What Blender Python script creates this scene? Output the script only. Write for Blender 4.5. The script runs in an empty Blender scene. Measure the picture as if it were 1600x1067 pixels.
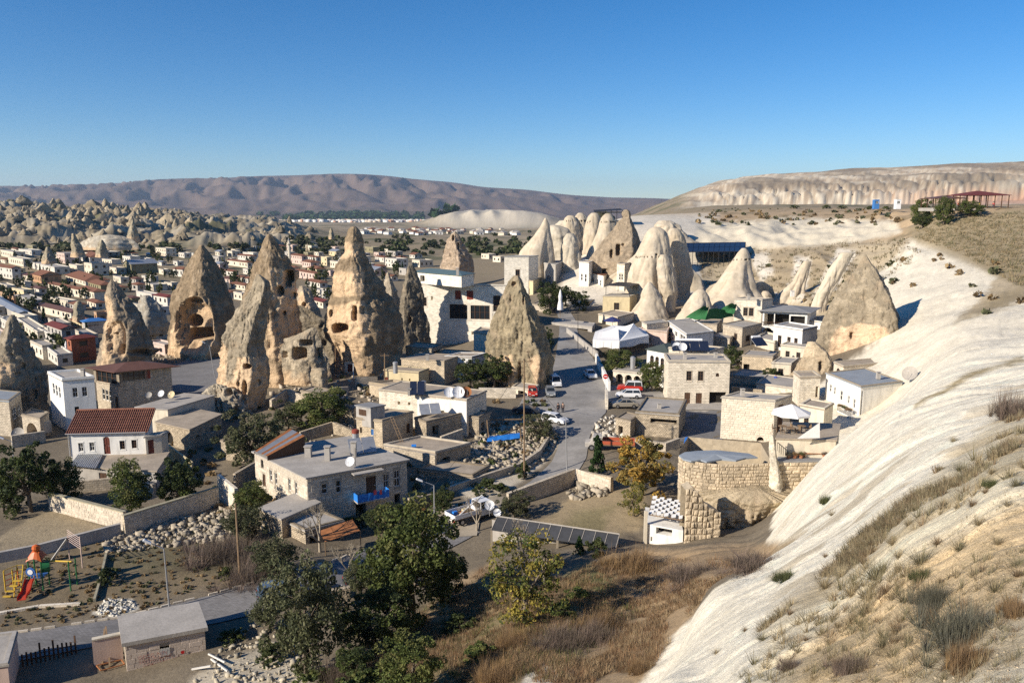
import bpy, math, random
import numpy as np
from mathutils import Vector, Matrix
S = bpy.context.scene
COL = S.collection
R = math.radians
rnd = random.Random(7)

# ------------------------------------------------------------------ camera
CAMZ = 34.0; F = 1250.0; TH = R(9.47); CT, ST = math.cos(TH), math.sin(TH)
cam_d = bpy.data.cameras.new('camera'); cam = bpy.data.objects.new('camera', cam_d); COL.objects.link(cam)
cam.location = (0, 0, CAMZ); cam.rotation_euler = (R(90) - TH, 0, 0)
cam_d.sensor_fit = 'HORIZONTAL'; cam_d.sensor_width = 36; cam_d.lens = F * 36 / 1600
cam_d.clip_start = 0.5; cam_d.clip_end = 60000
S.camera = cam
# ------------------------------------------------------------------ light
SUN_EL = R(26); SUN_AL = R(32)             # the sun stands to the left and a little in front of the town
sdir = Vector((-math.cos(SUN_AL) * math.cos(SUN_EL), -math.sin(SUN_AL) * math.cos(SUN_EL), math.sin(SUN_EL)))
W = bpy.data.worlds.new("World"); S.world = W; W.use_nodes = True
nt = W.node_tree; nt.nodes.clear()
sky = nt.nodes.new('ShaderNodeTexSky'); sky.sky_type = 'NISHITA'; sky.sun_disc = False
sky.sun_elevation = SUN_EL; sky.sun_rotation = math.atan2(sdir.x, sdir.y)
sky.altitude = 1800; sky.air_density = 1.0; sky.dust_density = 0.0; sky.ozone_density = 4.0
bg = nt.nodes.new('ShaderNodeBackground'); bg.inputs[1].default_value = 0.086
wo = nt.nodes.new('ShaderNodeOutputWorld')
hsv = nt.nodes.new('ShaderNodeHueSaturation'); hsv.inputs['Saturation'].default_value = 1.31; hsv.inputs['Hue'].default_value = .503
nt.links.new(sky.outputs[0], hsv.inputs['Color']); nt.links.new(hsv.outputs[0], bg.inputs[0]); nt.links.new(bg.outputs[0], wo.inputs[0])
sun_d = bpy.data.lights.new('sun', 'SUN'); sun_d.energy = 5.0; sun_d.angle = R(0.5); sun_d.color = (1.0, 0.90, 0.76)
sun = bpy.data.objects.new('sun', sun_d); COL.objects.link(sun)
sun.rotation_euler = sdir.to_track_quat('Z', 'Y').to_euler(); sun.location = (-40, -20, 80)
S.view_settings.view_transform = 'Standard'; S.view_settings.look = 'None'
S.view_settings.exposure = 0.54; S.view_settings.gamma = 1.0; S.view_settings.use_curve_mapping = False
S.cycles.max_bounces = 6; S.cycles.volume_bounces = 0; S.cycles.transparent_max_bounces = 8
S.cycles.use_denoising = False; S.cycles.use_adaptive_sampling = False; S.cycles.caustics_reflective = False; S.cycles.caustics_refractive = False; S.render.filter_size = 1.25

# ------------------------------------------------------------------ projection helpers (pixel of the 1600x1067 photograph <-> place)
def slope(py):
    v = (py - 533.5) / F
    return (-ST - v * CT) / (CT - v * ST)
def zat(py, Y): return CAMZ + Y * slope(py)
def azim(px, py):
    v = (py - 533.5) / F
    return ((px - 800) / F) / (CT - v * ST)
def P(px, py, Y): return Vector((azim(px, py) * Y, Y, zat(py, Y)))
def PZ(px, py, z):
    Y = (z - CAMZ) / slope(py)
    return Vector((azim(px, py) * Y, Y, z))
def proj(x, y, z):
    dz = z - CAMZ
    dep = y * CT - dz * ST
    v = (-y * ST - dz * CT) / dep
    return 800 + F * x / dep, 533.5 + F * v

# ------------------------------------------------------------------ noise
_rs = np.random.RandomState(11)
_perm = np.concatenate([_rs.permutation(512)] * 3)
_grad = _rs.normal(size=(512, 3)); _grad /= np.linalg.norm(_grad, axis=1)[:, None]
def perlin(x, y, z=0.0):
    x, y, z = np.broadcast_arrays(np.asarray(x, float), np.asarray(y, float), np.asarray(z, float))
    xi = np.floor(x).astype(int); yi = np.floor(y).astype(int); zi = np.floor(z).astype(int)
    xf, yf, zf = x - xi, y - yi, z - zi
    xi &= 511; yi &= 511; zi &= 511
    def fade(t): return t * t * t * (t * (t * 6 - 15) + 10)
    u, v, w = fade(xf), fade(yf), fade(zf)
    out = 0
    for i in (0, 1):
        for j in (0, 1):
            for k in (0, 1):
                h = _perm[_perm[_perm[(xi + i) & 511] + ((yi + j) & 511)] + ((zi + k) & 511)]
                g = _grad[h]
                d = g[..., 0] * (xf - i) + g[..., 1] * (yf - j) + g[..., 2] * (zf - k)
                out = out + d * (u if i else 1 - u) * (v if j else 1 - v) * (w if k else 1 - w)
    return out * 1.5
def fbm(x, y, z=0.0, o=4):
    s = 0; a = 1.0; f = 1.0
    for i in range(o):
        s = s + a * perlin(np.asarray(x) * f + 17 * i, np.asarray(y) * f + 5 * i, np.asarray(z) * f); a *= .5; f *= 2.03
    return s
def ridged(x, y, z=0.0, o=4):
    s = 0; a = 1.0; f = 1.0
    for i in range(o):
        s = s + a * (1 - 2 * np.abs(perlin(np.asarray(x) * f + 31 * i, np.asarray(y) * f + 9 * i, np.asarray(z) * f))); a *= .5; f *= 2.03
    return s
def sstep(a, b, x):
    t = np.clip((x - a) / (b - a), 0, 1); return t * t * (3 - 2 * t)

# ------------------------------------------------------------------ object helpers
def tag(o, label=None, cat=None, group=None, kind=None):
    if label: o['label'] = label
    if cat: o['category'] = cat
    if group: o['group'] = group
    if kind: o['kind'] = kind
    return o
def thing(name, label, cat, loc=(0, 0, 0), group=None):
    o = bpy.data.objects.new(name, None); o.empty_display_size = .3; COL.objects.link(o)
    o.location = loc
    return tag(o, label, cat, group)
def link(name, me, parent=None, mtx=None):
    """links mesh me as an object; mtx is a world matrix (parents are plain translations)"""
    o = bpy.data.objects.new(name, me); COL.objects.link(o)
    if mtx is not None: o.matrix_basis = mtx
    if parent is not None:
        o.parent = parent
        off = Vector((0, 0, 0)); p = parent
        o.matrix_basis = wmat(parent).inverted() @ (mtx if mtx is not None else Matrix())
    return o
def wmat(o):
    m = o.matrix_basis.copy()
    while o.parent is not None:
        o = o.parent; m = o.matrix_basis @ m
    return m
def T(v): return Matrix.Translation(v)
def copy_tree(o, parent=None, keep=True):
    c = o.copy(); COL.objects.link(c)
    if parent is not None: c.parent = parent
    for ch in kids.get(o.name, []): copy_tree(ch, c)
    return c
kids = {}
def index_kids(o):
    kids[o.name] = list(o.children)
    for ch in o.children: index_kids(ch)

class MB:
    def __init__(s): s.v = []; s.f = []; s.m = []; s.uv = []
    def quad(s, a, b, c, d, m=0, uv=None):
        n = len(s.v); s.v += [tuple(a), tuple(b), tuple(c), tuple(d)]; s.f.append((n, n + 1, n + 2, n + 3)); s.m.append(m); s.uv.append(uv)
    def poly(s, pts, m=0, uv=None):
        n = len(s.v); s.v += [tuple(p) for p in pts]; s.f.append(tuple(range(n, n + len(pts)))); s.m.append(m); s.uv.append(uv)
    def box(s, x0, x1, y0, y1, z0, z1, m=0, M=None, taper=1.0):
        cx, cy = (x0 + x1) / 2, (y0 + y1) / 2
        pts = []
        for z, k in ((z0, 1), (z1, taper)):
            for x, y in ((x0, y0), (x1, y0), (x1, y1), (x0, y1)):
                p = Vector((cx + (x - cx) * k, cy + (y - cy) * k, z)); pts.append(M @ p if M else p)
        n = len(s.v); s.v += [tuple(p) for p in pts]
        for f in ((3, 2, 1, 0), (4, 5, 6, 7), (0, 1, 5, 4), (1, 2, 6, 5), (2, 3, 7, 6), (3, 0, 4, 7)):
            s.f.append(tuple(n + i for i in f)); s.m.append(m); s.uv.append(None)
    def tube(s, a, b, r0, r1=None, n=6, m=0, cap=True):
        r1 = r0 if r1 is None else r1
        a = Vector(a); b = Vector(b); d = (b - a)
        if d.length < 1e-6: return
        d.normalize(); t = d.orthogonal().normalized(); w = d.cross(t)
        k = len(s.v)
        for c, r in ((a, r0), (b, r1)):
            for i in range(n):
                an = 2 * math.pi * i / n; s.v.append(tuple(c + (t * math.cos(an) + w * math.sin(an)) * r))
        for i in range(n):
            j = (i + 1) % n; s.f.append((k + i, k + j, k + n + j, k + n + i)); s.m.append(m); s.uv.append(None)
        if cap:
            s.f.append(tuple(k + n - 1 - i for i in range(n))); s.m.append(m); s.uv.append(None)
            s.f.append(tuple(k + n + i for i in range(n))); s.m.append(m); s.uv.append(None)
    def lathe(s, prof, n=12, m=0, c=(0, 0), M=None):
        k = len(s.v)
        for r, z in prof:
            for i in range(n):
                an = 2 * math.pi * i / n; p = Vector((c[0] + r * math.cos(an), c[1] + r * math.sin(an), z)); s.v.append(tuple(M @ p if M else p))
        for q in range(len(prof) - 1):
            for i in range(n):
                j = (i + 1) % n; s.f.append((k + q * n + i, k + q * n + j, k + (q + 1) * n + j, k + (q + 1) * n + i)); s.m.append(m); s.uv.append(None)
        s.f.append(tuple(k + n - 1 - i for i in range(n))); s.m.append(m); s.uv.append(None)
        s.f.append(tuple(k + (len(prof) - 1) * n + i for i in range(n))); s.m.append(m); s.uv.append(None)
    def mesh(s, name, mats, smooth=False):
        me = bpy.data.meshes.new(name); me.from_pydata(s.v, [], s.f)
        for mt in (mats if isinstance(mats, (list, tuple)) else [mats]): me.materials.append(mt)
        if any(s.m): me.polygons.foreach_set('material_index', s.m)
        if any(u is not None for u in s.uv):
            uvl = me.uv_layers.new(name='UVMap'); arr = []
            for f, u in zip(s.f, s.uv):
                for i in range(len(f)): arr += list(u[i]) if u is not None else [0.0, 0.0]
            uvl.data.foreach_set('uv', arr)
        if smooth: me.polygons.foreach_set('use_smooth', [True] * len(s.f))
        me.update(); return me
    def build(s, name, mats, parent=None, mtx=None, smooth=False):
        return link(name, s.mesh(name, mats, smooth), parent, mtx)

def big_mesh(name, V, Fq, mat, col=None, smooth=True):
    """V (n,3), Fq (m,4) or (m,3) index arrays"""
    k = Fq.shape[1]
    me = bpy.data.meshes.new(name)
    me.vertices.add(len(V)); me.vertices.foreach_set('co', np.ascontiguousarray(V, np.float32).ravel())
    me.loops.add(Fq.size); me.loops.foreach_set('vertex_index', Fq.ravel().astype(np.int32))
    me.polygons.add(len(Fq)); me.polygons.foreach_set('loop_start', np.arange(0, Fq.size, k, dtype=np.int32))
    if smooth: me.polygons.foreach_set('use_smooth', np.ones(len(Fq), bool))
    me.update(calc_edges=True)
    if col is not None:
        at = me.color_attributes.new(name='Col', type='FLOAT_COLOR', domain='POINT')
        c4 = np.ones((len(V), 4), np.float32); c4[:, :3] = col
        at.data.foreach_set('color', c4.ravel())
    for mt in (mat if isinstance(mat, (list, tuple)) else [mat]): me.materials.append(mt)
    return me

# ------------------------------------------------------------------ materials
def mk(name, color=(.5, .5, .5), rough=.85, var=.15, scale=1.0, bump=.0, bscale=6.0, attr=False, spec=.25, metal=0.0,
       brick=None, objrand=0.0, stain=0.0, bdist=.05, fine=0.0):
    m = bpy.data.materials.new(name); m.use_nodes = True
    t = m.node_tree; N = t.nodes; L = t.links
    b = N['Principled BSDF']; b.inputs['Roughness'].default_value = rough; b.inputs['Metallic'].default_value = metal
    b.inputs['Specular IOR Level'].default_value = spec
    geo = N.new('ShaderNodeNewGeometry')
    if attr:
        a = N.new('ShaderNodeAttribute'); a.attribute_name = 'Col'; src = a.outputs['Color']
    else:
        a = N.new('ShaderNodeRGB'); a.outputs[0].default_value = (*color, 1); src = a.outputs[0]
    def mul(src, fac):   # src colour times scalar
        mx = N.new('ShaderNodeVectorMath'); mx.operation = 'SCALE'; L.new(src, mx.inputs[0]); L.new(fac, mx.inputs['Scale']); return mx.outputs[0]
    def rng(out, lo, hi, f0=.3, f1=.7):
        r = N.new('ShaderNodeMapRange'); L.new(out, r.inputs['Value']); r.inputs['From Min'].default_value = f0; r.inputs['From Max'].default_value = f1
        r.inputs['To Min'].default_value = lo; r.inputs['To Max'].default_value = hi; return r.outputs[0]
    def noise(sc, det=5, rg=.6):
        n = N.new('ShaderNodeTexNoise'); n.inputs['Scale'].default_value = sc; n.inputs['Detail'].default_value = det; n.inputs['Roughness'].default_value = rg
        L.new(geo.outputs['Position'], n.inputs['Vector']); return n
    if var > 0: src = mul(src, rng(noise(scale).outputs['Fac'], 1 - var, 1 + var))
    if fine > 0: src = mul(src, rng(noise(scale * 9, 3, .7).outputs['Fac'], 1 - fine, 1 + fine))
    if stain > 0:
        mp = N.new('ShaderNodeMapping'); mp.inputs['Scale'].default_value = (1.3, 1.3, .25); L.new(geo.outputs['Position'], mp.inputs[0])
        n = N.new('ShaderNodeTexNoise'); n.inputs['Scale'].default_value = 1.4; n.inputs['Detail'].default_value = 6; L.new(mp.outputs[0], n.inputs['Vector'])
        src = mul(src, rng(n.outputs['Fac'], 1.0, 1 - stain, .5, .72))
    if objrand > 0:
        oi = N.new('ShaderNodeObjectInfo'); src = mul(src, rng(oi.outputs['Random'], 1 - objrand, 1 + objrand, 0, 1))
    hsrc = None
    if brick:
        bw, bh = brick[:2]; mort = brick[2] if len(brick) > 2 else .5
        uv = N.new('ShaderNodeUVMap'); br = N.new('ShaderNodeTexBrick'); L.new(uv.outputs[0], br.inputs['Vector'])
        br.inputs['Scale'].default_value = 1; br.inputs['Brick Width'].default_value = bw; br.inputs['Row Height'].default_value = bh
        br.inputs['Mortar Size'].default_value = .02; br.inputs['Mortar Smooth'].default_value = .3; br.inputs['Bias'].default_value = 0
        br.inputs['Color1'].default_value = (1.14, 1.12, 1.1, 1); br.inputs['Color2'].default_value = (.8, .79, .77, 1)
        br.inputs['Mortar'].default_value = (mort, mort * .97, mort * .93, 1)
        mx = N.new('ShaderNodeVectorMath'); mx.operation = 'MULTIPLY'; L.new(src, mx.inputs[0]); L.new(br.outputs['Color'], mx.inputs[1]); src = mx.outputs[0]
        inv = N.new('ShaderNodeMath'); inv.operation = 'MULTIPLY_ADD'; L.new(br.outputs['Fac'], inv.inputs[0]); inv.inputs[1].default_value = -.6; inv.inputs[2].default_value = 1; hsrc = inv.outputs[0]
    L.new(src, b.inputs['Base Color'])
    if bump > 0:
        bp = N.new('ShaderNodeBump'); bp.inputs['Strength'].default_value = bump; bp.inputs['Distance'].default_value = bdist
        n = noise(bscale, 6, .65)
        if hsrc is not None:
            ad = N.new('ShaderNodeMath'); ad.operation = 'MULTIPLY_ADD'; L.new(n.outputs['Fac'], ad.inputs[0]); ad.inputs[1].default_value = .6; L.new(hsrc, ad.inputs[2]); L.new(ad.outputs[0], bp.inputs['Height'])
        else: L.new(n.outputs['Fac'], bp.inputs['Height'])
        L.new(bp.outputs[0], b.inputs['Normal'])
    return m
# ------------------------------------------------------------------ terrain
# columns of the height table: photograph column at the horizon -> [(distance, height)] ; a negative-tagged tuple ('p', py) means "on the sight line of row py"
def p_(py): return ('p', py)
BACK_L = [(5200, p_(345)), (7500, p_(318)), (12000, p_(296)), (15000, p_(300)), (20000, p_(310))]
COLS = {
 -1500: [(2, 31), (10, 24), (25, 12), (45, 3), (70, 0), (600, 0), (1300, 20), (5200, 10), (12000, 400), (20000, 200)],
 -300: [(2, 31), (10, 23), (20, 14), (35, 4), (50, 0), (110, 0), (400, 0), (600, 2), (900, 18), (1250, 34), (1700, 20), (3500, -20), (5200, p_(345)), (7500, p_(322)), (12000, p_(296)), (20000, p_(310))],
 0: [(2, 31), (10, 23), (20, 14), (35, 4), (50, .3), (110, 0), (400, -1), (600, 1), (760, 9), (1000, 25), (1250, 34), (1700, 15), (3500, -20), (5200, p_(345)), (7500, p_(318)), (12000, p_(291)), (20000, p_(310))],
 150: [(2, 31), (10, 23), (20, 14), (35, 4), (50, .3), (110, 0), (400, -1), (600, 1), (760, 9), (1000, 22), (1250, 30), (1700, 10), (3500, -20), (5200, p_(345)), (7500, p_(322)), (12000, p_(289)), (20000, p_(310))],
 300: [(2, 31), (10, 23), (20, 14), (35, 6), (48, 2), (60, .5), (110, 0), (400, -1), (600, -1), (760, 5), (1000, 13), (1250, 19), (1700, 0), (3500, -25), (5200, p_(345)), (7500, p_(322)), (12000, p_(279)), (20000, p_(310))],
 450: [(2, 31), (10, 23), (20, 14), (35, 6), (48, 2.5), (60, 1), (110, 1), (150, 2), (200, 1), (400, -1), (600, -3), (800, 1), (1000, 6), (1250, 6), (1700, -8), (3500, -27), (5200, p_(345)), (7500, p_(325)), (12000, p_(275)), (20000, p_(310))],
 560: [(2, 31), (10, 23), (20, 14), (35, 6.5), (48, 3.5), (60, 1.5), (80, 0), (110, 1.5), (150, 3.5), (200, 2), (300, 0), (450, 0), (1000, -5), (2700, -20), (4000, -33), (5200, p_(345)), (7500, p_(325)), (12000, p_(271)), (20000, p_(310))],
 700: [(2, 31), (10, 23), (20, 15), (35, 8), (48, 4.5), (60, 2), (80, 0), (110, 1.5), (150, 3), (180, 1.6), (240, 1), (300, 1), (450, 0), (1000, -5), (2100, -20), (2500, -18), (4000, -33), (5200, p_(345)), (7500, p_(328)), (12000, p_(285)), (20000, p_(310))],
 800: [(2, 31), (10, 24), (20, 16), (35, 9.5), (45, 6.5), (58, 4), (80, .6), (100, .2), (118, 1.6), (145, 3), (170, 5), (200, 6), (240, 6), (300, 5), (450, 0), (1000, -5), (2100, -20), (2500, -18), (4000, -33), (5200, p_(345)), (7500, p_(333)), (12000, p_(296)), (20000, p_(312))],
 880: [(2, 31), (10, 24.5), (20, 17), (35, 10), (45, 7), (58, 4.3), (80, 1), (100, .2), (118, 2), (145, 3), (170, 5), (205, 7), (250, 12), (290, 17), (320, 20), (450, 5), (1000, -5), (4000, -33), (5200, p_(345)), (7500, p_(337)), (12000, p_(303)), (20000, p_(315))],
 950: [(2, 31), (10, 25), (20, 18), (30, 12.5), (38, 9), (55, 5), (68, 3.2), (80, 1.2), (105, 1.5), (120, 2.3), (145, 3.2), (200, 6), (250, 15), (290, 25), (315, 29.5), (360, 30), (500, 29), (700, 20), (1000, 0), (4000, -33), (5200, p_(345)), (7500, p_(340)), (12000, p_(311)), (20000, p_(318))],
 1040: [(2, 31), (5, 29), (8, 27.2), (14, 24.8), (22, 19.9), (26, 16.5), (31, 12.5), (45, 8), (62, 4), (80, 1.5), (106, 1.6), (130, 2.2), (160, 4), (200, 6.5), (235, 12), (270, 20), (310, 28), (360, 31), (500, 30), (700, 26), (1300, 30), (1600, p_(322)), (2200, p_(312)), (3000, 60), (6000, 0), (12000, p_(312)), (20000, p_(320))],
 1110: [(2, 31.5), (5, 29.6), (8, 28), (16, 23.8), (22, 21.3), (31, 18.5), (36, 13.5), (45, 10), (54, 8.3), (64, 5.5), (78, 2), (110, 1.6), (130, 2.2), (160, 4), (220, 7), (250, 11), (268, 17.5), (280, 21.5), (330, 27), (400, 32.2), (600, 30), (1300, 38), (1500, p_(325)), (1560, p_(307)), (2000, p_(284)), (2600, p_(284)), (4000, 40), (12000, 100), (20000, 100)],
 1200: [(2, 31.6), (5, 29.8), (8, 28.2), (11, 27), (15, 25.3), (28, 20.4), (38, 16.3), (44, 12), (58, 7.5), (70, 4), (90, 1), (125, 2.5), (150, 4), (180, 6), (215, 9), (260, 18.5), (330, 27.2), (400, 32.2), (600, 31), (1300, 38), (1500, p_(325)), (1560, p_(303)), (2000, p_(276)), (2600, p_(275)), (4000, 40), (20000, 100)],
 1300: [(2, 31.7), (9, 28.2), (12, 27), (19, 24.8), (38, 19), (60, 13.5), (72, 11.4), (80, 7), (92, 3.5), (110, 3.5), (130, 5.2), (150, 5.7), (175, 8), (210, 13.4), (240, 19.5), (300, 25.5), (330, 27.2), (400, 32.8), (600, 31), (1300, 38), (1500, p_(322)), (1560, p_(300)), (2000, p_(272)), (2600, p_(268)), (4000, 40), (20000, 100)],
 1355: [(2, 31.8), (8, 28.9), (10, 28.1), (16, 26), (30, 22.4), (38, 20.3), (60, 15.8), (76, 13.2), (84, 10), (95, 5), (112, 4), (124, 5.5), (140, 8), (160, 10.5), (200, 15.8), (240, 22), (300, 27.5), (380, 33.3), (600, 31), (1300, 38), (1500, p_(321)), (1560, p_(298)), (2000, p_(270)), (2600, p_(266)), (4000, 40), (20000, 100)],
 1400: [(2, 31.8), (8, 28.9), (10, 28.2), (14, 27.2), (22, 25.3), (42, 21), (72, 16.2), (84, 12.5), (100, 7), (114, 6), (126, 8), (140, 11), (160, 14.3), (200, 19), (240, 25), (300, 30), (380, 33.5), (600, 31), (1300, 38), (1500, p_(320)), (1560, p_(296)), (2000, p_(268)), (2600, p_(264)), (4000, 40), (20000, 100)],
 1458: [(2, 31.9), (7, 29.3), (11, 28.5), (18, 27), (34, 23.8), (58, 19.6), (88, 15.2), (110, 12.4), (130, 13.8), (160, 16.4), (190, 20.8), (215, 26), (226, 30.6), (236, 33.6), (262, 34.6), (320, 34.6), (600, 31), (1300, 38), (1500, p_(318)), (1560, p_(290)), (2000, p_(262)), (2600, p_(259)), (4000, 40), (20000, 100)],
 1500: [(2, 31.9), (7, 29.5), (11, 28.7), (16, 27.7), (28, 25.4), (45, 22.5), (75, 18.5), (115, 15.8), (160, 18), (190, 22.5), (215, 27.4), (226, 32), (234, 34), (262, 34.6), (320, 34.6), (600, 31), (1300, 38), (1500, p_(318)), (1560, p_(290)), (2000, p_(262)), (2600, p_(259)), (4000, 40), (20000, 100)],
 1600: [(2, 32), (6, 30.2), (9, 29.6), (12, 29.3), (19, 28.2), (30, 26), (50, 22.8), (75, 19.6), (110, 16.6), (150, 19), (180, 23.3), (210, 29.6), (224, 33.2), (234, 34.2), (300, 34.8), (600, 31), (1300, 38), (1500, p_(315)), (1560, p_(285)), (2000, p_(258)), (2600, p_(257)), (4000, 40), (20000, 100)],
 1900: [(2, 32), (12, 30), (30, 27), (60, 24), (110, 22), (150, 26), (200, 33), (300, 34.5), (600, 32), (1300, 38), (1560, p_(288)), (2100, p_(256)), (2600, p_(256)), (4000, 60), (20000, 100)],
 3000: [(2, 32), (60, 32), (150, 34), (600, 36), (1300, 38), (2100, 140), (4000, 80), (20000, 100)],
}
def pchip(xk, yk, x):
    xk = np.array(xk, float); yk = np.array(yk, float)
    h = np.diff(xk); d = np.diff(yk) / h; m = np.zeros(len(xk))
    for i in range(1, len(xk) - 1):
        if d[i - 1] * d[i] > 0:
            w1 = 2 * h[i] + h[i - 1]; w2 = h[i] + 2 * h[i - 1]; m[i] = (w1 + w2) / (w1 / d[i - 1] + w2 / d[i])
    m[0] = d[0]; m[-1] = d[-1]
    x = np.clip(x, xk[0], xk[-1]); i = np.clip(np.searchsorted(xk, x) - 1, 0, len(xk) - 2)
    t = (x - xk[i]) / h[i]
    return yk[i] * (1 + 2 * t) * (1 - t) ** 2 + h[i] * m[i] * t * (1 - t) ** 2 + yk[i + 1] * t * t * (3 - 2 * t) + h[i] * m[i + 1] * t * t * (t - 1)
LYG = np.linspace(math.log(2), math.log(20000), 1400)
ckeys = sorted(COLS); CA = np.array([(k - 800) / 1233.0 for k in ckeys])
TAB0 = []
for k in ckeys:
    ys = []; zs = []
    for Y, z in COLS[k]:
        ys.append(math.log(Y)); zs.append(zat(z[1], Y) if isinstance(z, tuple) else z)
    TAB0.append(pchip(ys, zs, LYG))
TAB0 = np.array(TAB0)
AG = np.linspace(CA[0], CA[-1], 1500)
TAB = np.zeros((len(AG), len(LYG)))
ci = np.clip(np.searchsorted(CA, AG) - 1, 0, len(CA) - 2); ct = (AG - CA[ci]) / (CA[ci + 1] - CA[ci]); ct = (ct + ct * ct * (3 - 2 * ct)) / 2
TAB = TAB0[ci] * (1 - ct)[:, None] + TAB0[ci + 1] * ct[:, None]
_k = np.exp(-.5 * (np.arange(-24, 25) / 9.0) ** 2); _k /= _k.sum()
_pad = np.concatenate([np.repeat(TAB[:1], 24, 0), TAB, np.repeat(TAB[-1:], 24, 0)])
TAB = sum(_k[i] * _pad[i:i + len(TAB)] for i in range(49))
def table(a, Y):
    ga = np.clip((a - AG[0]) / (AG[1] - AG[0]), 0, len(AG) - 1.001); gy = np.clip((np.log(np.maximum(Y, 2)) - LYG[0]) / (LYG[1] - LYG[0]), 0, len(LYG) - 1.001)
    i = ga.astype(int); j = gy.astype(int); fa = ga - i; fy = gy - j
    return (TAB[i, j] * (1 - fa) + TAB[i + 1, j] * fa) * (1 - fy) + (TAB[i, j + 1] * (1 - fa) + TAB[i + 1, j + 1] * fa) * fy
def Hs(x, y):
    x, y = np.broadcast_arrays(np.asarray(x, float), np.asarray(y, float)); Y = np.maximum(y, 2.0); a = x / Y
    z = table(a, Y); c = a * 1233 + 800          # c = photograph column at the horizon
    # far mountains: ridges and gullies
    w = sstep(5000, 7500, Y) * (1 - sstep(1000, 1080, c) * (1 - sstep(9000, 11000, Y)))
    rel = np.clip(z + 60, 0, 420)
    nm = fbm(x / 520 + y / 2600, y / 1150, 3.3, 3); z = z - w * rel * 1.05 * np.clip(np.sqrt(nm * nm + .02) - .08, 0, .9) * (1 - sstep(10300, 11800, Y)) + w * rel * .16 * (1 - sstep(10000, 11500, Y)) + w * 34 * fbm(x / 1500, y / 2500, 5, 2)
    z = z + sstep(4200, 5200, Y) * (1 - sstep(6000, 9000, Y)) * 16 * fbm(x / 500, y / 400, 1.0, 4)
    # badlands on the left
    wb = sstep(640, 720, Y + 90 * perlin(x / 120, 2.2)) * (1 - sstep(1250, 1500, Y)) * (1 - sstep(430, 520, c))
    rb = ridged(x / 62, y / 120, 7.7, 4)
    z = z + wb * (13 * np.clip(rb - .75, -.8, 1.4) + 5.0 * np.abs(perlin(x / 13, y / 26)) + 3 * np.abs(perlin(x / 6, y / 16)))
    wp = sstep(450, 650, Y) * (1 - sstep(3500, 4500, Y)) * (1 - wb)
    z = z + wp * (2.2 * fbm(x / 120, y / 160, 4.0, 4) + 1.5 * np.abs(perlin(x / 60, y / 90, 9)))
    # table mountain on the right: strata and flutes
    wm = sstep(1050, 1130, c) * sstep(1380, 1520, Y) * (1 - sstep(2300, 3300, Y))
    gul = np.abs(fbm(x / 85, y / 260, 2.0, 4)); g2 = np.abs(perlin(x / 22, y / 90))
    z = z + wm * .8 * (20 / 6.283) * np.sin(6.283 * z / 20)
    z = z - wm * (14 * gul * sstep(1480, 1600, Y) * (1 - sstep(1900, 2250, Y)) + 9 * (1 - np.clip(g2 * 3, 0, 1)) * sstep(1480, 1530, Y) * (1 - sstep(1620, 1800, Y)))
    # pale mesa in the middle distance
    wc = np.exp(-((c - 775) / 100) ** 4) * sstep(2150, 2400, Y) * (1 - sstep(3100, 3600, Y))
    z = z + wc * np.clip(46 - 12 * np.abs(perlin(x / 60, y / 300)) * 1.5, 0, 60) 
    # pale cliffs below the right plateau
    wf = sstep(1060, 1120, c) * (1 - sstep(1400, 1460, c)) * sstep(255, 275, Y) * (1 - sstep(330, 350, Y))
    z = z + wf * 2.6 * fbm(x / 14, y / 22, 5.0, 3)
    # gullied slope behind the right-hand houses
    wg = sstep(1130, 1180, c) * (1 - sstep(1400, 1500, c)) * sstep(185, 205, Y) * (1 - sstep(245, 262, Y))
    z = z + wg * 2.2 * (ridged(x / 15, y / 70, 1.1, 2) - 1.0)
    # roughness near by
    near = 1 - sstep(250, 420, Y)
    slope_r = sstep(880, 1100, c) + (1 - sstep(40, 60, Y)) * .6
    z = z + near * (.05 + .13 * np.clip(slope_r, 0, 1)) * fbm(x / 6, y / 6, 2.0, 4)
    nn = (1 - sstep(30, 60, Y)) * sstep(960, 1010, c)
    z = z + nn * (.05 * fbm(x / 1.3, y / 1.3, 6.0, 3) - .25 * np.clip(ridged(x / 5 + y / 9, y / 26 - x / 30, 3.0, 2) - 1.1, 0, 1))
    # runnels that follow the fall of the pale flank
    ws = sstep(970, 1010, c) * (1 - sstep(150, 200, Y)) * sstep(6, 10, Y); sc = .6 * x + .8 * y; dn = -.8 * x + .6 * y; wv = 1.2 * perlin(sc / 9, dn / 9, 2)
    g1 = np.abs(perlin(sc / 3.4 + wv * .4, dn / 24, 4.4)); g2 = np.abs(perlin(sc / 1.1 + wv, dn / 9, 8.4)); g3 = perlin(sc / 14, dn / 3.2, 6.6)
    z = z - ws * ((.08 + .17 * sstep(14, 60, Y)) * (1 - np.clip(g1 * 5, 0, 1)) + .05 * (1 - np.clip(g2 * 4, 0, 1)) - .07 * sstep(.12, .17, g3) * (Y > 12))
    wide = (1 - sstep(130, 200, Y)) * sstep(1250, 1400, c) * sstep(20, 40, Y)
    z = z + wide * .9 * fbm(x / 22, y / 22, 8.0, 3)
    return z
def H(x, y): return float(Hs(np.array([x]), np.array([y]))[0])
_YR = np.exp(np.linspace(math.log(4), math.log(14000), 2600))
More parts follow.
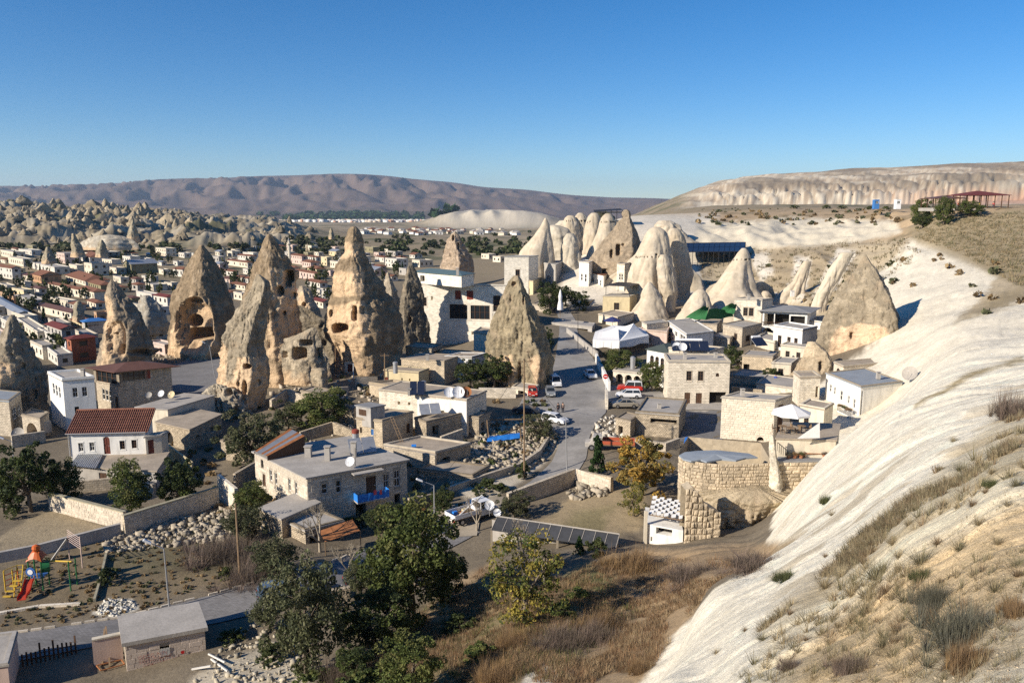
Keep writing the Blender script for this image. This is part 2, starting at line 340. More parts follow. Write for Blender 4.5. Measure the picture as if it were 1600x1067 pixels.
def G(px, py, ymin=4.0, up=0.0, ymax=14000):
    """first meeting of a sight line with the ground"""
    a = azim(px, py); ia = float(np.interp(a, AR, np.arange(len(AR)))); i0 = min(int(ia), len(AR) - 2); f = ia - i0
    col = GZ[:, i0] * (1 - f) + GZ[:, i0 + 1] * f + up; zr = CAMZ + YR * slope(py)
    hit = (zr < col) & (YR >= ymin)
    if not hit.any(): return Vector((a * ymax, ymax, 0))
    i = int(np.argmax(hit)); y = YR[i]
    if i > 0 and YR[i - 1] >= ymin:
        d0 = zr[i - 1] - col[i - 1]; d1 = zr[i] - col[i]; y = YR[i - 1] + (YR[i] - YR[i - 1]) * d0 / (d0 - d1 + 1e-12)
    y = min(y, ymax); iy = min(int(np.searchsorted(YR, y)), len(YR) - 1); i1 = max(iy - 1, 0); t = (y - YR[i1]) / max(YR[iy] - YR[i1], 1e-9)
    z = (col[i1] * (1 - t) + col[iy] * t) - up
    return Vector((a * y, y, z))

def poly_w(px, py, poly, soft):
    """soft membership of points in a polygon of photograph coordinates"""
    n = len(poly); ins = np.zeros(px.shape, bool); d2 = np.full(px.shape, 1e12)
    for i in range(n):
        x0, y0 = poly[i]; x1, y1 = poly[(i + 1) % n]
        if y0 != y1:
            ins ^= ((py < y0) != (py < y1)) & (px < (x1 - x0) * (py - y0) / (y1 - y0) + x0)
        t = np.clip(((px - x0) * (x1 - x0) + (py - y0) * (y1 - y0)) / ((x1 - x0) ** 2 + (y1 - y0) ** 2 + 1e-9), 0, 1)
        d2 = np.minimum(d2, (px - x0 - t * (x1 - x0)) ** 2 + (py - y0 - t * (y1 - y0)) ** 2)
    d = np.sqrt(d2) * np.where(ins, 1, -1)
    return sstep(-soft, soft, d)

TUFF = (.70, .63, .51); CREAM = (.60, .52, .37); OCHRE = (.50, .37, .21); SCRUB = (.19, .155, .09); DIRT = (.20, .165, .118)
OLIVE = (.13, .12, .065); GREEN = (.07, .10, .03)
def ground_colour(x, y, z):
    px, py = proj(x, y, z); Y = y
    n1 = fbm(x / 5, y / 5, 1, 4); n2 = fbm(x / 1.2, y / 1.2, 3, 3); nf = fbm(np.log(Y) * 30, x / Y * 40, 5, 4)
    nb = fbm(x / 60, y / 90, 8, 4)
    jx = px + (4 + 250 / Y) * n1 + 3 * n2; jy = py + (2 + 120 / Y) * n1 + 2 * n2
    c = np.empty((len(x), 3)); c[:] = DIRT
    def lay(w, col):
        w = np.asarray(w)[:, None]; c[:] = c * (1 - w) + np.array(col) * w
    lay(sstep(300, 450, Y), (.30, .24, .155))                      # far plain
    lay(sstep(350, 500, Y) * sstep(.05, .35, nb) * (1 - sstep(2500, 3500, Y)) * .8, (.13, .13, .07))
    lay(sstep(500, 800, Y) * sstep(.15, .3, fbm(x / 260, y / 700, 21, 3)) * .6, (.42, .34, .23))
    cc = x / np.maximum(Y, 1) * 1233 + 800
    wb = sstep(640, 720, Y) * (1 - sstep(1250, 1700, Y)) * (1 - sstep(430, 520, cc))
    lay(wb, (.26, .215, .145)); lay(wb * sstep(-.25, .25, fbm(x / 25, y / 60, 2, 3)), (.43, .37, .27))
    lay(wb * sstep(.25, .45, fbm(x / 50, y / 80, 12, 3)), (.16, .15, .085))
    wm = sstep(4500, 6000, Y); lay(wm, (.175, .125, .095)); lay(wm * sstep(-.1, .4, nb) * .6, (.13, .105, .08))
    lay(sstep(4600, 5000, Y) * (1 - sstep(6200, 7500, Y)) * np.exp(-((cc - 560) / 110) ** 2) * .9, (.09, .10, .06))
    # table mountain
    wt = sstep(1040, 1100, cc) * sstep(1350, 1450, Y) * (1 - sstep(3500, 4500, Y))
    strata = fbm(z / 5.0 + .12 * n1, x / 900, 0, 3)
    lay(wt, (.52, .42, .30)); lay(wt * sstep(-.05, .15, strata) * .8, (.68, .60, .46)); lay(wt * sstep(.15, .3, -strata) * .6, (.34, .26, .18)); 
    lay(wt * sstep(60, 84, z) * sstep(-.3, .2, fbm(x / 160, y / 300, 7, 4)) * .8, (.25, .20, .14))
    lay(wt * (1 - sstep(55, 75, z)) * sstep(1300, 1500, cc) * .8, (.56, .33, .22))
    wc = np.exp(-((cc - 775) / 105) ** 4) * sstep(2000, 2300, Y) * (1 - sstep(3300, 3800, Y)); lay(wc, (.60, .53, .41))
    # right plateau (bare ochre soil) and the pale cliffs
    wr = sstep(1010, 1060, cc) * sstep(195, 225, Y) * (1 - sstep(600, 900, Y)); lay(wr, (.46, .34, .21))
    lay(wr * sstep(.1, .4, fbm(x / 9, y / 12, 5, 3)) * .7, (.20, .16, .09))
    A = lambda poly, y0, y1, soft, col, k=1.0: lay(poly_w(jx, jy, poly, soft) * ((Y > y0) & (Y < y1)) * k, col)
    A([(860, 330), (1120, 335), (1120, 470), (880, 480)], 180, 450, 10, TUFF)
    A([(1090, 352), (1240, 340), (1400, 345), (1410, 365), (1300, 385), (1220, 388), (1150, 395), (1080, 385)], 200, 500, 4, (.70, .62, .47))
    A([(1090, 385), (1200, 390), (1300, 384), (1420, 372), (1600, 330), (1600, 480), (1400, 500), (1100, 500)], 120, 300, 6, (.45, .37, .25))
    A([(1150, 395), (1330, 385), (1330, 470), (1150, 470)], 150, 300, 8, (.38, .30, .19), .8)
    # pale fins on the gullied slope
    for q in ([(1170, 395), (1200, 395), (1210, 430), (1190, 440)], [(1245, 400), (1268, 402), (1258, 470), (1195, 475), (1235, 440)], [(1310, 388), (1340, 392), (1305, 450), (1280, 480), (1270, 460)],):
        A(q, 150, 300, 4, TUFF)
    # big white flank
    A([(1425, 372), (1470, 385), (1520, 410), (1560, 430), (1530, 470), (1490, 500), (1600, 465), (1640, 470), (1640, 600), (1500, 640), (1300, 720), (1250, 620), (1390, 520), (1330, 480), (1360, 440), (1400, 400)], 40, 260, 5, (.74, .67, .53))
    A([(1490, 505), (1560, 460), (1600, 445), (1600, 468), (1540, 492)], 100, 260, 8, (.33, .265, .165))
    A([(1440, 345), (1620, 325), (1640, 450), (1560, 432), (1500, 395), (1425, 372)], 120, 300, 7, (.34, .275, .17))
    # near slope
    wn = sstep(985, 1015, cc) * (1 - sstep(90, 110, Y)) * sstep(0, 1, 1.0 * (z > 34 - Y * .78))
    near = (Y < 100)
    A([(985, 1120), (985, 1067), (1112, 918), (1190, 880), (1200, 845), (1215, 780), (1240, 690), (1270, 640), (1400, 580), (1640, 520), (1640, 1150)], 2, 105, 3, (.80, .73, .58))
    A([(1120, 1130), (1200, 980), (1330, 900), (1430, 800), (1560, 700), (1640, 640), (1640, 1130)], 2, 60, 14, (.80, .70, .50))
    A([(1180, 1110), (1280, 990), (1440, 870), (1640, 760), (1640, 900), (1500, 980), (1380, 1110)], 2, 40, 25, (.68, .50, .28), .9)
    A([(1190, 990), (1260, 925), (1330, 850), (1420, 775), (1500, 705), (1570, 640), (1640, 590), (1640, 700), (1530, 760), (1430, 830), (1350, 890), (1270, 950)], 2, 90, 12, (.45, .37, .23), .6)
    A([(1430, 1080), (1450, 980), (1530, 900), (1640, 860), (1640, 1000), (1560, 1110)], 2, 40, 16, (.42, .33, .21), .35)
    A([(1430, 640), (1500, 600), (1560, 575), (1600, 562), (1600, 556), (1520, 580), (1440, 625)], 20, 110, 4, (.36, .29, .17))
    A([(1410, 345), (1440, 345), (1600, 328), (1600, 450), (1430, 380)], 150, 260, 6, (.33, .265, .165), .8)
    # brown slope in the lower middle
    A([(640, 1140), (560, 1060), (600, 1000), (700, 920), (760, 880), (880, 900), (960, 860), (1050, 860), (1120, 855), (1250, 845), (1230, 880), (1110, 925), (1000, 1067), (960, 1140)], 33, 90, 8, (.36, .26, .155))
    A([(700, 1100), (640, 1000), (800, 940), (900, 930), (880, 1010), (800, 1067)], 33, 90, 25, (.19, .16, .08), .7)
    A([(880, 900), (920, 880), (960, 900), (950, 950), (900, 950)], 33, 90, 12, (.12, .14, .05), .8)
    A([(790, 1120), (820, 1045), (850, 1035), (870, 1045), (850, 1120)], 30, 60, 5, TUFF)
    # dry yard and rubble lot
    A([(830, 820), (900, 775), (980, 760), (1010, 770), (1000, 830), (930, 850)], 60, 130, 8, (.36, .28, .17))
    A([(840, 845), (900, 800), (960, 790), (940, 830)], 60, 130, 10, (.19, .17, .08), .6)
    A([(700, 750), (770, 660), (860, 650), (870, 700), (820, 750), (740, 790)], 80, 140, 6, (.58, .51, .40))
    A([(700, 1120), (560, 1080), (480, 1050), (420, 1000), (360, 1030), (300, 1067), (300, 1120)], 40, 70, 7, (.48, .42, .32))
    # playground and field
    A([(0, 840), (80, 790), (190, 835), (90, 850), (0, 880)], 50, 110, 4, (.34, .275, .18))
    A([(0, 890), (360, 790), (420, 860), (430, 900), (0, 990)], 50, 110, 6, (.205, .16, .10))
    A([(170, 830), (360, 800), (430, 840), (400, 900), (170, 890)], 50, 110, 12, (.13, .12, .07), .6)
    A([(145, 960), (165, 935), (205, 935), (215, 950), (180, 965)], 50, 110, 4, (.60, .56, .47))
    lay((Y < 60) * sstep(1180, 1240, px) * sstep(.08, .3, fbm(x / 3, y / 3, 33, 3)) * sstep(-40, 60, py - (1560 - .62 * px)) * .55, (.42, .33, .2))
    c *= (1 + .12 * n1 + .07 * n2)[:, None]
    return np.clip(c, .02, .82)

YR = np.concatenate([np.exp(np.linspace(math.log(2.2), math.log(9), 60, endpoint=False)), np.exp(np.linspace(math.log(9), math.log(110), 400, endpoint=False)), np.exp(np.linspace(math.log(110), math.log(1500), 250, endpoint=False)), np.exp(np.linspace(math.log(1500), math.log(18000), 150))])
AR = np.concatenate([np.linspace(-1.75, -.76, 40, endpoint=False), np.linspace(-.76, .74, 860, endpoint=False), np.linspace(.74, 1.7, 40)])
gy, ga = np.meshgrid(YR, AR, indexing='ij'); gx = (ga * gy).ravel(); gyf = gy.ravel(); gz = Hs(gx, gyf)
nY, nA = len(YR), len(AR); GZ = gz.reshape(nY, nA)
idx = np.arange(nY * nA).reshape(nY, nA)
Fq = np.stack([idx[:-1, :-1], idx[:-1, 1:], idx[1:, 1:], idx[1:, :-1]], -1).reshape(-1, 4)
M_ground = mk('ground_soil_and_tuff', rough=.95, var=.10, scale=.8, bump=.55, bscale=3.0, attr=True, spec=.1, bdist=.12, fine=.14)
# coarse grit and fine grain of the near soil
_t = M_ground.node_tree; _b = _t.nodes['Principled BSDF']; _src = _b.inputs['Base Color'].links[0].from_socket; _g = _t.nodes.new('ShaderNodeNewGeometry')
for _sc, _lo, _hi, _f0, _f1 in ((26, .80, 1.16, .35, .65), (70, .86, 1.1, .3, .7), (3.1, .86, 1.06, .35, .6)):
    _n = _t.nodes.new('ShaderNodeTexNoise'); _n.inputs['Scale'].default_value = _sc; _n.inputs['Detail'].default_value = 4; _n.inputs['Roughness'].default_value = .75; _t.links.new(_g.outputs['Position'], _n.inputs['Vector'])
    _r = _t.nodes.new('ShaderNodeMapRange'); _t.links.new(_n.outputs['Fac'], _r.inputs['Value'])
    for _k, _v in (('From Min', _f0), ('From Max', _f1), ('To Min', _lo), ('To Max', _hi)): _r.inputs[_k].default_value = _v
    _m = _t.nodes.new('ShaderNodeVectorMath'); _m.operation = 'SCALE'; _t.links.new(_src, _m.inputs[0]); _t.links.new(_r.outputs[0], _m.inputs['Scale']); _src = _m.outputs[0]
_t.links.new(_src, _b.inputs['Base Color'])
_n = _t.nodes.new('ShaderNodeTexNoise'); _n.inputs['Scale'].default_value = 14; _n.inputs['Detail'].default_value = 5; _n.inputs['Roughness'].default_value = .8; _t.links.new(_g.outputs['Position'], _n.inputs['Vector'])
_bp = _t.nodes.new('ShaderNodeBump'); _bp.inputs['Strength'].default_value = .7; _bp.inputs['Distance'].default_value = .05; _t.links.new(_n.outputs['Fac'], _bp.inputs['Height']); _t.links.new(_b.inputs['Normal'].links[0].from_socket, _bp.inputs['Normal']); _t.links.new(_bp.outputs[0], _b.inputs['Normal'])
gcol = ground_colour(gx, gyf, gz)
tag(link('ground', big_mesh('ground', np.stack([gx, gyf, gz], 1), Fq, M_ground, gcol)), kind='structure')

# haze: even air round the whole scene
hz = MB(); hz.box(-30000, 30000, -400, 19500, -420, 640)
mh = bpy.data.materials.new('haze_air'); mh.use_nodes = True; mh.node_tree.nodes.clear()
vo = mh.node_tree.nodes.new('ShaderNodeOutputMaterial'); pv = mh.node_tree.nodes.new('ShaderNodeVolumePrincipled')
pv.inputs['Color'].default_value = (.62, .78, 1, 1); pv.inputs['Density'].default_value = 4e-5; pv.inputs['Anisotropy'].default_value = .2
mh.node_tree.links.new(pv.outputs[0], vo.inputs['Volume'])
HAZE = True
if HAZE:
    tag(hz.build('haze', mh), kind='stuff')
# ------------------------------------------------------------------ fairy chimneys and tuff cones
M_rock = mk('weathered_tuff', rough=.95, var=.16, scale=.7, bump=.9, bscale=2.2, attr=True, spec=.08, bdist=.35, fine=.2)
M_tuff = mk('smooth_pale_tuff', rough=.95, var=.06, scale=.4, bump=.35, bscale=2.5, attr=True, spec=.08, bdist=.12, fine=.05)
CR_BROWN = (.30, .225, .145); CR_LIGHT = (.43, .36, .265); RAW = (.58, .42, .265); CRUST_PALE = (.52, .435, .32)
def rock(name, label, outline, Y, crust=CR_BROWN, raw=RAW, rawpoly=(), caves=(), amp=1.0, depth=.9, nr=110, na=132, smooth=False,
         lean=0.0, seed=0, cat='rock', group=None, k=None, zsink=0.0, fl=.35, edge=None, pits=()):
    cat = 'rock' if not smooth else 'tuff cone'
    if edge is None: edge = (.15, .15)
    crust = tuple(v * (.80 if not smooth else .96) for v in crust); pys = [o[0] for o in outline]
    t = np.linspace(0, 1, nr) ** .92
    py = pys[0] + (pys[-1] - pys[0]) * t
    L = np.interp(py, pys, [o[1] for o in outline]); Rr = np.interp(py, pys, [o[2] for o in outline])
    # round the silhouette a little
    for _ in range(2):
        L[1:-1] = (L[:-2] + 2 * L[1:-1] + L[2:]) / 4; Rr[1:-1] = (Rr[:-2] + 2 * Rr[1:-1] + Rr[2:]) / 4
    z = np.array([zat(p, Y) for p in py]); xl = np.array([azim(a, p) * Y for a, p in zip(L, py)]); xr = np.array([azim(a, p) * Y for a, p in zip(Rr, py)])
    z[-1] -= zsink
    cx = (xl + xr) / 2; hw = (xr - xl) / 2
    th = np.linspace(0, 2 * math.pi, na, endpoint=False)
    TT, ZZ = np.meshgrid(th, z); HW = hw[:, None]; CX = cx[:, None]
    ct, stn = np.cos(TT), np.sin(TT); q0 = seed * 3.1
    # slightly squared, seed-dependent cross-section
    e = 1 + .06 * np.cos(3 * TT + seed) + .04 * np.cos(5 * TT + 2.1 * seed) * (1 if not smooth else .3)
    X = CX + HW * ct * (1 + (e - 1) * np.abs(stn)); Yy = Y + depth * HW * stn * e + lean * (ZZ - z[-1])
    if not smooth:   # two flattish faces that meet in a ridge towards the viewer's side, as the wind has cut them
        xe = (edge[0] + (edge[1] - edge[0]) * np.linspace(0, 1, nr))[:, None] + .10 * perlin(ZZ / (2 + hw.max() * .4) + q0, seed * 1.0, 0)
        un = np.clip(ct, -1, 1); rr = np.where(un > xe, (un - xe) / (1 - xe + 1e-6), (xe - un) / (1 + xe + 1e-6))
        prof = 1 - np.clip(rr, 0, 1) ** 1.35
        side = np.where(stn < 0, -1.0, 1.0)
        Yy = Y + HW * depth * (side * prof * .95) + lean * (ZZ - z[-1]); X = CX + HW * ct
    big = max(hw.max(), 1)
    s = big * .5
    q = seed * 13.7
    if smooth:
        tt_ = np.linspace(0, 1, nr)[:, None]; fl_ = 1 + .62 * np.clip((tt_ - .42) / .58, 0, 1) ** 2
        X = CX + (X - CX) * fl_; Yy = Y + (Yy - Y) * fl_
        plt_ = np.abs(perlin(TT * .95 + q, ZZ / (big * 3.5), seed * 1.7 + Y)) ; pl2 = fbm(X / (big * .35) + q, Yy / (big * .35), ZZ / (big * 1.8), 3)
        d = -np.minimum(HW, big) * (.15 * (1 - np.clip(plt_ * 2.4, 0, 1)) * sstep(.08, .35, tt_) + .10 * np.clip(-pl2, 0, 1)) + amp * (.10 * fbm(X / s + q, Yy / s, ZZ / s, 3) * np.minimum(HW, big * .6) * .5 + .05 * fbm(X / 1.2, Yy / 1.2, ZZ / 1.5, 3))
    else:
        lim = np.minimum(HW * .35, big * .28)
        n1 = fbm(X / s + q, Yy / s, ZZ / (s * 2.2), 3)
        crk = ridged(X / (s * .5) + q, Yy / (s * .5), ZZ / (s * 3.0), 3)
        n3 = fbm(X / 1.6, Yy / 1.6, ZZ / 1.3 + q, 4)
        n4 = np.abs(perlin(X / .55, Yy / .55, ZZ / .5 + q))
        d = amp * (lim * (.34 * n1 - fl * np.clip(crk - 1.0, 0, 1)) + np.minimum(lim, .9) * (.30 * n3 - .26 * n4 - .42 * np.clip(ridged(X / 3.1 + q, Yy / 3.1, ZZ / 4.6, 2) - 1.0, 0, 1)))
        led = perlin(0 * ZZ + q, 0 * ZZ, ZZ / 1.7 + .25 * n1); d = d + amp * .04 * np.minimum(lim, 1.4) * np.clip(led * 3, -1, 1)
    X = X + d * ct; Yy = Yy + d * stn; ZZ = ZZ + (0 if smooth else .25 * d)
    V = np.stack([X, Yy, ZZ], -1).reshape(-1, 3)
    px, pyy = proj(V[:, 0], V[:, 1], V[:, 2])
    rel = ((ZZ - z[-1]) / (z[0] - z[-1] + 1e-6)).ravel()
    front = (stn.ravel() < .15)
    nn = fbm(V[:, 0] / 2.4, V[:, 1] / 2.4, V[:, 2] / 2.0 + q, 4); nl = fbm(V[:, 0] / .8, V[:, 1] / .8, V[:, 2] / .8, 3)
    c = np.empty((len(V), 3)); c[:] = crust
    def lay(w, col):
        w = np.clip(w, 0, 1)[:, None]; c[:] = c * (1 - w) + np.array(col) * w
    if not smooth:
        lay(sstep(.0, .45, nn) * .75, np.array(crust) * 1.5); lay(sstep(.15, .5, nl) * .55, np.array(crust) * .6); lay(sstep(.25, .55, -nn) * .5, (.40, .31, .21))
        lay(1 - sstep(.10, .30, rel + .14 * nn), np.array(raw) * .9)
    else:
        lay(sstep(.0, .5, nn) * .5, np.array(crust) * .84); lay(sstep(.1, .5, -nn) * .35, (.60, .53, .43)); lay(sstep(.25, .5, fbm(V[:, 0] / 2.2, V[:, 1] / 2.2, V[:, 2] / 12 + q, 3)) * .45, np.array(crust) * .66)
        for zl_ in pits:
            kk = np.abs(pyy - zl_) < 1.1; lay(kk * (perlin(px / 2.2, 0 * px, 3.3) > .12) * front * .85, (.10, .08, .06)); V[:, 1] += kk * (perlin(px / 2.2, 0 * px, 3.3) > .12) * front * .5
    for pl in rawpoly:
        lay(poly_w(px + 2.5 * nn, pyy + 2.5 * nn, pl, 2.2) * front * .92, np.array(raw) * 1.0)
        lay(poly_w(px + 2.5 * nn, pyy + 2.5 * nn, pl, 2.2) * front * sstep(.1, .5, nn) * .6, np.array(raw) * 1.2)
    for cv in caves:
        x0, y0, rx, ry, dep = cv[:5]; sq = cv[5] if len(cv) > 5 else 2
        r = (np.abs((px - x0) / rx) ** sq + np.abs((pyy - y0) / ry) ** sq) ** (1 / sq)
        w = (1 - sstep(.72, 1.12, r)) * front
        V[:, 1] += w * dep; lay(w * .8, np.array(raw) * .8)
    c *= (1 + .12 * nl)[:, None]
    # close the top
    i = np.arange(nr * na).reshape(nr, na); j = np.roll(i, -1, 1)
    Q = np.stack([i[:-1], i[1:], j[1:], j[:-1]], -1).reshape(-1, 4)
    top = np.array([[cx[0], Y + lean * (z[0] - z[-1]), z[0] + .12 * hw[0]]])
    V2 = np.concatenate([V, top]); ti = len(V)
    me = big_mesh(name, V2, Q, M_tuff if smooth else M_rock, np.clip(np.concatenate([c, c[:1]]), .02, .8))
    capf = [(ti, int(i[0, m]), int(j[0, m])) for m in range(na)]
    import bmesh
    # the tiny crown cap as extra triangles
    bm = bmesh.new(); bm.from_mesh(me); bm.verts.ensure_lookup_table()
    for f in capf:
        try: fc = bm.faces.new([bm.verts[v] for v in f]); fc.smooth = True
        except ValueError: pass
    bm.to_mesh(me); bm.free()
    base = Vector((float(cx[-1]), Y, float(z[-1])))
    me.transform(Matrix.Translation(-base))
    return tag(link(name, me, None, T(base)), label, cat, group)

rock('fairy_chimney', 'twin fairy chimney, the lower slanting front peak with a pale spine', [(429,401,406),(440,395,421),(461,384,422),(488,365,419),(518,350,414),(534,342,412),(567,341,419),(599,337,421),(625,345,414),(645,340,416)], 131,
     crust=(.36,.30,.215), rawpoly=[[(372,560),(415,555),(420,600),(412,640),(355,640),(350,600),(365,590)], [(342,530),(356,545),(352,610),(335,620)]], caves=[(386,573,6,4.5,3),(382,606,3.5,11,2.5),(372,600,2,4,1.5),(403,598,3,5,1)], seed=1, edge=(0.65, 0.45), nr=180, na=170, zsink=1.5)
rock('fairy_chimney', 'taller rear peak of the twin fairy chimney with a square cave mouth high up', [(366,418,424),(372,414,429),(380,409,435),(403,399,452),(425,390,462),(455,380,465),(482,372,469),(510,368,472),(540,368,476),(600,368,480)], 148,
     rawpoly=[[(420,418),(462,428),(466,485),(440,500),(425,470)], [(412,500),(465,490),(474,560),(420,560)]], caves=[(451,432,8,9,5,4),(437,455,6,8,3),(459,462,3.2,5,2),(444,489,2.5,3,1.5),(449,444,6,5,4,4)], seed=2, edge=(0.0, 0.5), nr=170, na=150)
rock('fairy_chimney', 'tallest central fairy chimney with a knobbed cap and carved ochre front', [(354,549,556),(358,544,561),(366,541,565),(378,538,568),(385,537,568),(392,538,570),(408,527,579),(424,519,588),(440,518,597),(458,517,608),(476,513,618),(492,508,627),(518,504,631),(535,515,632),(550,520,629),(600,525,628)], 150,
     rawpoly=[[(519,424),(570,424),(566,462),(521,464)], [(512,478),(570,470),(580,520),(560,560),(515,540)], [(536,380),(566,380),(556,400),(530,405)]], caves=[(531,514,11,8,5,4),(554,490,3.2,12,3,3),(517,490,2.5,6,1.5),(566,485,3,6,.8,4),(545,573,7,8,2.5,4)], seed=3, edge=(0.05, 0.1), nr=210, na=170, amp=.9)
rock('fairy_chimney', 'broad fairy chimney hollowed by a huge arched cave', [(383,312,318),(395,303,328),(413,292,341),(440,280,352),(463,268,362),(489,264,368),(518,262,369),(540,261,364),(556,261,358),(590,262,352)], 185,
     rawpoly=[[(268,520),(276,485),(296,464),(320,466),(333,500),(346,555),(262,555)]], caves=[(303,512,28,42,4.0,2.4),(304,470,12,6,3),(295,505,11,10,7),(309,526,23,10,7,4)], seed=4, edge=(0.15, 0.72), nr=190, na=170, amp=.75)
rock('fairy_chimney', 'slanting fin-shaped fairy chimney above the terrace house, undercut at its foot', [(437,173,176),(445,168,186),(466,163,202),(492,167,223),(502,166,228),(520,160,236),(540,154,240),(565,152,238),(600,152,238)], 172,
     crust=(.31,.25,.18), rawpoly=[[(163,503),(172,498),(190,505),(198,560),(160,560)], [(163,460),(176,470),(178,498),(168,500)]], caves=[(181,532,15,30,1.5,3),(190,547,5,7,3,4),(177,523,3,2.2,2),(222,551,22,5,4)], seed=5, edge=(-0.1, -0.2), nr=150, na=140, amp=.8)
rock('fairy_chimney', 'fairy chimney cut off by the left edge of the photo with small pigeon holes', [(492,15,23),(505,8,31),(532,-4,45),(561,-14,60),(581,-20,73),(610,-25,78),(640,-28,79),(680,-28,79)], 130,
     crust=(.31,.26,.19), rawpoly=[[(-20,560),(22,570),(24,600),(-20,610)]], caves=[(33,547,2.5,3,1),(35,572,4,5,1.2),(53,616,4,7,1.2,4),(18,555,2.5,2.5,.7),(28,585,3,3,1)], seed=6, edge=(0.1, -0.15), nr=140, na=130)
rock('fairy_chimney', 'grooved brown cone beside the street with a forked tip', [(431,803,811),(438,795,815),(447,790,819),(469,780,832),(480,774,836),(507,764,850),(539,758,861),(560,760,865),(590,768,862),(620,775,860),(650,775,860)], 141,
     crust=(.33,.27,.175), rawpoly=[[(765,560),(800,555),(806,600),(790,608),(770,590)], [(825,560),(842,555),(850,590),(838,604)]], caves=[(803,444,4,4,1.2),(818,470,1.5,8,.8),(812,585,2.5,22,1.5)], seed=7, edge=(0.55, 0.5), nr=180, na=160, amp=.85, fl=.6)
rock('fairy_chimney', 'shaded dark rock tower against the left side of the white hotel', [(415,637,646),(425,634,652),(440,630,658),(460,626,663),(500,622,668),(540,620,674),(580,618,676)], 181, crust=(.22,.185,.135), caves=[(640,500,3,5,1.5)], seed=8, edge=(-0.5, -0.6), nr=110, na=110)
rock('fairy_chimney', 'small pale-tipped cone peeping between the central chimney and the hotel rock', [(426,604,607),(435,601,612),(450,596,619),(470,594,625),(520,590,630)], 200, crust=CR_LIGHT, seed=9, edge=(0.4, 0.4), nr=80, na=80)
rock('fairy_chimney', 'isolated reddish cone rising behind the white hotel roof', [(362,709,713),(367,704,717),(374,700,720),(382,697,725),(397,692,736),(413,688,740),(436,686,741)], 330, crust=(.44,.34,.245), raw=(.52,.40,.28), caves=[(708,372,2,5,2.5),(716,385,2,6,2)], seed=10, edge=(0.0, 0.3), nr=110, na=110, amp=1.1)
rock('tuff_dome', 'rounded dome with an ochre carved face behind the twin chimney', [(447,467,478),(455,463,487),(470,463,493),(490,462,502),(520,462,506)], 205, crust=CR_LIGHT, rawpoly=[[(466,458),(484,458),(488,482),(466,484)]], caves=[(475,476,3,4,2)], seed=11, nr=70, na=80)
rock('fairy_chimney', 'huge cone leaning against the white slope with a salmon-coloured foot', [(397,1351,1353),(404,1347,1357),(411,1343,1362),(422,1336,1371),(436,1322,1379),(450,1310,1386),(467,1300,1391),(498,1287,1402),(520,1280,1405),(540,1274,1399),(563,1268,1391),(600,1262,1385),(625,1262,1380)], 152,
     crust=(.35,.29,.205), raw=(.60,.44,.29), rawpoly=[[(1305,515),(1345,505),(1385,512),(1396,540),(1390,572),(1290,572),(1296,540)]], caves=[(1332,525,3,5.5,1.8),(1322,557,3,6,1.8),(1270,540,4,5,1.5)], seed=12, edge=(0.45, 0.7), nr=190, na=170, amp=.8)
rock('fairy_chimney', 'low grey spur joined to the right foot of the huge cone', [(472,1391,1395),(485,1390,1402),(505,1388,1409),(525,1386,1412),(540,1384,1410),(556,1380,1404),(570,1380,1400)], 153, crust=(.29,.25,.19), seed=13, edge=(0.2, 0.5), nr=80, na=80)
rock('rock_spur', 'ochre rock spur with a cut doorway below the huge cone', [(534,1262,1274),(548,1257,1292),(560,1252,1300),(575,1242,1302),(590,1230,1300),(607,1222,1300),(625,1222,1300)], 141, crust=(.52,.42,.29), raw=(.62,.5,.34), caves=[(1283,573,3,8,2,4)], seed=14, edge=(0.5, 0.5), nr=90, na=110, amp=.8)
# pale tuff cones of the middle distance
def tuff(label, outline, Y, col=CRUST_PALE, **kw):
    kw.setdefault('nr', 90); kw.setdefault('na', 96)
    return rock('tuff_cone', label, outline, Y, crust=col, smooth=True, **kw)
tuff('thin pale fin at the left end of the fluted ridge', [(341,851,854),(352,845,859),(370,832,862),(392,812,866),(412,806,868),(450,800,872),(475,798,874)], 262, col=(.55,.46,.34))
tuff('shaded rounded shoulder just right of the thin pale fin', [(352,860,872),(356,856,886),(368,854,896),(390,852,904),(410,850,908),(450,850,910)], 278, col=(.50,.44,.34), amp=2.2)
tuff('leftmost dome of the fluted ridge', [(337,887,896),(341,882,901),(350,880,905),(370,880,910),(390,884,915),(430,885,918)], 292, pits=(346,))
tuff('second dome of the fluted ridge from the left', [(333,903,911),(337,899,916),(345,897,920),(370,900,924),(400,900,927),(430,900,927)], 294, pits=(346,))
tuff('third fluted dome with a stained vertical groove', [(333,924,933),(337,919,937),(346,916,940),(365,911,942),(385,905,943),(402,898,943),(440,894,943),(470,890,943)], 280, pits=(347,))
tuff('rightmost dome of the fluted ridge leaning on the brown cone', [(334,946,954),(338,941,958),(347,937,962),(365,931,965),(385,921,966),(405,911,966),(440,903,966),(470,898,966)], 270, pits=(347,))
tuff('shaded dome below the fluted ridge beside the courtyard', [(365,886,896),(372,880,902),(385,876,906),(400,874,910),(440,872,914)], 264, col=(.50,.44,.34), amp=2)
rock('fairy_chimney', 'brown cone with a balanced cap boulder and a tall carved doorway', [(328,975,981),(331,972,985),(336,971,986),(340,974,985),(345,966,988),(358,957,994),(371,945,999),(385,934,1001),(408,917,1001),(440,912,1001),(468,908,1001)], 243,
     crust=(.36,.285,.20), caves=[(967,391,4,9,4,4),(956,397,2.6,7,2.5,3),(974,383,2,3,1),(945,425,4,5,3,3),(985,420,3,4,2,3)], seed=15, edge=(0.5, 0.55), nr=130, na=130, amp=.55)
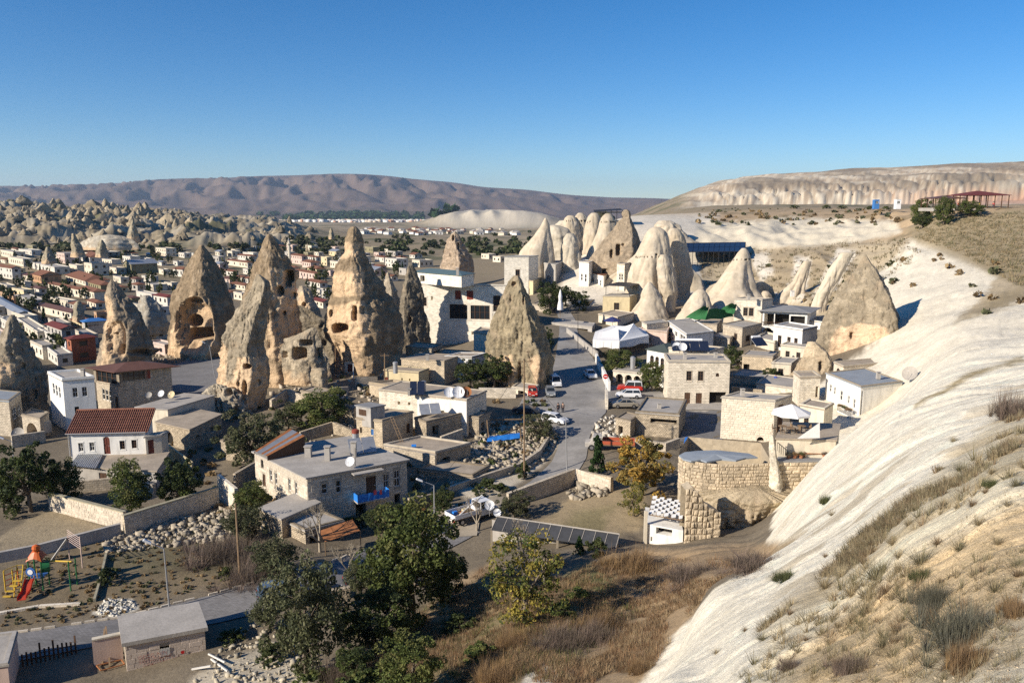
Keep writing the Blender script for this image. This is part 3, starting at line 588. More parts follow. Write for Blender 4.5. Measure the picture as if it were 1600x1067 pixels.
tuff('large smooth white cone with a rounded head in the centre of the group', [(355,1020,1030),(358,1014,1036),(363,1010,1041),(371,1006,1045),(385,999,1047),(397,993,1049),(410,988,1052),(429,981,1056),(450,978,1058),(480,975,1055),(503,975,1050),(530,975,1050)], 217, nr=150, na=150, amp=1.3, pits=(402,), caves=[(1030,493,6,8,4,3),(1008,470,1.5,2,1,2),(1026,398,2,1.5,1,2)], col=(.55,.465,.345))
tuff('smooth lower cone like a tent at the foot of the large white cone', [(441,1012,1017),(447,1008,1022),(455,1003,1030),(471,996,1038),(492,982,1045),(505,977,1048),(525,975,1048)], 203, col=(.53,.45,.335))
tuff('teardrop-shaped pale lobe right of the tent-like lower cone', [(398,1032,1042),(406,1027,1047),(420,1025,1051),(440,1027,1057),(455,1032,1058),(470,1040,1055),(495,1042,1052)], 209, col=(.53,.45,.335))
tuff('pale column with dry scrub on its left flank, right of the large white cone', [(357,1047,1059),(361,1043,1064),(368,1043,1069),(385,1047,1074),(403,1050,1080),(429,1055,1085),(450,1053,1079),(474,1046,1073),(500,1046,1072)], 224, nr=100, amp=1.5)
tuff('slender-topped white cone standing below the solar panel roof', [(388,1159,1166),(392,1155,1169),(398,1150,1171),(406,1144,1173),(420,1134,1174),(435,1122,1178),(450,1110,1185),(461,1100,1192),(480,1088,1197),(500,1085,1197)], 207, nr=120, pits=(406,), col=(.55,.465,.345))
tuff('low white mound next to the green netting', [(452,1091,1099),(457,1084,1104),(464,1078,1108),(475,1070,1113),(496,1058,1117),(520,1056,1117)], 196, col=(.55,.465,.345))
tuff('small round mound behind the balcony house', [(455,1192,1200),(460,1188,1205),(470,1186,1208),(490,1184,1210)], 205)
tuff('pale fin running down to the balcony house roof', [(395,1314,1336),(403,1308,1330),(420,1295,1322),(440,1283,1312),(460,1273,1298),(480,1268,1290),(505,1266,1286)], 190, col=(.58,.50,.375), depth=.6)
tuff('short pale fin in the scrub left of the longest fin', [(408,1256,1268),(420,1248,1265),(440,1238,1260),(455,1222,1258),(470,1208,1256),(490,1205,1256)], 212, col=(.55,.465,.345), depth=.6)
tuff('pale cave-riddled knob on the rear slope', [(345,1030,1048),(352,1022,1060),(365,1018,1072),(380,1018,1078)], 285, amp=2.5, col=(.52,.44,.33))
tuff('broad pale tuff mass that joins the white cones at their backs', [(392,1000,1060),(405,985,1075),(430,950,1095),(460,925,1105),(490,905,1115),(520,895,1120)], 236, col=(.50,.43,.32), amp=2.5, depth=.22, na=200)
tuff('pale wall of tuff behind the fluted domes', [(345,872,975),(360,862,992),(400,842,1010),(430,835,1015),(470,835,1015)], 305, col=(.56,.49,.38), amp=2.5, depth=.2, na=200)
tuff('scrubby tuff skirt under the slender-topped white cone', [(440,1120,1190),(455,1095,1215),(475,1075,1240),(500,1060,1260),(520,1055,1262)], 216, col=(.46,.39,.28), amp=2.5, depth=.25, na=180)
# stone spires of the far valley
for lab, o, Y in [('dark slender cone standing alone behind the far-left houses', [(365,112,117),(372,111,121),(380,110,125),(390,110,131),(402,110,136)], 420),
                  ('squat cone in front of the tower-like pink house', [(386,72,77),(392,69,81),(400,66,86),(412,64,90)], 395),
                  ('greenish cone left of the flat pale mound', [(375,156,161),(382,152,165),(393,149,168),(402,149,170)], 440),
                  ('leaning rock in the courtyard of the blue-floored school yard', [(470,120,125),(476,115,129),(488,113,132),(502,112,134)], 225),
                  ('lone pillar on the plain right of the badlands', [(357,516,519),(362,514,521),(370,513,523),(374,513,523)], 640),
                  ('rounded grey rock beside the white cube house', [(469,222,230),(475,216,238),(485,213,243),(500,212,245)], 215),
                  ('tallest spire of the badlands, sharp and shaded', [(328,214,219),(336,211,222),(345,208,224),(355,207,226)], 900),
                  ('pointed spire at the front of the badlands', [(344,206,209),(355,202,213),(368,198,217),(378,196,219)], 690)]:
    rock('rock_spire', lab, o, Y, crust=(.36, .31, .22), nr=50, na=56, seed=Y, cat='rock spire')
# badland spires: four shapes, many copies
def spire_mesh(sd):
    r = np.random.RandomState(sd); nz_, na_ = 14, 16
    t = np.linspace(0, 1, nz_); th = np.linspace(0, 2 * math.pi, na_, endpoint=False)
    TT, Z = np.meshgrid(th, t); rad = (1 - Z ** 1.6) * .5 + .03
    rad = rad * (1 + .75 * perlin(np.cos(TT) * 1.9 + sd, np.sin(TT) * 1.9, Z * 1.3)) + .09 * perlin(np.cos(TT) * 4, np.sin(TT) * 4 + sd, Z * 7)
    X = rad * np.cos(TT) + .12 * Z * r.uniform(-1, 1); Yv = rad * np.sin(TT)
    V = np.stack([X, Yv, Z], -1).reshape(-1, 3); i = np.arange(nz_ * na_).reshape(nz_, na_); j = np.roll(i, -1, 1)
    Q = np.stack([i[:-1], j[:-1], j[1:], i[1:]], -1).reshape(-1, 4)
    return big_mesh('rock_spire', V, Q, M_spire)
M_spire = mk('spire_tuff', (.31, .255, .175), .95, .22, .06, .6, .5, spec=.05, objrand=.28, bdist=1.5, fine=.2)
spm = [spire_mesh(s) for s in (3, 8, 21, 34, 55)]
_r = random.Random(5); nsp = 0
while nsp < 240:
    c = _r.uniform(-20, 500); Y = _r.uniform(660, 1150); a = (c - 800) / 1233; x = a * Y; z = H(x, Y)
    if perlin(x / 70, Y / 140, 4.0) < -.12: continue
    if c > 330 and _r.random() < .5: continue
    h = _r.uniform(3.5, 10) * (1.2 if c < 300 else .9) * (Y / 900)
    w = h * _r.uniform(.8, 1.9)
    o = link('rock_spire', spm[nsp % 5], None, T((x, Y, z - h * .15)) @ Matrix.Rotation(_r.uniform(0, 6.28), 4, 'Z') @ Matrix.Diagonal((w * _r.uniform(.6, 1.5), w * .8, h, 1)))
    tag(o, 'pale eroded rock spire crowded among the badlands beyond the town', 'rock spire', 'rock spires of the far badlands'); nsp += 1
# ------------------------------------------------------------------ building kit
WHITE = (.74, .72, .67); CREAMW = (.62, .55, .43); STONE = (.50, .43, .33); YSTONE = (.56, .45, .29); PINK = (.58, .44, .37); GREYW = (.40, .37, .33)
M_white = mk('whitewashed_plaster', WHITE, .9, .06, 1.2, .25, 8, stain=.22)
M_cream = mk('cream_plaster', CREAMW, .9, .08, 1.2, .25, 8, stain=.25)
M_yell = mk('yellow_plaster', (.60, .50, .31), .9, .08, 1.2, .25, 8, stain=.2)
M_pink = mk('pink_plaster', PINK, .9, .08, 1.2, .2, 8, stain=.2)
M_grey = mk('grey_cement_render', GREYW, .9, .12, 1.2, .3, 8, stain=.25)
M_stone = mk('cut_tuff_block_wall', (.53, .46, .36), .92, .12, 1.0, .7, 6, brick=(.5, .26, .55), stain=.25, bdist=.06)
M_stonew = mk('pale_tuff_block_wall', (.72, .65, .53), .92, .1, 1.0, .6, 6, brick=(.5, .26, .68), stain=.2, bdist=.05)
M_stoney = mk('yellow_tuff_block_wall', (.60, .50, .36), .92, .14, 1.0, .7, 6, brick=(.42, .24, .6), stain=.2, bdist=.06)
M_rubble = mk('rough_rubble_wall', (.50, .42, .31), .95, .25, 2.2, 1.0, 4, brick=(.34, .2, .45), stain=.3, bdist=.12, fine=.2)
M_mort = mk('mortar_bed', (.36, .31, .24), .95, .15, 2, .5, 6)
M_block = mk('tuff_block', (.55, .48, .38), .92, .10, 1.2, .6, 7, objrand=.16, bdist=.04, fine=.1)
M_blockw = mk('pale_pinkish_block', (.56, .47, .39), .92, .08, 1.2, .5, 7, objrand=.09, bdist=.03, fine=.08)
M_bould = mk('rough_boulder', (.50, .41, .29), .95, .32, .9, 1.0, 4, objrand=.22, bdist=.15, fine=.2)
M_brickred = mk('red_brick_wall', (.33, .12, .07), .9, .15, 2, .4, 8, brick=(.4, .2, .6))
M_roofc = mk('concrete_roof', (.37, .34, .30), .93, .16, .5, .35, 5, fine=.12)
M_roofg = mk('grey_felt_roof', (.24, .24, .24), .9, .15, .6, .3, 5)
M_roofb = mk('blue_grey_sheet_roof', (.27, .30, .33), .6, .12, .6, .25, 4)
M_roofm = mk('muddy_flat_roof', (.36, .30, .23), .95, .2, .6, .5, 4, fine=.12)
M_tile = mk('clay_roof_tile', (.24, .105, .065), .85, .22, 1.5, .4, 5, objrand=.1, fine=.15)
M_redroof = mk('red_sheet_roof', (.15, .04, .03), .7, .15, .8, .2, 4)
M_orange = mk('orange_clay_roof', (.19, .085, .05), .85, .2, 1, .3, 5)
M_brownroof = mk('brown_metal_roof', (.13, .065, .045), .55, .15, .8, .15, 4)
M_rust = mk('rusty_orange_sheet', (.34, .14, .055), .8, .3, 1.5, .4, 6, fine=.2)
M_zinc = mk('zinc_sheet', (.42, .43, .44), .45, .15, 1.2, .2, 5, metal=.5)
M_glass = mk('window_glass', (.02, .024, .028), .12, .0, 1, 0, spec=.6)
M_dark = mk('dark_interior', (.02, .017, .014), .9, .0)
M_frame = mk('white_window_frame', (.6, .58, .54), .6, .05)
M_framed = mk('dark_wood_frame', (.09, .05, .03), .7, .1)
M_wood = mk('weathered_timber', (.22, .15, .09), .85, .25, 3, .4, 12)
M_redwood = mk('red_brown_painted_wood', (.15, .045, .03), .7, .12)
M_redsh = mk('red_shutter', (.24, .055, .035), .7, .1)
M_bluep = mk('blue_paint', (.05, .17, .42), .6, .1)
M_tarp = mk('blue_tarpaulin', (.03, .20, .62), .5, .12, 3, .5, 5)
M_metal = mk('galvanised_metal', (.45, .45, .45), .45, .05, metal=.6)
M_dkmetal = mk('black_iron', (.03, .03, .032), .6, .05)
M_whitem = mk('white_painted_metal', (.72, .72, .72), .4, .04)
M_solar = mk('solar_panel_glass', (.015, .022, .045), .38, .1, 2, spec=.35)
M_canvas = mk('white_canvas', (.74, .73, .71), .8, .05, 1, .3, 3)
M_green = mk('green_netting', (.03, .13, .045), .8, .2, 2, .5, 6)

def unit_window(mx, my, fm, thick=.09):
    b = MB(); t = thick
    b.box(0, t, -.06, .04, 0, 1); b.box(1 - t, 1, -.06, .04, 0, 1); b.box(t, 1 - t, -.06, .04, 0, t * .7); b.box(t, 1 - t, -.06, .04, 1 - t * .7, 1)
    for i in range(1, mx): x = i / mx; b.box(x - t * .35, x + t * .35, -.05, .03, t * .7, 1 - t * .7)
    for i in range(1, my): z = i / my; b.box(t, 1 - t, -.045, .025, z - t * .25, z + t * .25)
    p = MB(); p.quad((0, .05, 0), (1, .05, 0), (1, .05, 1), (0, .05, 1))
    return b.mesh('window', fm), p.mesh('pane', M_glass)
WIN = {'win': unit_window(2, 2, M_frame), 'wind': unit_window(2, 3, M_framed), 'band': unit_window(4, 2, M_framed, .04), 'slit': unit_window(1, 2, M_frame, .12)}
_d = MB(); _d.box(0, 1, 0, .06, 0, 1); _d.box(.1, .45, -.03, 0, .1, .45); _d.box(.55, .9, -.03, 0, .1, .45); _d.box(.1, .45, -.03, 0, .55, .9); _d.box(.55, .9, -.03, 0, .55, .9)
_h = MB(); _h.tube((.8, -.10, .48), (.92, -.10, .48), .02); _h.tube((.92, -.10, .48), (.92, 0, .48), .02)
DOOR = {}
for kk, mm in (('door', M_redwood), ('doorb', M_framed), ('doorblue', M_bluep)): DOOR[kk] = (_d.mesh('door', mm), _h.mesh('handle', M_metal))
_s = MB(); _s.box(0, .49, -.08, .02, 0, 1); _s.box(.51, 1, -.08, .02, 0, 1)
for i in range(8): _s.box(.06, .43, -.1, -.08, .06 + i * .115, .12 + i * .115); _s.box(.57, .94, -.1, -.08, .06 + i * .115, .12 + i * .115)
SHUT = {'shut': _s.mesh('shutter', M_redsh), 'shutd': _s.mesh('shutter', M_framed)}
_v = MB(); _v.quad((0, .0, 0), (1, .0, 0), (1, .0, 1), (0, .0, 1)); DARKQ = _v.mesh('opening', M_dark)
_q = MB(); _q.quad((0, .0, 0), (1, .0, 0), (1, .0, 1), (0, .0, 1)); PANEQ = _q.mesh('window', M_glass)
_hd = MB(); _hd.box(-.12, 0, -.06, .02, -.06, 1.0); _hd.box(1, 1.12, -.06, .02, -.06, 1.0); _hd.box(-.18, 1.18, -.09, .02, 1.0, 1.12); _hd.box(-.2, 1.2, -.10, .02, -.14, -.06)
SURR = {}
def surround(m):
    if m.name not in SURR: SURR[m.name] = _hd.mesh('window_surround', m)
    return SURR[m.name]

def face(w, A, B, z0, z1, ops, root, detail, wallm, far=False):
    """one wall from A to B (outside on the right-hand side of the walk), holes where ops say so"""
    A = Vector((A[0], A[1], 0)); B = Vector((B[0], B[1], 0)); d = B - A; L = d.length; d.normalize(); inn = Vector((-d.y, d.x, 0)); Hh = z1 - z0
    def pt(s, t, r=0): return A + d * s + inn * r + Vector((0, 0, z0 + t))
    O = [(max(o[0], .005) * L, min(o[1], .995) * L, max(o[2], 0.0) * Hh, min(o[3], .985) * Hh, o[4]) for o in ops]
    us = sorted(set([0, L] + [v for o in O for v in o[:2]])); vs = sorted(set([0, Hh] + [v for o in O for v in o[2:4]]))
    for i in range(len(us) - 1):
        for j in range(len(vs) - 1):
            um, vm = (us[i] + us[i + 1]) / 2, (vs[j] + vs[j + 1]) / 2
            if any(o[0] < um < o[1] and o[2] < vm < o[3] for o in O): continue
            w.quad(pt(us[i], vs[j]), pt(us[i + 1], vs[j]), pt(us[i + 1], vs[j + 1]), pt(us[i], vs[j + 1]),
                   uv=[(us[i], vs[j]), (us[i + 1], vs[j]), (us[i + 1], vs[j + 1]), (us[i], vs[j + 1])])
    for s0, s1, t0, t1, kind in O:
        arch = kind.startswith('a_'); k = kind[2:] if arch else kind
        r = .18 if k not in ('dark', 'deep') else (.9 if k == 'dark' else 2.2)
        if far: r = .15
        def rq(a, b, c, e): w.quad(a, b, c, e, uv=[(0, 0), (.2, 0), (.2, .2), (0, .2)])
        rq(pt(s0, t0), pt(s0, t0, r), pt(s0, t1, r), pt(s0, t1)); rq(pt(s1, t0, r), pt(s1, t0), pt(s1, t1), pt(s1, t1, r))
        rq(pt(s0, t1), pt(s0, t1, r), pt(s1, t1, r), pt(s1, t1)); rq(pt(s0, t0, r), pt(s0, t0), pt(s1, t0), pt(s1, t0, r))
        M = Matrix(((d.x, inn.x, 0, 0), (d.y, inn.y, 0, 0), (0, 0, 1, 0), (0, 0, 0, 1)))
        M = T(pt(s0, t0, r)) @ M
        Sx = lambda me_y=1: Matrix.Diagonal((s1 - s0, me_y, t1 - t0, 1))
        if arch:
            c = (s0 + s1) / 2; rr = (s1 - s0) / 2; ht = min(rr, t1 - t0); n = 8; y_ = .02
            for sgn in (-1, 1):
                pts = [pt(c + sgn * rr, t1, y_)]
                arc = [pt(c + sgn * rr * math.cos(a), t1 - ht + ht * math.sin(a), y_) for a in [math.pi / 2 * q / n for q in range(n + 1)]]
                for q in range(n):
                    tri = [pts[0], arc[q], arc[q + 1]] if sgn < 0 else [pts[0], arc[q + 1], arc[q]]
                    w.poly(tri, uv=[(0, 0), (.2, 0), (.2, .2)])
        if far: link('window', PANEQ, root, M @ T((0, -.005, 0)) @ Sx()); continue
        if k in WIN:
            fr = link('window', WIN[k][0], root, M @ T((0, -.06, 0)) @ Sx()); link('pane', WIN[k][1], fr, M @ T((0, -.06, 0)) @ Sx())
            if detail and not arch: link('window_surround', surround(wallm), root, M @ T((0, -r, 0)) @ Sx(.5))
        elif k in DOOR:
            dr = link('door', DOOR[k][0], root, M @ T((0, -.08, 0)) @ Sx()); link('handle', DOOR[k][1], dr, M @ T((0, -.08, 0)) @ Sx())
        elif k in SHUT:
            link('shutter', SHUT[k], root, M @ T((0, -.12, 0)) @ Sx())
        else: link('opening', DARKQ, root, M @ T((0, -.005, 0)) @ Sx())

def inset(poly, dd):
    """offset a convex counter-clockwise footprint inwards (negative: outwards)"""
    n = len(poly); out = []
    for i in range(n):
        p0, p1, p2 = Vector(poly[i - 1][:2]), Vector(poly[i][:2]), Vector(poly[(i + 1) % n][:2])
        a = (p1 - p0).normalized(); b = (p2 - p1).normalized(); na = Vector((-a.y, a.x)); nb = Vector((-b.y, b.x))
        m = (na + nb); m = m / max(m.length_squared, .2) * 2; m = m / 1.0
        out.append(p1 + m * dd)
    return out
def prism(b, poly, z0, z1, m=0):
    n = len(poly)
    b.poly([(p[0], p[1], z1) for p in poly], m); b.poly([(p[0], p[1], z0) for p in reversed(poly)], m)
    for i in range(n):
        p, q = poly[i], poly[(i + 1) % n]; b.quad((p[0], p[1], z0), (q[0], q[1], z0), (q[0], q[1], z1), (p[0], p[1], z1), m)
def ring(b, poly, w, z0, z1, m=0):
    ins = inset(poly, w); n = len(poly)
    for i in range(n):
        p, q, pi, qi = poly[i], poly[(i + 1) % n], ins[i], ins[(i + 1) % n]
        b.quad((p[0], p[1], z0), (q[0], q[1], z0), (q[0], q[1], z1), (p[0], p[1], z1), m)
        b.quad((qi[0], qi[1], z0), (pi[0], pi[1], z0), (pi[0], pi[1], z1), (qi[0], qi[1], z1), m)
        b.quad((p[0], p[1], z1), (q[0], q[1], z1), (qi[0], qi[1], z1), (pi[0], pi[1], z1), m)
def flat_roof(root, F4, z1, roofm, edgem, par=.18, over=.12, th=.16):
    out = inset(F4, -over); b = MB(); prism(b, out, z1 + .002, z1 + th); b.build('roof', roofm, root)
    if par > 0:
        b = MB(); ring(b, inset(F4, -over * .4), .28, z1 + th + .003, z1 + th + par); b.build('parapet', edgem, root)
def hip_roof(root, F4, z1, h, m, over=.5, gable=False, wallm=None, name='roof', wavy=0):
    out = inset(F4, -over); P4 = [Vector((p[0], p[1], z1)) for p in out]
    l01 = (P4[1] - P4[0]).length; l12 = (P4[2] - P4[1]).length
    b = MB()
    if l01 >= l12: q = P4
    else: q = [P4[1], P4[2], P4[3], P4[0]]; l01, l12 = l12, l01
    k = 0 if gable else min(l12 / l01 / 2, .5)
    mA = (q[0] + q[3]) / 2; mB = (q[1] + q[2]) / 2; up = Vector((0, 0, h))
    rA = mA + (mB - mA) * k + up; rB = mB + (mA - mB) * k + up
    th = Vector((0, 0, -.10))
    for off in (Vector((0, 0, .0)),):
        b.quad(q[0], q[1], rB, rA); b.quad(q[2], q[3], rA, rB)
        if gable: pass
        else: b.poly([q[1], q[2], rB]); b.poly([q[3], q[0], rA])
    b.quad(q[0] + th, q[3] + th, q[2] + th, q[1] + th)
    for i in range(4):
        j = (i + 1) % 4; b.quad(q[i] + th, q[j] + th, q[j], q[i])
    o = b.build(name, m, root)
    if gable and wallm:
        g = MB(); gi = [Vector((p[0], p[1], z1)) for p in F4]
        if (P4[1] - P4[0]).length < (P4[2] - P4[1]).length: gi = [gi[1], gi[2], gi[3], gi[0]]
        hh = h * .93
        g.poly([gi[1], gi[2], (gi[1] + gi[2]) / 2 + Vector((0, 0, hh))]); g.poly([gi[3], gi[0], (gi[3] + gi[0]) / 2 + Vector((0, 0, hh))])
        g.build('gable', wallm, root)
    return o

STONE_MESH = []
def _stone_mesh(sd, m, soft=.08):
    r = random.Random(sd); b = MB(); e = soft
    def j(): return r.uniform(-.03, .03)
    # a block whose front edges are worn back: 4 back + 4 rim + 4 front vertices
    bk = [Vector((x, .0, z)) for x, z in ((0, 0), (1, 0), (1, 1), (0, 1))]
    rim = [Vector((x + j(), -.55, z + j())) for x, z in ((0, 0), (1, 0), (1, 1), (0, 1))]
    fr = [Vector((x + j(), -1.0 + j() * 2, z + j())) for x, z in ((e, e * 1.4), (1 - e, e * 1.4), (1 - e, 1 - e * 1.4), (e, 1 - e * 1.4))]
    for lo, hi in ((bk, rim), (rim, fr)):
        for i in range(4): k = (i + 1) % 4; b.quad(lo[i], lo[k], hi[k], hi[i])
    b.poly(fr)
    return b.mesh('stone', m)
def stones(root, A, B, z0, z1, course, length, m, proud=.05, gap=.02, ops=(), name='stone', maxn=300, soft=.08, jit=.0, seed=1):
    A = Vector((A[0], A[1], 0)); B = Vector((B[0], B[1], 0)); d = B - A; L = d.length; d.normalize(); inn = Vector((-d.y, d.x, 0)); Hh = z1 - z0
    key = m.name + str(soft)
    ms = [me for k, me in STONE_MESH if k == key]
    if not ms:
        ms = [_stone_mesh(s + 7, m, soft) for s in range(4)]; STONE_MESH.extend((key, me) for me in ms)
    r = random.Random(seed); M0 = Matrix(((d.x, inn.x, 0, 0), (d.y, inn.y, 0, 0), (0, 0, 1, 0), (0, 0, 0, 1)))
    O = [(o[0] * L, o[1] * L, o[2] * Hh, o[3] * Hh) for o in ops]
    nrow = max(1, int(round(Hh / course))); ch = Hh / nrow; spec = []
    for q in range(nrow):
        s = -r.uniform(0, length * .8); t0 = q * ch
        while s < L:
            l = length * r.uniform(.65, 1.35); a, b2 = max(s, 0), min(s + l, L); s += l
            if b2 - a < .12: continue
            if any(a < o[1] - .02 and b2 > o[0] + .02 and t0 < o[3] - .02 and t0 + ch > o[2] + .02 for o in O):
                # trim against openings
                segs = [(a, b2)]
                for o in O:
                    if t0 < o[3] - .02 and t0 + ch > o[2] + .02:
                        ns = []
                        for u, v in segs:
                            if v <= o[0] or u >= o[1]: ns.append((u, v)); continue
                            if o[0] - u > .12: ns.append((u, o[0]))
                            if v - o[1] > .12: ns.append((o[1], v))
                        segs = ns
                spec += [(u, v, t0) for u, v in segs]
            else: spec.append((a, b2, t0))
    rest = MB()
    for n, (a, b2, t0) in enumerate(spec):
        p = A + d * (a + gap / 2) + Vector((0, 0, z0 + t0 + gap / 2)); pr = proud * r.uniform(.6, 1.5)
        sc = Matrix.Diagonal((b2 - a - gap, pr, ch - gap, 1))
        J = Matrix.Rotation(r.uniform(-jit, jit), 4, 'Y')
        M = T(p) @ M0 @ J @ sc
        if n < maxn: link(name, ms[r.randrange(4)], root, M)
        else:
            me = ms[r.randrange(4)]; k = len(rest.v); rest.v += [tuple(M @ v.co) for v in me.vertices]
            for f in me.polygons: rest.f.append(tuple(k + i for i in f.vertices)); rest.m.append(0); rest.uv.append(None)
    if rest.v: tag(rest.build('stone_courses', m, root), kind='stuff')
    return len(spec)

def foot(pts, ztop=None, zb=0.0, base_py=None):
    """footprint from three roof-corner sight lines A (left), B (near), C (right or back right)"""
    if base_py is not None:
        Y = (zb - CAMZ) / slope(base_py); ztop = zat(pts[1][1], Y)
    A, B, C = [PZ(p[0], p[1], ztop) for p in pts]; D = A + (C - B)
    return [A, B, C, D], ztop
def blk(name, label, pts, zb=0.0, base_py=None, ztop=None, wall=None, roof='flat', roofm=None, edgem=None, AB=(), BC=(), CD=(), DA=(), cat='house', group=None,
        par=.18, rh=1.5, detail=True, over=.12, far=False, sink=1.0, F4=None, skin=None, th=.16):
    if F4 is None: F4, ztop = foot(pts, ztop, zb, base_py)
    wall = wall or M_stone; roofm = roofm or M_roofc; edgem = edgem or wall
    c = sum((Vector(p) for p in F4), Vector()) / 4
    root = thing(name, label, cat, (c.x, c.y, zb), group)
    w = MB(); z0 = zb - sink; Hh = ztop - zb
    def fix(ops): return [(o[0], o[1], (o[2] * Hh + sink) / (Hh + sink), (o[3] * Hh + sink) / (Hh + sink), o[4]) for o in ops]
    for (p, q, ops) in ((0, 1, AB), (1, 2, BC), (2, 3, CD), (3, 0, DA)):
        face(w, F4[p], F4[q], z0, ztop, fix(ops), root, detail, wall, far)
    w.build('wall', wall, root)
    if roof == 'flat': flat_roof(root, F4, ztop, roofm, edgem, par, over, th)
    elif roof in ('hip', 'gable'): hip_roof(root, F4, ztop, rh, roofm, over, roof == 'gable', wall)
    root['zt'] = ztop
    if skin:
        for (p, q, ops) in ((0, 1, AB), (1, 2, BC)):
            if (p == 0 and 'A' in skin[0]) or (p == 1 and 'B' in skin[0]):
                stones(root, F4[p], F4[q], zb, ztop, skin[1], skin[2], skin[3], ops=list(ops), seed=p + 3, **(skin[4] if len(skin) > 4 else {}))
    return root, F4, ztop
M_hotel = mk('hotel_white_stone', (.80, .75, .64), .92, .06, 1.0, .4, 6, brick=(.6, .3, .85), stain=.12, bdist=.04)
M_dullwhite = mk('dull_white_plaster', (.56, .52, .45), .9, .1, .3, .2, 6)
# ------------------------------------------------------------------ the houses one can tell apart
# white farmhouse with a tiled roof
r_, F4, zt = blk('farmhouse', 'white single-storey farmhouse with red-brown ribbed tile roof and arched door', [(108,677),(226,674),(238,660)], 2.6, 709, wall=M_white, roof=None,
    AB=[(.105,.168,.19,.57,'win'),(.252,.315,.21,.58,'win'),(.44,.525,.04,.81,'a_door'),(.654,.723,.24,.62,'wind'),(.813,.88,.27,.64,'wind')])
A, B, C, D = F4
def tile_roof(root, A, B, C, D, zt, rise, m, over=.35, step=.27):
    """mono-pitch roof rising from edge AB to edge DC, one ribbed row of clay tiles per step"""
    a, b = Vector(A), Vector(B); u = (b - a).normalized(); v = (Vector(D) - a); vl = v.length; v.normalize()
    a0 = a - u * over - v * over; L = (b - a).length + 2 * over; Wd = vl + 2 * over
    s = MB(); n = Vector((0, 0, 1))
    def pt(i, j, h=0): return a0 + u * i + v * j + Vector((0, 0, .05 + rise * (j / Wd) + h))
    s.quad(pt(0, 0), pt(L, 0), pt(L, Wd), pt(0, Wd)); s.quad(pt(0, 0, -.15), pt(0, Wd, -.15), pt(L, Wd, -.15), pt(L, 0, -.15))
    for p, q in (((0, 0), (L, 0)), ((L, 0), (L, Wd)), ((L, Wd), (0, Wd)), ((0, Wd), (0, 0))): s.quad(pt(*p, -.15), pt(*q, -.15), pt(*q), pt(*p))
    roof = s.build('roof', m, root)
    N = int(L / step)
    t = MB(); k = 8
    for q in range(k):   # overlapping lengths down the slope
        j0, j1 = Wd * q / k, Wd * (q + 1) / k + .05
        t.v += [tuple(Vector((0, 0, .0)) + v * 0 + p) for p in (v * j0 + Vector((0, 0, rise * j0 / Wd + .02)) - u * .09, v * j0 + Vector((0, 0, rise * j0 / Wd + .13)), v * j0 + Vector((0, 0, rise * j0 / Wd + .02)) + u * .09,
                v * j1 + Vector((0, 0, rise * j1 / Wd + .01)) - u * .08, v * j1 + Vector((0, 0, rise * j1 / Wd + .08)), v * j1 + Vector((0, 0, rise * j1 / Wd + .01)) + u * .08)]
        o = q * 6
        for f in ((0, 1, 4, 3), (1, 2, 5, 4), (0, 2, 1)): t.f.append(tuple(o + i for i in f)); t.m.append(0); t.uv.append(None)
    me = t.mesh('tile_row', m)
    for i in range(N + 1):
        link('tile_row', me, root, T(a0 + u * (step * i + .1) + Vector((0, 0, .05))))
    b2 = MB(); b2.tube(pt(0, Wd, .06), pt(L, Wd, .06), .12, n=8); b2.build('ridge_cap', m, root)
    return roof
tile_roof(r_, A, B, C, D, zt, 1.75, M_tile)
g = MB(); g.poly([B, C, Vector(C) + Vector((0, 0, 1.6))]); g.poly([A, Vector(D) + Vector((0, 0, 1.6)), D]); g.quad(C, D, Vector(D) + Vector((0, 0, 1.6)), Vector(C) + Vector((0, 0, 1.6))); g.build('gable', M_white, r_)
gt = MB(); gt.tube(A + Vector((-.3, -.42, .0)), B + Vector((.3, -.42, .0)), .07); gt.tube(A + Vector((-.1, -.1, 0)), Vector((A.x - .1, A.y - .1, 2.6)), .05); gt.build('gutter', M_metal, r_)
blk('annex', 'small cream annex with a dark red door right of the white farmhouse', [(227,684),(252,681),(262,676)], 2.6, 707, wall=M_cream, AB=[(.12,.5,.02,.85,'door')], cat='annex', par=.1)
r_, F4, zt = blk('storehouse', 'low stone storehouse whose flat roof is the farmhouse terrace', [(110,730),(244,737),(264,707)], 0, ztop=2.45, wall=M_grey, roofm=M_roofm, AB=[(.33,.42,.0,.8,'doorb'),(.55,.62,.3,.7,'wind')], cat='storehouse', par=0)
sh = MB(); a_, b_, c_, d_ = [PZ(x, y, 2.75) for x, y in ((108,728),(150,732),(162,710),(122,709))]
for i in range(14):
    u0, u1 = i / 14, (i + 1) / 14; um = (u0 + u1) / 2
    P0, P1, Pm = a_.lerp(b_, u0), a_.lerp(b_, u1), a_.lerp(b_, um) + Vector((0, 0, .09)); Q0, Q1, Qm = d_.lerp(c_, u0), d_.lerp(c_, u1), d_.lerp(c_, um) + Vector((0, 0, .09))
    sh.quad(P0, Pm, Qm, Q0); sh.quad(Pm, P1, Q1, Qm)
sh.build('corrugated_sheet', M_zinc, r_)
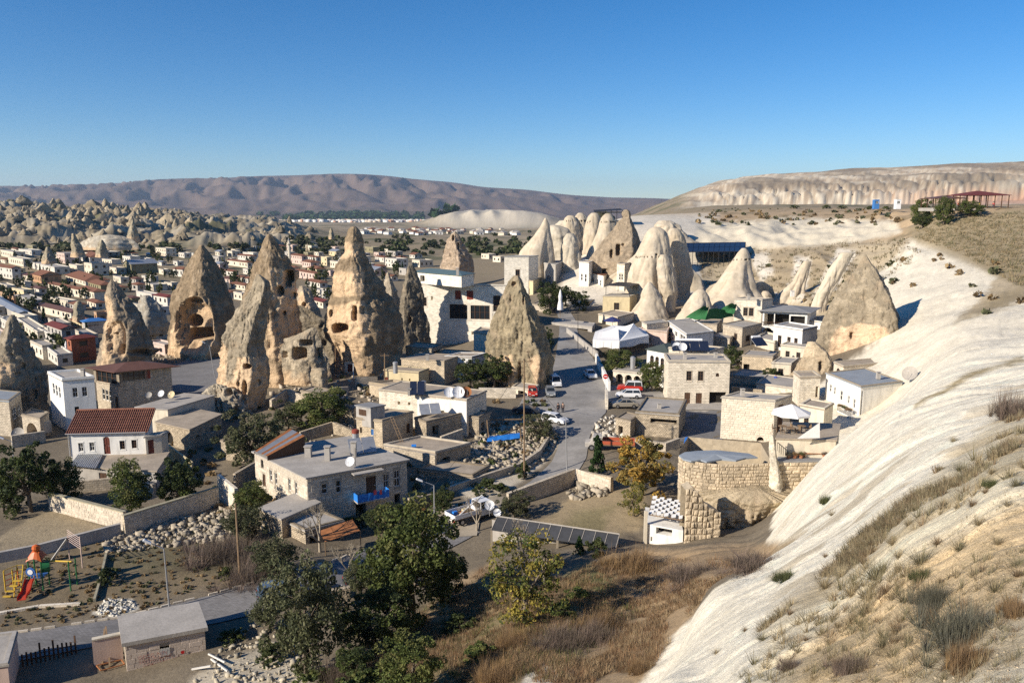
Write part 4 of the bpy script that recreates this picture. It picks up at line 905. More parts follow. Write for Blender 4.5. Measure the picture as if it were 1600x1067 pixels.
# mansion of two joined cubes on the left
blk('mansion', 'pale two-storey mansion with triple arched windows left of the brown-roofed terrace', [(75,584.6),(97.5,596),(147,592)], 1, 664, wall=M_white, roofm=M_roofc,
    AB=[(.25,.4,.58,.86,'a_slit'),(.46,.6,.57,.85,'a_slit'),(.67,.8,.56,.84,'a_slit')], BC=[(.28,.45,.62,.84,'a_win'),(.58,.75,.62,.84,'a_win'),(.3,.44,.1,.4,'dark')], par=.35)
r_, F4, zt = blk('terrace_house', 'stone house with glazed roof terrace under a brown metal roof', [(148,574),(183,580),(267,572)], 1, 642, wall=M_stone, roof=None,
    AB=[(.04,.96,.66,.95,'band'),(.24,.36,.2,.5,'a_slit'),(.39,.51,.19,.49,'a_slit'),(.54,.66,.18,.48,'a_slit'),(.8,.93,.0,.35,'doorb')], BC=[(.09,.5,.74,.95,'band'),(.51,.6,.74,.95,'shut')])
hip_roof(r_, F4, zt, .9, M_brownroof, .9)
w_ = MB(); A, B = F4[0], F4[1]; w_.box(0, 1, 0, 1, 0, 1); 
blk('terrace_block', 'low block with a broad flat grey roof carrying two satellite dishes', [(212,637),(262,641),(335,619)], 1, ztop=4.2, wall=M_cream, roofm=M_roofc, par=0, AB=[(.1,.2,.1,.8,'doorb')], cat='house')
blk('ruined_house', 'shaded rubble house with two arched doorways below the flat terrace', [(243,660),(296,672),(346,648)], 0, ztop=3.1, wall=M_rubble, roofm=M_roofm, AB=[(.15,.5,.0,.75,'a_dark')], BC=[(.15,.3,.0,.6,'a_dark'),(.62,.72,.4,.65,'dark')], par=0)
blk('house', 'pale house with a blue-grey sheet roof cut off by the left edge', [(-50,622),(13.5,628),(32,614)], 0, 682, wall=M_stone, roofm=M_roofb, BC=[(.15,.5,.4,.75,'win'),(.6,.85,.4,.75,'win')], AB=[(.2,.3,.4,.7,'win')], par=.1)
ch = MB(); p = PZ(27, 607, 9.0); 
# central stone house with the blue balcony
SK6 = dict(proud=.03, gap=.025)
r6, F6, z6 = blk('stone_house', 'cut-stone two-storey house with a blue-wrapped balcony and cluttered flat roof', [(397.5,707),(479.6,747.5),(635.6,719.4)], 0, ztop=5.5, wall=M_mort, roofm=M_roofc, edgem=M_grey,
    AB=[(.13,.18,.74,.92,'dark'),(.15,.21,.35,.62,'doorb'),(.30,.345,.55,.80,'slit'),(.40,.445,.53,.79,'slit'),(.66,.70,.55,.82,'slit'),(.78,.82,.55,.82,'slit')],
    BC=[(.13,.19,.62,.84,'slit'),(.27,.32,.58,.86,'slit'),(.57,.67,.42,.80,'doorb'),(.75,.80,.5,.80,'win'),(.86,.92,.48,.84,'win'),(.86,.92,.1,.32,'dark'),(.46,.56,.0,.3,'dark')], skin=('AB', .30, .62, M_block, SK6), par=.0, over=.25)
A, B, C, D = F6; dBC = (C - B).normalized(); nBC = Vector((dBC.y, -dBC.x, 0)); LBC = (C - B).length
def onBC(s, z, out=0): return Vector((B.x, B.y, 0)) + dBC * (s * LBC) + nBC * out + Vector((0, 0, z))
b = MB()
for (s0, s1, o0, o1, z0_, z1_) in ((.44, .76, 0.05, 1.25, 1.95, 2.1),):
    M = T(onBC(s0, 0)) @ Matrix(((dBC.x, nBC.x, 0, 0), (dBC.y, nBC.y, 0, 0), (0, 0, -1, 0), (0, 0, 0, 1)))
    pts = [onBC(s0, 0, o0), onBC(s0, 0, o1), onBC(s1, 0, o1), onBC(s1, 0, o0)]
    prism(b, [(p.x, p.y) for p in pts], z0_, z1_)
bal = b.build('balcony', M_grey, r6)
b = MB()
for p0, p1 in (((.44, .05), (.44, 1.25)), ((.44, 1.25), (.76, 1.25)), ((.76, 1.25), (.76, .05))):
    n = 12; za, zb2 = 2.12, 3.0
    for i in range(n):
        q0, q1 = i / n, (i + 1) / n
        f = lambda q, z: onBC(p0[0] + (p1[0] - p0[0]) * q, z, p0[1] + (p1[1] - p0[1]) * q + .03 * math.sin(q * 40 + z * 3))
        b.quad(f(q0, za), f(q1, za), f(q1, zb2 + .04 * math.sin(i * 2.1)), f(q0, zb2 + .04 * math.sin(i * 2.1 - 2.1)))
b.build('balcony_tarpaulin', M_tarp, bal)
M_cloth = mk('hung_clothes', (.5, .08, .1), .9, .2, 5)
b = MB()
for s, w2, zz in ((.6, .35, 2.7), (.66, .3, 2.6)):
    b.quad(onBC(s, zz, 1.33), onBC(s + w2 / LBC, zz, 1.33), onBC(s + w2 / LBC, zz + .55, 1.3), onBC(s, zz + .55, 1.3))
tag(b.build('laundry', M_cloth), 'red and pink laundry hung over the blue balcony', 'laundry')
# awning slab over the balcony
b = MB(); pts = [onBC(.42, 0, -.2), onBC(.42, 0, 1.1), onBC(.72, 0, 1.1), onBC(.72, 0, -.2)]; prism(b, [(p.x, p.y) for p in pts], 5.2, 5.32); b.build('balcony_canopy', M_roofc, r6)
def onroof(s, t, h=0):   # s along BC, t along BA
    return Vector((B.x, B.y, z6 + .17 + h)) + (C - B) * s + (A - B) * t
# corrugated lean-to on the roof
lt = thing('rooftop_shed', 'rust-striped corrugated lean-to shed at the back left of the cluttered roof', 'shed', tuple(onroof(.1, .9)))
a_, b_, c_, d_ = PZ(398,705,6.0), PZ(417.5,712.6,6.2), PZ(476,681,7.6), PZ(453,669.5,7.6)
sheets = [M_rust, M_zinc, M_zinc, M_rust, M_zinc, M_rust]
for i in range(6):
    sh = MB()
    for q in range(5):
        u0 = (i + q / 5) / 6; u1 = (i + (q + 1) / 5) / 6; um = (u0 + u1) / 2; hh = Vector((0, 0, .05))
        P0, P1, Pm = a_.lerp(b_, u0), a_.lerp(b_, u1), a_.lerp(b_, um) + hh; Q0, Q1, Qm = d_.lerp(c_, u0), d_.lerp(c_, u1), d_.lerp(c_, um) + hh
        sh.quad(P0, Pm, Qm, Q0); sh.quad(Pm, P1, Q1, Qm)
    sh.build('roof_sheet', sheets[i], lt)
b = MB()
for p in (d_, a_): b.tube((p.x, p.y, z6 + .17), p, .06); b.build('post', M_framed, lt); b = MB()
b.quad((c_.x, c_.y, z6 + .17), (b_.x, b_.y, z6 + .17), b_, c_); b.build('side_board', M_framed, lt)
def chimney(p, h, w, label, name='chimney', m=M_grey):
    t = thing(name, label, 'chimney', tuple(p)); b = MB(); b.box(p.x - w / 2, p.x + w / 2, p.y - w / 2, p.y + w / 2, p.z, p.z + h); b.build('shaft', m, t)
    b = MB(); b.box(p.x - w * .62, p.x + w * .62, p.y - w * .62, p.y + w * .62, p.z + h + .12, p.z + h + .2); 
    for sx in (-1, 1): b.box(p.x + sx * w * .4 - .05, p.x + sx * w * .4 + .05, p.y - w * .4, p.y + w * .4, p.z + h, p.z + h + .12)
    b.build('cap', m, t)
chimney(PZ(512, 719, z6 + .17), 1.5, .6, 'grey block chimney among rubble in the middle of the cluttered roof')
chimney(PZ(553, 713, z6 + .17), 1.6, .6, 'tall plastered chimney nearest the red-topped water tank')
chimney(PZ(482, 713, z6 + .17), 1.1, .7, 'short broken chimney beside the corrugated lean-to')
def tank(p, h, r, label, top=M_redsh, body=M_zinc):
    t = thing('water_tank', label, 'water tank', tuple(p)); b = MB(); b.lathe([(r, p.z), (r, p.z + h * .75)], 14, c=(p.x, p.y)); b.build('cylinder', body, t)
    b = MB(); b.lathe([(r * 1.08, p.z + h * .75 + .003), (r * 1.08, p.z + h * .95), (r * .5, p.z + h)], 14, c=(p.x, p.y)); b.build('lid', top, t)
tank(PZ(556, 694, z6 + .17), 1.9, .42, 'silver water tank with a red band on the cluttered roof')
def solar(p, w, d, h, label, ang=0, n=2, m=M_solar, tank_=True):
    """a rack of flat collectors facing the sun"""
    t = thing('solar_collector', label, 'solar collector', tuple(p)); M = T(p) @ Matrix.Rotation(ang, 4, 'Z')
    for i in range(n):
        x0 = -w / 2 + w * i / n + .04; x1 = -w / 2 + w * (i + 1) / n - .04; b = MB()
        q = [Vector((x0, -d / 2, .1)), Vector((x1, -d / 2, .1)), Vector((x1, d / 2, h)), Vector((x0, d / 2, h))]; up = Vector((0, -.05, .07))
        b.quad(*[M @ (v + up) for v in q]); b.quad(*[M @ v for v in reversed(q)])
        for a in range(4): b.quad(M @ q[a], M @ q[(a + 1) % 4], M @ (q[(a + 1) % 4] + up), M @ (q[a] + up))
        b.build('panel', m, t)
    b = MB()
    for sx in (-1, 1): b.tube(M @ Vector((sx * w / 2 * .9, d / 2, 0)), M @ Vector((sx * w / 2 * .9, d / 2, h)), .035); b.tube(M @ Vector((sx * w / 2 * .9, -d / 2, 0)), M @ Vector((sx * w / 2 * .9, d / 2, h * .9)), .03)
    b.build('stand', M_metal, t)
    if tank_:
        b = MB(); b.tube(M @ Vector((-w / 2 * .7, d / 2 + .2, h + .2)), M @ Vector((w / 2 * .7, d / 2 + .2, h + .2)), .26, n=12); b.build('boiler', M_whitem, t)
solar(PZ(566, 707, z6 + .17), 3.2, 1.3, 1.6, 'rack of grey collectors leaning on the cluttered roof by the tank', R(25), 2, M_zinc, False)
def dish(p, r, label, ang=-2.2, m=M_whitem, post=.7, elev=.55):
    t = thing('satellite_dish', label, 'satellite dish', tuple(p)); b = MB(); c = Vector(p) + Vector((0, 0, post))
    dr = Vector((math.cos(ang) * math.cos(elev), math.sin(ang) * math.cos(elev), math.sin(elev))); q = dr.to_track_quat('Z', 'Y').to_matrix().to_4x4()
    M = T(c) @ q; prof = [(r * k / 5, r * .35 * (k / 5) ** 2) for k in range(1, 6)]
    b.lathe(prof, 18, M=M); 
    b2 = MB(); n0 = 18
    k0 = len(b.v); b.lathe([(x, y - .03) for x, y in prof], 18, M=M)
    # keep both bowls open at the rim: drop the two end caps of each lathe
    b.f = [f for f in b.f if len(f) == 4 or False]; b.m = [0] * len(b.f); b.uv = [None] * len(b.f)
    b.poly([M @ Vector((prof[0][0] * math.cos(a), prof[0][0] * math.sin(a), prof[0][1])) for a in [2 * math.pi * i / 18 for i in range(18)]])
    b.build('bowl', m, t)
    a = MB(); tip = M @ Vector((0, 0, r * 1.0)); a.tube(M @ Vector((0, -r * .9, r * .3)), tip, .02); a.lathe([(.05, -.05), (.06, .05)], 8, M=T(tip) @ q); a.build('feed_arm', M_metal, t)
    b2.tube(p, c, .035); b2.build('post', M_metal, t)
dish(PZ(548, 731, z6 + .17), .55, 'satellite dish on the front edge of the cluttered roof above the balcony', -1.9)
# annexes below the stone house
AX, FX, zx = blk('annex', 'low rubble annex with a flat roof below the cut-stone house', [(436,811),(477,830),(536,815)], 0, 862, wall=M_rubble, roofm=M_roofc, cat='annex', par=.12, BC=[(.1,.3,.0,.7,'dark'),(.6,.9,.0,.7,'dark')])
blk('annex', 'grey concrete roofed annex hugging the lit wall of the cut-stone house', [(405,795),(440,812),(500,786)], 0, ztop=2.9, wall=M_rubble, roofm=M_roofc, cat='annex', par=0)
aw = thing('awning', 'rusty orange sheet awning at the end of the low annex', 'awning', tuple(PZ(520, 850, 0)))
q = [PZ(499,829,2.5), PZ(508,846,2.1), PZ(563,829,2.2), PZ(551,811,2.8)]
for i in range(3):
    b = MB(); a0, a1 = q[0].lerp(q[3], i / 3), q[0].lerp(q[3], (i + .97) / 3); c0, c1 = q[1].lerp(q[2], i / 3), q[1].lerp(q[2], (i + .97) / 3)
    b.quad(a0, c0, c1, a1); b.quad(a0 - Vector((0, 0, .05)), a1 - Vector((0, 0, .05)), c1 - Vector((0, 0, .05)), c0 - Vector((0, 0, .05))); b.build('roof_sheet', M_rust, aw)
b = MB(); [b.tube((p.x, p.y, H(p.x, p.y) - .2), p, .06) for p in (q[1], q[2])]; b.build('post', M_wood, aw)
# graffiti building by the lower road
SKG = dict(proud=.03, gap=.014, soft=.03)
rg, Fg, zg = blk('block_shed', 'flat-roofed block shed with red spray-painted writing beside the lower road', [(195,1008),(320,984),(307,947)], 0, 1028, wall=M_mort, roofm=M_roofc, edgem=M_grey, par=.0, over=.2, th=.3,
    AB=[(.42,.54,.47,.72,'dark')], skin=('A', .40, .85, M_blockw, SKG), cat='shed')
A, B = Vector(Fg[0]), Vector(Fg[1]); dG = (B - A); LG = Vector((dG.x, dG.y, 0)).length; dG = Vector((dG.x, dG.y, 0)).normalized(); nG = Vector((dG.y, -dG.x, 0))
MG = lambda s, t, out=.10: T(Vector((A.x, A.y, 0)) + dG * s * LG + nG * out + Vector((0, 0, t * (zg - .3)))) @ Matrix(((dG.x, 0, nG.x, 0), (dG.y, 0, nG.y, 0), (0, 1, 0, 0), (0, 0, 0, 1)))
M_graf = mk('red_spray_paint', (.42, .09, .06), .8, .1)
for i, (txt, s, t, sz, rot) in enumerate((("GECG NIN", .145, .50, .42, .03), ("SOSSIZLIGINI", .15, .33, .38, .05), ("COKUZAKLARA", .20, .17, .36, .04))):
    cu = bpy.data.curves.new('spray_writing', 'FONT'); cu.body = txt; cu.size = sz; cu.shear = .12; cu.space_character = 1.0; cu.offset = -.012; cu.resolution_u = 3; cu.extrude = .004
    tmp = bpy.data.objects.new('tmp_text', cu); COL.objects.link(tmp); bpy.context.view_layer.update()
    me = bpy.data.meshes.new_from_object(tmp.evaluated_get(bpy.context.evaluated_depsgraph_get())); bpy.data.objects.remove(tmp); me.materials.clear(); me.materials.append(M_graf); me.name = 'spray_writing'
    link('spray_writing', me, rg, MG(s, t, .075) @ Matrix.Rotation(rot, 4, 'Z'))
b = MB(); Mx = MG(.70, .47); b.poly([Mx @ Vector((.14 * math.cos(a), .14 * math.sin(a), 0)) for a in [i * .5236 for i in range(12)]]); b.build('spray_blot', mk('red_blot', (.5, .02, .02), .7, 0), rg)
b = MB()
for i in range(6):
    for j in range(6):
        Mx = MG(.42 + .12 * (i + .1) / 6, .47 + .25 * (j + .1) / 6, .03); w1 = .12 * LG / 6 * .32; h1 = .25 * zg / 6 * .32
        pass
for i in range(7): Mx = MG(.42 + .12 * i / 6, .47, .05); b.box(-.025, .025, 0, .25 * zg, -.03, .02, M=Mx)
for j in range(6): Mx = MG(.42, .47 + .25 * j / 5, .05); b.box(0, .12 * LG, -.025, .025, -.02, .025, M=Mx)
b.build('vent_lattice', M_frame, rg)
blk('block_shed', 'corner of a flat-roofed shed at the bottom left edge of the photo', [(-80,1052),(12,1040),(26,990)], 0, ztop=2.6, wall=M_pink, roofm=M_roofc, edgem=M_grey, par=.12, over=.1, cat='shed')
# low pinkish yard wall beside the graffiti shed
def seg_wall(label, pts, zt_off, th, m, name='garden_wall', coping=None, cat='wall', zs=None, skin=None, kind=None, sink=.6, seed=2):
    """wall through photograph points of its BASE; pts = [(px,py,height)], rides on the ground"""
    P3 = [G(p[0], p[1], 45) if not isinstance(p[0], Vector) else p[0] for p in pts]; root = tag(thing(name, label, cat, tuple(P3[0])), kind='thing')
    for i in range(len(P3) - 1):
        a, b2 = P3[i], P3[i + 1]; ha, hb = pts[i][2], pts[i + 1][2]; d = Vector((b2.x - a.x, b2.y - a.y, 0)).normalized(); n = Vector((-d.y, d.x, 0)) * th
        w = MB(); L = (b2 - a).length; K = max(1, int(L / 3))
        for k in range(K):
            p, q = a.lerp(b2, k / K), a.lerp(b2, (k + 1) / K); h0, h1 = ha + (hb - ha) * k / K, ha + (hb - ha) * (k + 1) / K
            lo0, lo1 = p - Vector((0, 0, sink)), q - Vector((0, 0, sink)); hi0, hi1 = p + Vector((0, 0, h0)), q + Vector((0, 0, h1))
            u0, u1 = L * k / K, L * (k + 1) / K
            w.quad(lo0, lo1, hi1, hi0, uv=[(u0, 0), (u1, 0), (u1, h1 + sink), (u0, h0 + sink)]); w.quad(lo1 + n, lo0 + n, hi0 + n, hi1 + n, uv=[(u1, 0), (u0, 0), (u0, h0 + sink), (u1, h1 + sink)])
            w.quad(hi0, hi1, hi1 + n, hi0 + n, uv=[(u0, 0), (u1, 0), (u1, th), (u0, th)])
        w.quad(a - Vector((0, 0, sink)) + n, a - Vector((0, 0, sink)), a + Vector((0, 0, ha)), a + n + Vector((0, 0, ha)), uv=[(0, 0), (th, 0), (th, ha), (0, ha)])
        w.quad(b2 - Vector((0, 0, sink)), b2 + n - Vector((0, 0, sink)), b2 + n + Vector((0, 0, hb)), b2 + Vector((0, 0, hb)), uv=[(0, 0), (th, 0), (th, hb), (0, hb)])
        w.build('wall', m, root)
        if coping:
            c = MB(); o = Vector((d.y, -d.x, 0)) * .05
            for k in range(K):
                p, q = a.lerp(b2, k / K), a.lerp(b2, (k + 1) / K); h0, h1 = ha + (hb - ha) * k / K + .004, ha + (hb - ha) * (k + 1) / K + .004
                z0, z1 = Vector((0, 0, h0)), Vector((0, 0, h1)); t = Vector((0, 0, .12)); n2 = n * (1 + .1 / th)
                P8 = [p + o + z0, q + o + z1, q + o + n2 + z1, p + o + n2 + z0]
                c.quad(*[v + t for v in P8]); 
                for e in range(4): c.quad(P8[e], P8[(e + 1) % 4], P8[(e + 1) % 4] + t, P8[e] + t)
            c.build('coping', coping, root)
        if skin:
            # courses follow the mean base height of short runs
            K2 = max(1, int(L / 6)); 
            for k in range(K2):
                p, q = a.lerp(b2, k / K2), a.lerp(b2, (k + 1) / K2); hm = (ha + (hb - ha) * (k + .5) / K2); zb2 = (p.z + q.z) / 2 
                stones(root, p, q, zb2 - .15, zb2 + hm - .06, skin[0], skin[1], skin[2], seed=seed * 50 + i * 10 + k, maxn=skin[3], gap=.02, proud=.035)
    return root
M_coping = mk('mossy_coping', (.34, .31, .22), .95, .2, 2, .5, 6)
seg_wall('sunlit cream block wall running down to the corner of the garden', [(77,797,2.0),(195,829,2.0)], 0, .35, M_stoney, coping=M_coping, skin=(.27, .55, M_block, 300))
seg_wall('shaded half of the garden wall rising right from its corner', [(196,838,2.2),(343,788,2.0)], 0, .35, M_stoney, coping=M_coping, skin=(.27, .55, M_block, 300))
seg_wall('dark low retaining wall along the ploughed plot', [(-60,892,1.1),(60,868,1.1),(190,838,1.4)], 0, .4, M_grey, coping=None)
seg_wall('tall cream stone wall corner left of the central house', [(341,778,2.9),(368,798,2.6)], 0, .4, M_stonew)
seg_wall('long rubble wall behind the creeper left of the central house', [(370,770,2.4),(402,748,2.2)], 0, .4, M_rubble)
seg_wall('pinkish stub wall beside the shed with the writing', [(147,1040,2.0),(193,1030,2.0)], 0, .3, M_pink, coping=M_cream)
seg_wall('thin yellow concrete wall climbing right of the farmhouse annex', [(262,716,2.0),(300,741,1.6)], 0, .25, M_yell)
seg_wall('dark stone wall between the street and the dry yard', [(795,792,1.6),(850,776,2.0),(899,757,2.0)], 0, .45, M_stone)
seg_wall('sunlit block wall at the back of the dry yard', [(900,757,1.8),(954,769,1.8)], 0, .45, M_stoney, skin=(.3, .6, M_block, 120))
seg_wall('curved stone retaining wall along the street bend', [(700,772,.8),(760,752,.9),(815,735,1.0),(845,715,1.1),(860,690,1.0)], 0, .4, M_stone)
seg_wall('small overgrown stone wall under the big tree by the lower road', [(520,951,1.6),(548,946,1.6)], 0, .5, M_rubble)
seg_wall('wall of the parking corner with a white ball finial', [(945,625,1.8),(946,640,1.8)], 0, .4, M_stonew)
seg_wall('white wall along the right side of the street', [(930,566,1.8),(950,612,1.8)], 0, .4, M_white)
seg_wall('long shaded street wall behind the parked white car', [(885,520,1.2),(932,560,1.4)], 0, .35, M_grey)
seg_wall('street-side stone planter wall under the leafy vines', [(748,621,1.6),(806,622,1.6)], 0, .6, M_stonew)
# mid-ground courtyard houses
blk('courtyard_house', 'old stone house with blue shutters and a small arched door on its shaded side', [(557,655),(597,659),(645,645)], 2.6, 691, wall=M_stoney, roofm=M_roofm, AB=[(.13,.2,.35,.62,'wind'),(.55,.66,.3,.6,'doorblue')], BC=[(.78,.9,.05,.55,'a_doorb')], par=.15)
blk('roof_hut', 'blue-white painted hut standing on the old stone house', [(556,634),(579,638),(601,634)], 5.6, 657, wall=M_grey, roofm=M_roofg, cat='hut', AB=[(.2,.7,.3,.8,'shutd')], par=0)
r_, F4, zt = blk('terrace_block', 'empty flat terrace roof with a low rim and shaded wall below', [(600,697),(680,709),(735,695)], 0, ztop=2.7, wall=M_rubble, roofm=M_roofm, edgem=M_stonew, par=.22, cat='house', BC=[(.2,.4,.0,.7,'dark')])
blk('ruined_house', 'roofless rubble ruin right of the old stone house', [(648,655),(666,662),(727,647)], 2.6, 683, wall=M_rubble, roofm=M_roofm, par=.2, cat='ruin', BC=[(.15,.3,.0,.7,'dark')])
r_, F4, zt = blk('courtyard_house', 'long whitewashed house with a muddy roof and three dishes', [(592,610),(729,626),(760,612)], 2, 676, wall=M_stonew, roofm=M_roofm, par=.1, AB=[(.22,.25,.62,.72,'dark'),(.34,.37,.64,.74,'dark'),(.75,.79,.35,.5,'wind')])
wp = MB(); A, B = Vector(F4[0]), Vector(F4[1]); d = (B - A); nn_ = Vector((d.y, -d.x, 0)).normalized() * .03
wp.quad(A + d * .45 + nn_ - Vector((0, 0, 3.2)), B + nn_ - Vector((0, 0, 3.2)), B + nn_ - Vector((0, 0, .1)), A + d * .45 + nn_ - Vector((0, 0, .4))); wp.build('whitewash_coat', M_white, r_)
dish(PZ(702, 621, zt + .2), .8, 'left white dish of the pair on the whitewashed house', -1.4)
dish(PZ(716, 621, zt + .2), .9, 'right white dish of the pair on the whitewashed house', -1.4)
dish(PZ(728, 620, zt + .2), .8, 'rusty brown dish beside the white pair', -1.2, m=M_rust)
solar(PZ(652, 616, zt + .2), 2.2, 2.0, 1.7, 'steep dark solar collector with a steel cylinder on the whitewashed house', R(5), 2, M_solar, False)
tank(PZ(662, 612, zt + .2), 1.7, .35, 'small steel water cylinder behind the steep collector', M_metal, M_metal)
solar(PZ(672, 646, 5.2), 3.0, 1.8, 1.2, 'slanting grey collector frame on the ruin wall', R(15), 2, M_zinc, False)
blk('cube_house', 'small white cube house with one barred window beside the brown cone', [(695,558),(737,559),(760,553)], 3.5, 589, wall=M_white, roofm=M_roofm, AB=[(.3,.68,.35,.72,'wind')], par=.1)
dish(PZ(732, 572, 5.6), .6, 'white dish fixed to the corner of the white cube house', -1.5, post=.2)
dish(PZ(741, 569, 5.8), .7, 'larger dish on the shaded side of the white cube house', -1.2, post=.2)
blk('stone_house', 'low cream stone house with rubble front left of the white cube', [(627,561),(694,565),(722,556)], 3.5, 596, wall=M_stoney, roofm=M_roofm, AB=[(.4,.65,.1,.5,'a_dark')], par=.05)
blk('outbuilding', 'yellow-washed outbuilding with a red arched door at its left end', [(600,579),(654,583),(670,577)], 3, 607, wall=M_yell, roofm=M_roofm, AB=[(.02,.12,.0,.6,'a_door'),(.5,.54,.45,.6,'dark'),(.72,.76,.45,.6,'dark')], cat='outbuilding', par=.1)
blk('outbuilding', 'ruined upper stone hut on the terrace below the hotel', [(634,543),(674,547),(690,540)], 5.5, 561, wall=M_rubble, roofm=M_roofm, cat='outbuilding', par=.15, BC=[(.1,.8,.0,.7,'dark')])
blk('outbuilding', 'block with yellow merlons on its roof edge below the central chimney', [(577,601),(612,606),(650,602)], 2.5, 626, wall=M_stoney, roofm=M_roofm, cat='outbuilding', par=.35)
# small facade leaning on the central chimney
blk('cave_house', 'narrow cream facade with two windows built against the central chimney', [(563,526),(577,529),(583,523)], 4, 562, wall=M_cream, roofm=M_roofm, BC=[], AB=[(.2,.42,.4,.65,'wind'),(.62,.85,.35,.62,'wind')], par=.1)
blk('cave_house', 'stone porch with a tall red wooden door below the central chimney', [(538,562),(556,564),(566,558)], 3, 588, wall=M_stonew, roofm=M_roofm, AB=[(.25,.85,.0,.75,'door')], par=.1)
# hotel
rh, FH, zh = blk('hotel', 'big white four-storey hotel with red shutters and large paned windows', [(655,445),(768,447),(793,447)], 1.3, 545, wall=M_hotel, roofm=M_roofc, par=.2,
    AB=[(.04,.1,.66,.80,'wind'),(.16,.19,.76,.82,'dark'),(.50,.58,.78,.92,'shut'),(.66,.75,.78,.92,'shut'),(.42,.68,.47,.70,'band'),(.70,.975,.47,.69,'band'),(.72,.75,.22,.27,'dark')], BC=[(.1,.55,.6,.85,'wind'),(.1,.6,.3,.5,'wind')])
blk('hotel_upper_storey', 'upper storey of the hotel under a low blue-green sheet roof', [(648,424),(721,430),(740,427)], zh + .2, ztop=zh + 3.0, wall=M_hotel, roof='hip', roofm=mk('blue_green_roof', (.10, .15, .16), .6, .1), rh=.7, over=.4, AB=[(.12,.22,.2,.7,'dark')], sink=0, cat='hotel storey')
mast = PZ(733, 446, zh + .2); t = thing('roof_mast', 'steel lattice mast and tanks on the hotel roof', 'mast', tuple(mast)); b = MB()
for sx, sy in ((-1, -1), (1, -1), (0, 1)): b.tube(mast + Vector((sx * .8, sy * .8, 0)), mast + Vector((0, 0, 2.5)), .05)
b.tube(mast, mast + Vector((0, 0, 7.5)), .06); b.tube(mast + Vector((-.7, 0, 1.6)), mast + Vector((.7, 0, 1.6)), .04); b.build('pole', M_dkmetal, t)
# houses round the courtyard behind the street
blk('stone_house', 'upright white-stone house with a tall framed window and black roof tanks', [(788,402),(826,402),(841,400)], 6, 470, wall=M_hotel, roofm=M_roofg, AB=[(.46,.64,.32,.72,'wind')], par=.1)
blk('house', 'shaded terrace house with railings right of the upright white-stone house', [(838,410),(868,416),(884,408)], 6, 468, wall=M_grey, roofm=M_roofc, AB=[(.2,.42,.35,.7,'doorb'),(.55,.78,.35,.7,'win')], par=.3)
blk('house', 'yellowish lower house under the upright white-stone house', [(800,436),(833,440),(846,434)], 5, 476, wall=M_yell, roofm=M_roofm, AB=[(.5,.62,.4,.7,'win'),(.72,.84,.4,.7,'win')], par=.1)
blk('cave_house', 'white cave house with narrow windows at the foot of the brown cone', [(905,410),(920,411),(928,408)], 10.9, 449, wall=M_white, roofm=M_roofm, sink=6, AB=[(.2,.38,.25,.55,'slit'),(.6,.8,.2,.55,'slit')], par=.1)
blk('cave_house', 'white cave house with a short orange tile ledge and four windows', [(918,426),(943,431),(951,427)], 10.0, 455, wall=M_white, roofm=M_orange, sink=6, AB=[(.12,.22,.3,.7,'slit'),(.3,.42,.3,.7,'slit'),(.58,.68,.3,.7,'slit'),(.78,.88,.3,.7,'slit')], par=0)
blk('cave_house', 'tall narrow white facade between the brown cone and the large white cone', [(964,413),(976,414),(990,410)], 11.6, 449, wall=M_stonew, roofm=M_roofm, sink=6, AB=[(.3,.5,.3,.6,'slit'),(.6,.8,.3,.6,'slit')], par=.15)
blk('stone_house', 'yellow stone box house with a single window below the pergola', [(942,463),(984,464),(997,460)], 6, 496, wall=M_yell, roofm=M_roofc, AB=[(.42,.62,.36,.7,'wind')], par=.05)
pg = thing('pergola', 'dark flat pergola roof over tables on the yellow box house', 'pergola', tuple(PZ(975, 462, 12)))
q = [PZ(947,446,14.0), PZ(984,448,14.0), PZ(1002,443,14.0), PZ(966,441,14.0)]
b = MB(); prism(b, [(p.x, p.y) for p in q], 13.95, 14.1); b.build('roof', M_dkmetal, pg)
for p in q: b = MB(); b.tube((p.x, p.y, 11.4), (p.x, p.y, 13.95), .07); b.build('post', M_dkmetal, pg)
blk('house', 'low white wall-like house beside the big courtyard tree', [(878,438),(897,441),(925,432)], 6, 468, wall=M_white, roofm=M_roofm, par=.2, AB=[(.3,.5,.2,.6,'dark')])
blk('house', 'long low white building behind the courtyard trees with flat beige roof', [(897,462),(916,474),(948,462)], 5.5, 492, wall=M_cream, roofm=M_roofm, par=.2, BC=[(.3,.5,.1,.7,'a_dark')])
blk('terrace_block', 'dark terrace deck beside the street under the closed parasol', [(846,489),(905,494),(930,485)], 4, 508, wall=M_grey, roofm=M_roofc, par=.2, cat='house', AB=[(.1,.4,.1,.8,'dark'),(.5,.9,.1,.8,'dark')])
blk('terrace_block', 'shaded shop row with awnings along the left kerb of the street', [(862,505),(925,512),(930,506)], 4, 528, wall=M_grey, roofm=M_roofc, par=.1, cat='house', AB=[(.1,.4,.05,.8,'dark'),(.5,.9,.05,.8,'dark')])
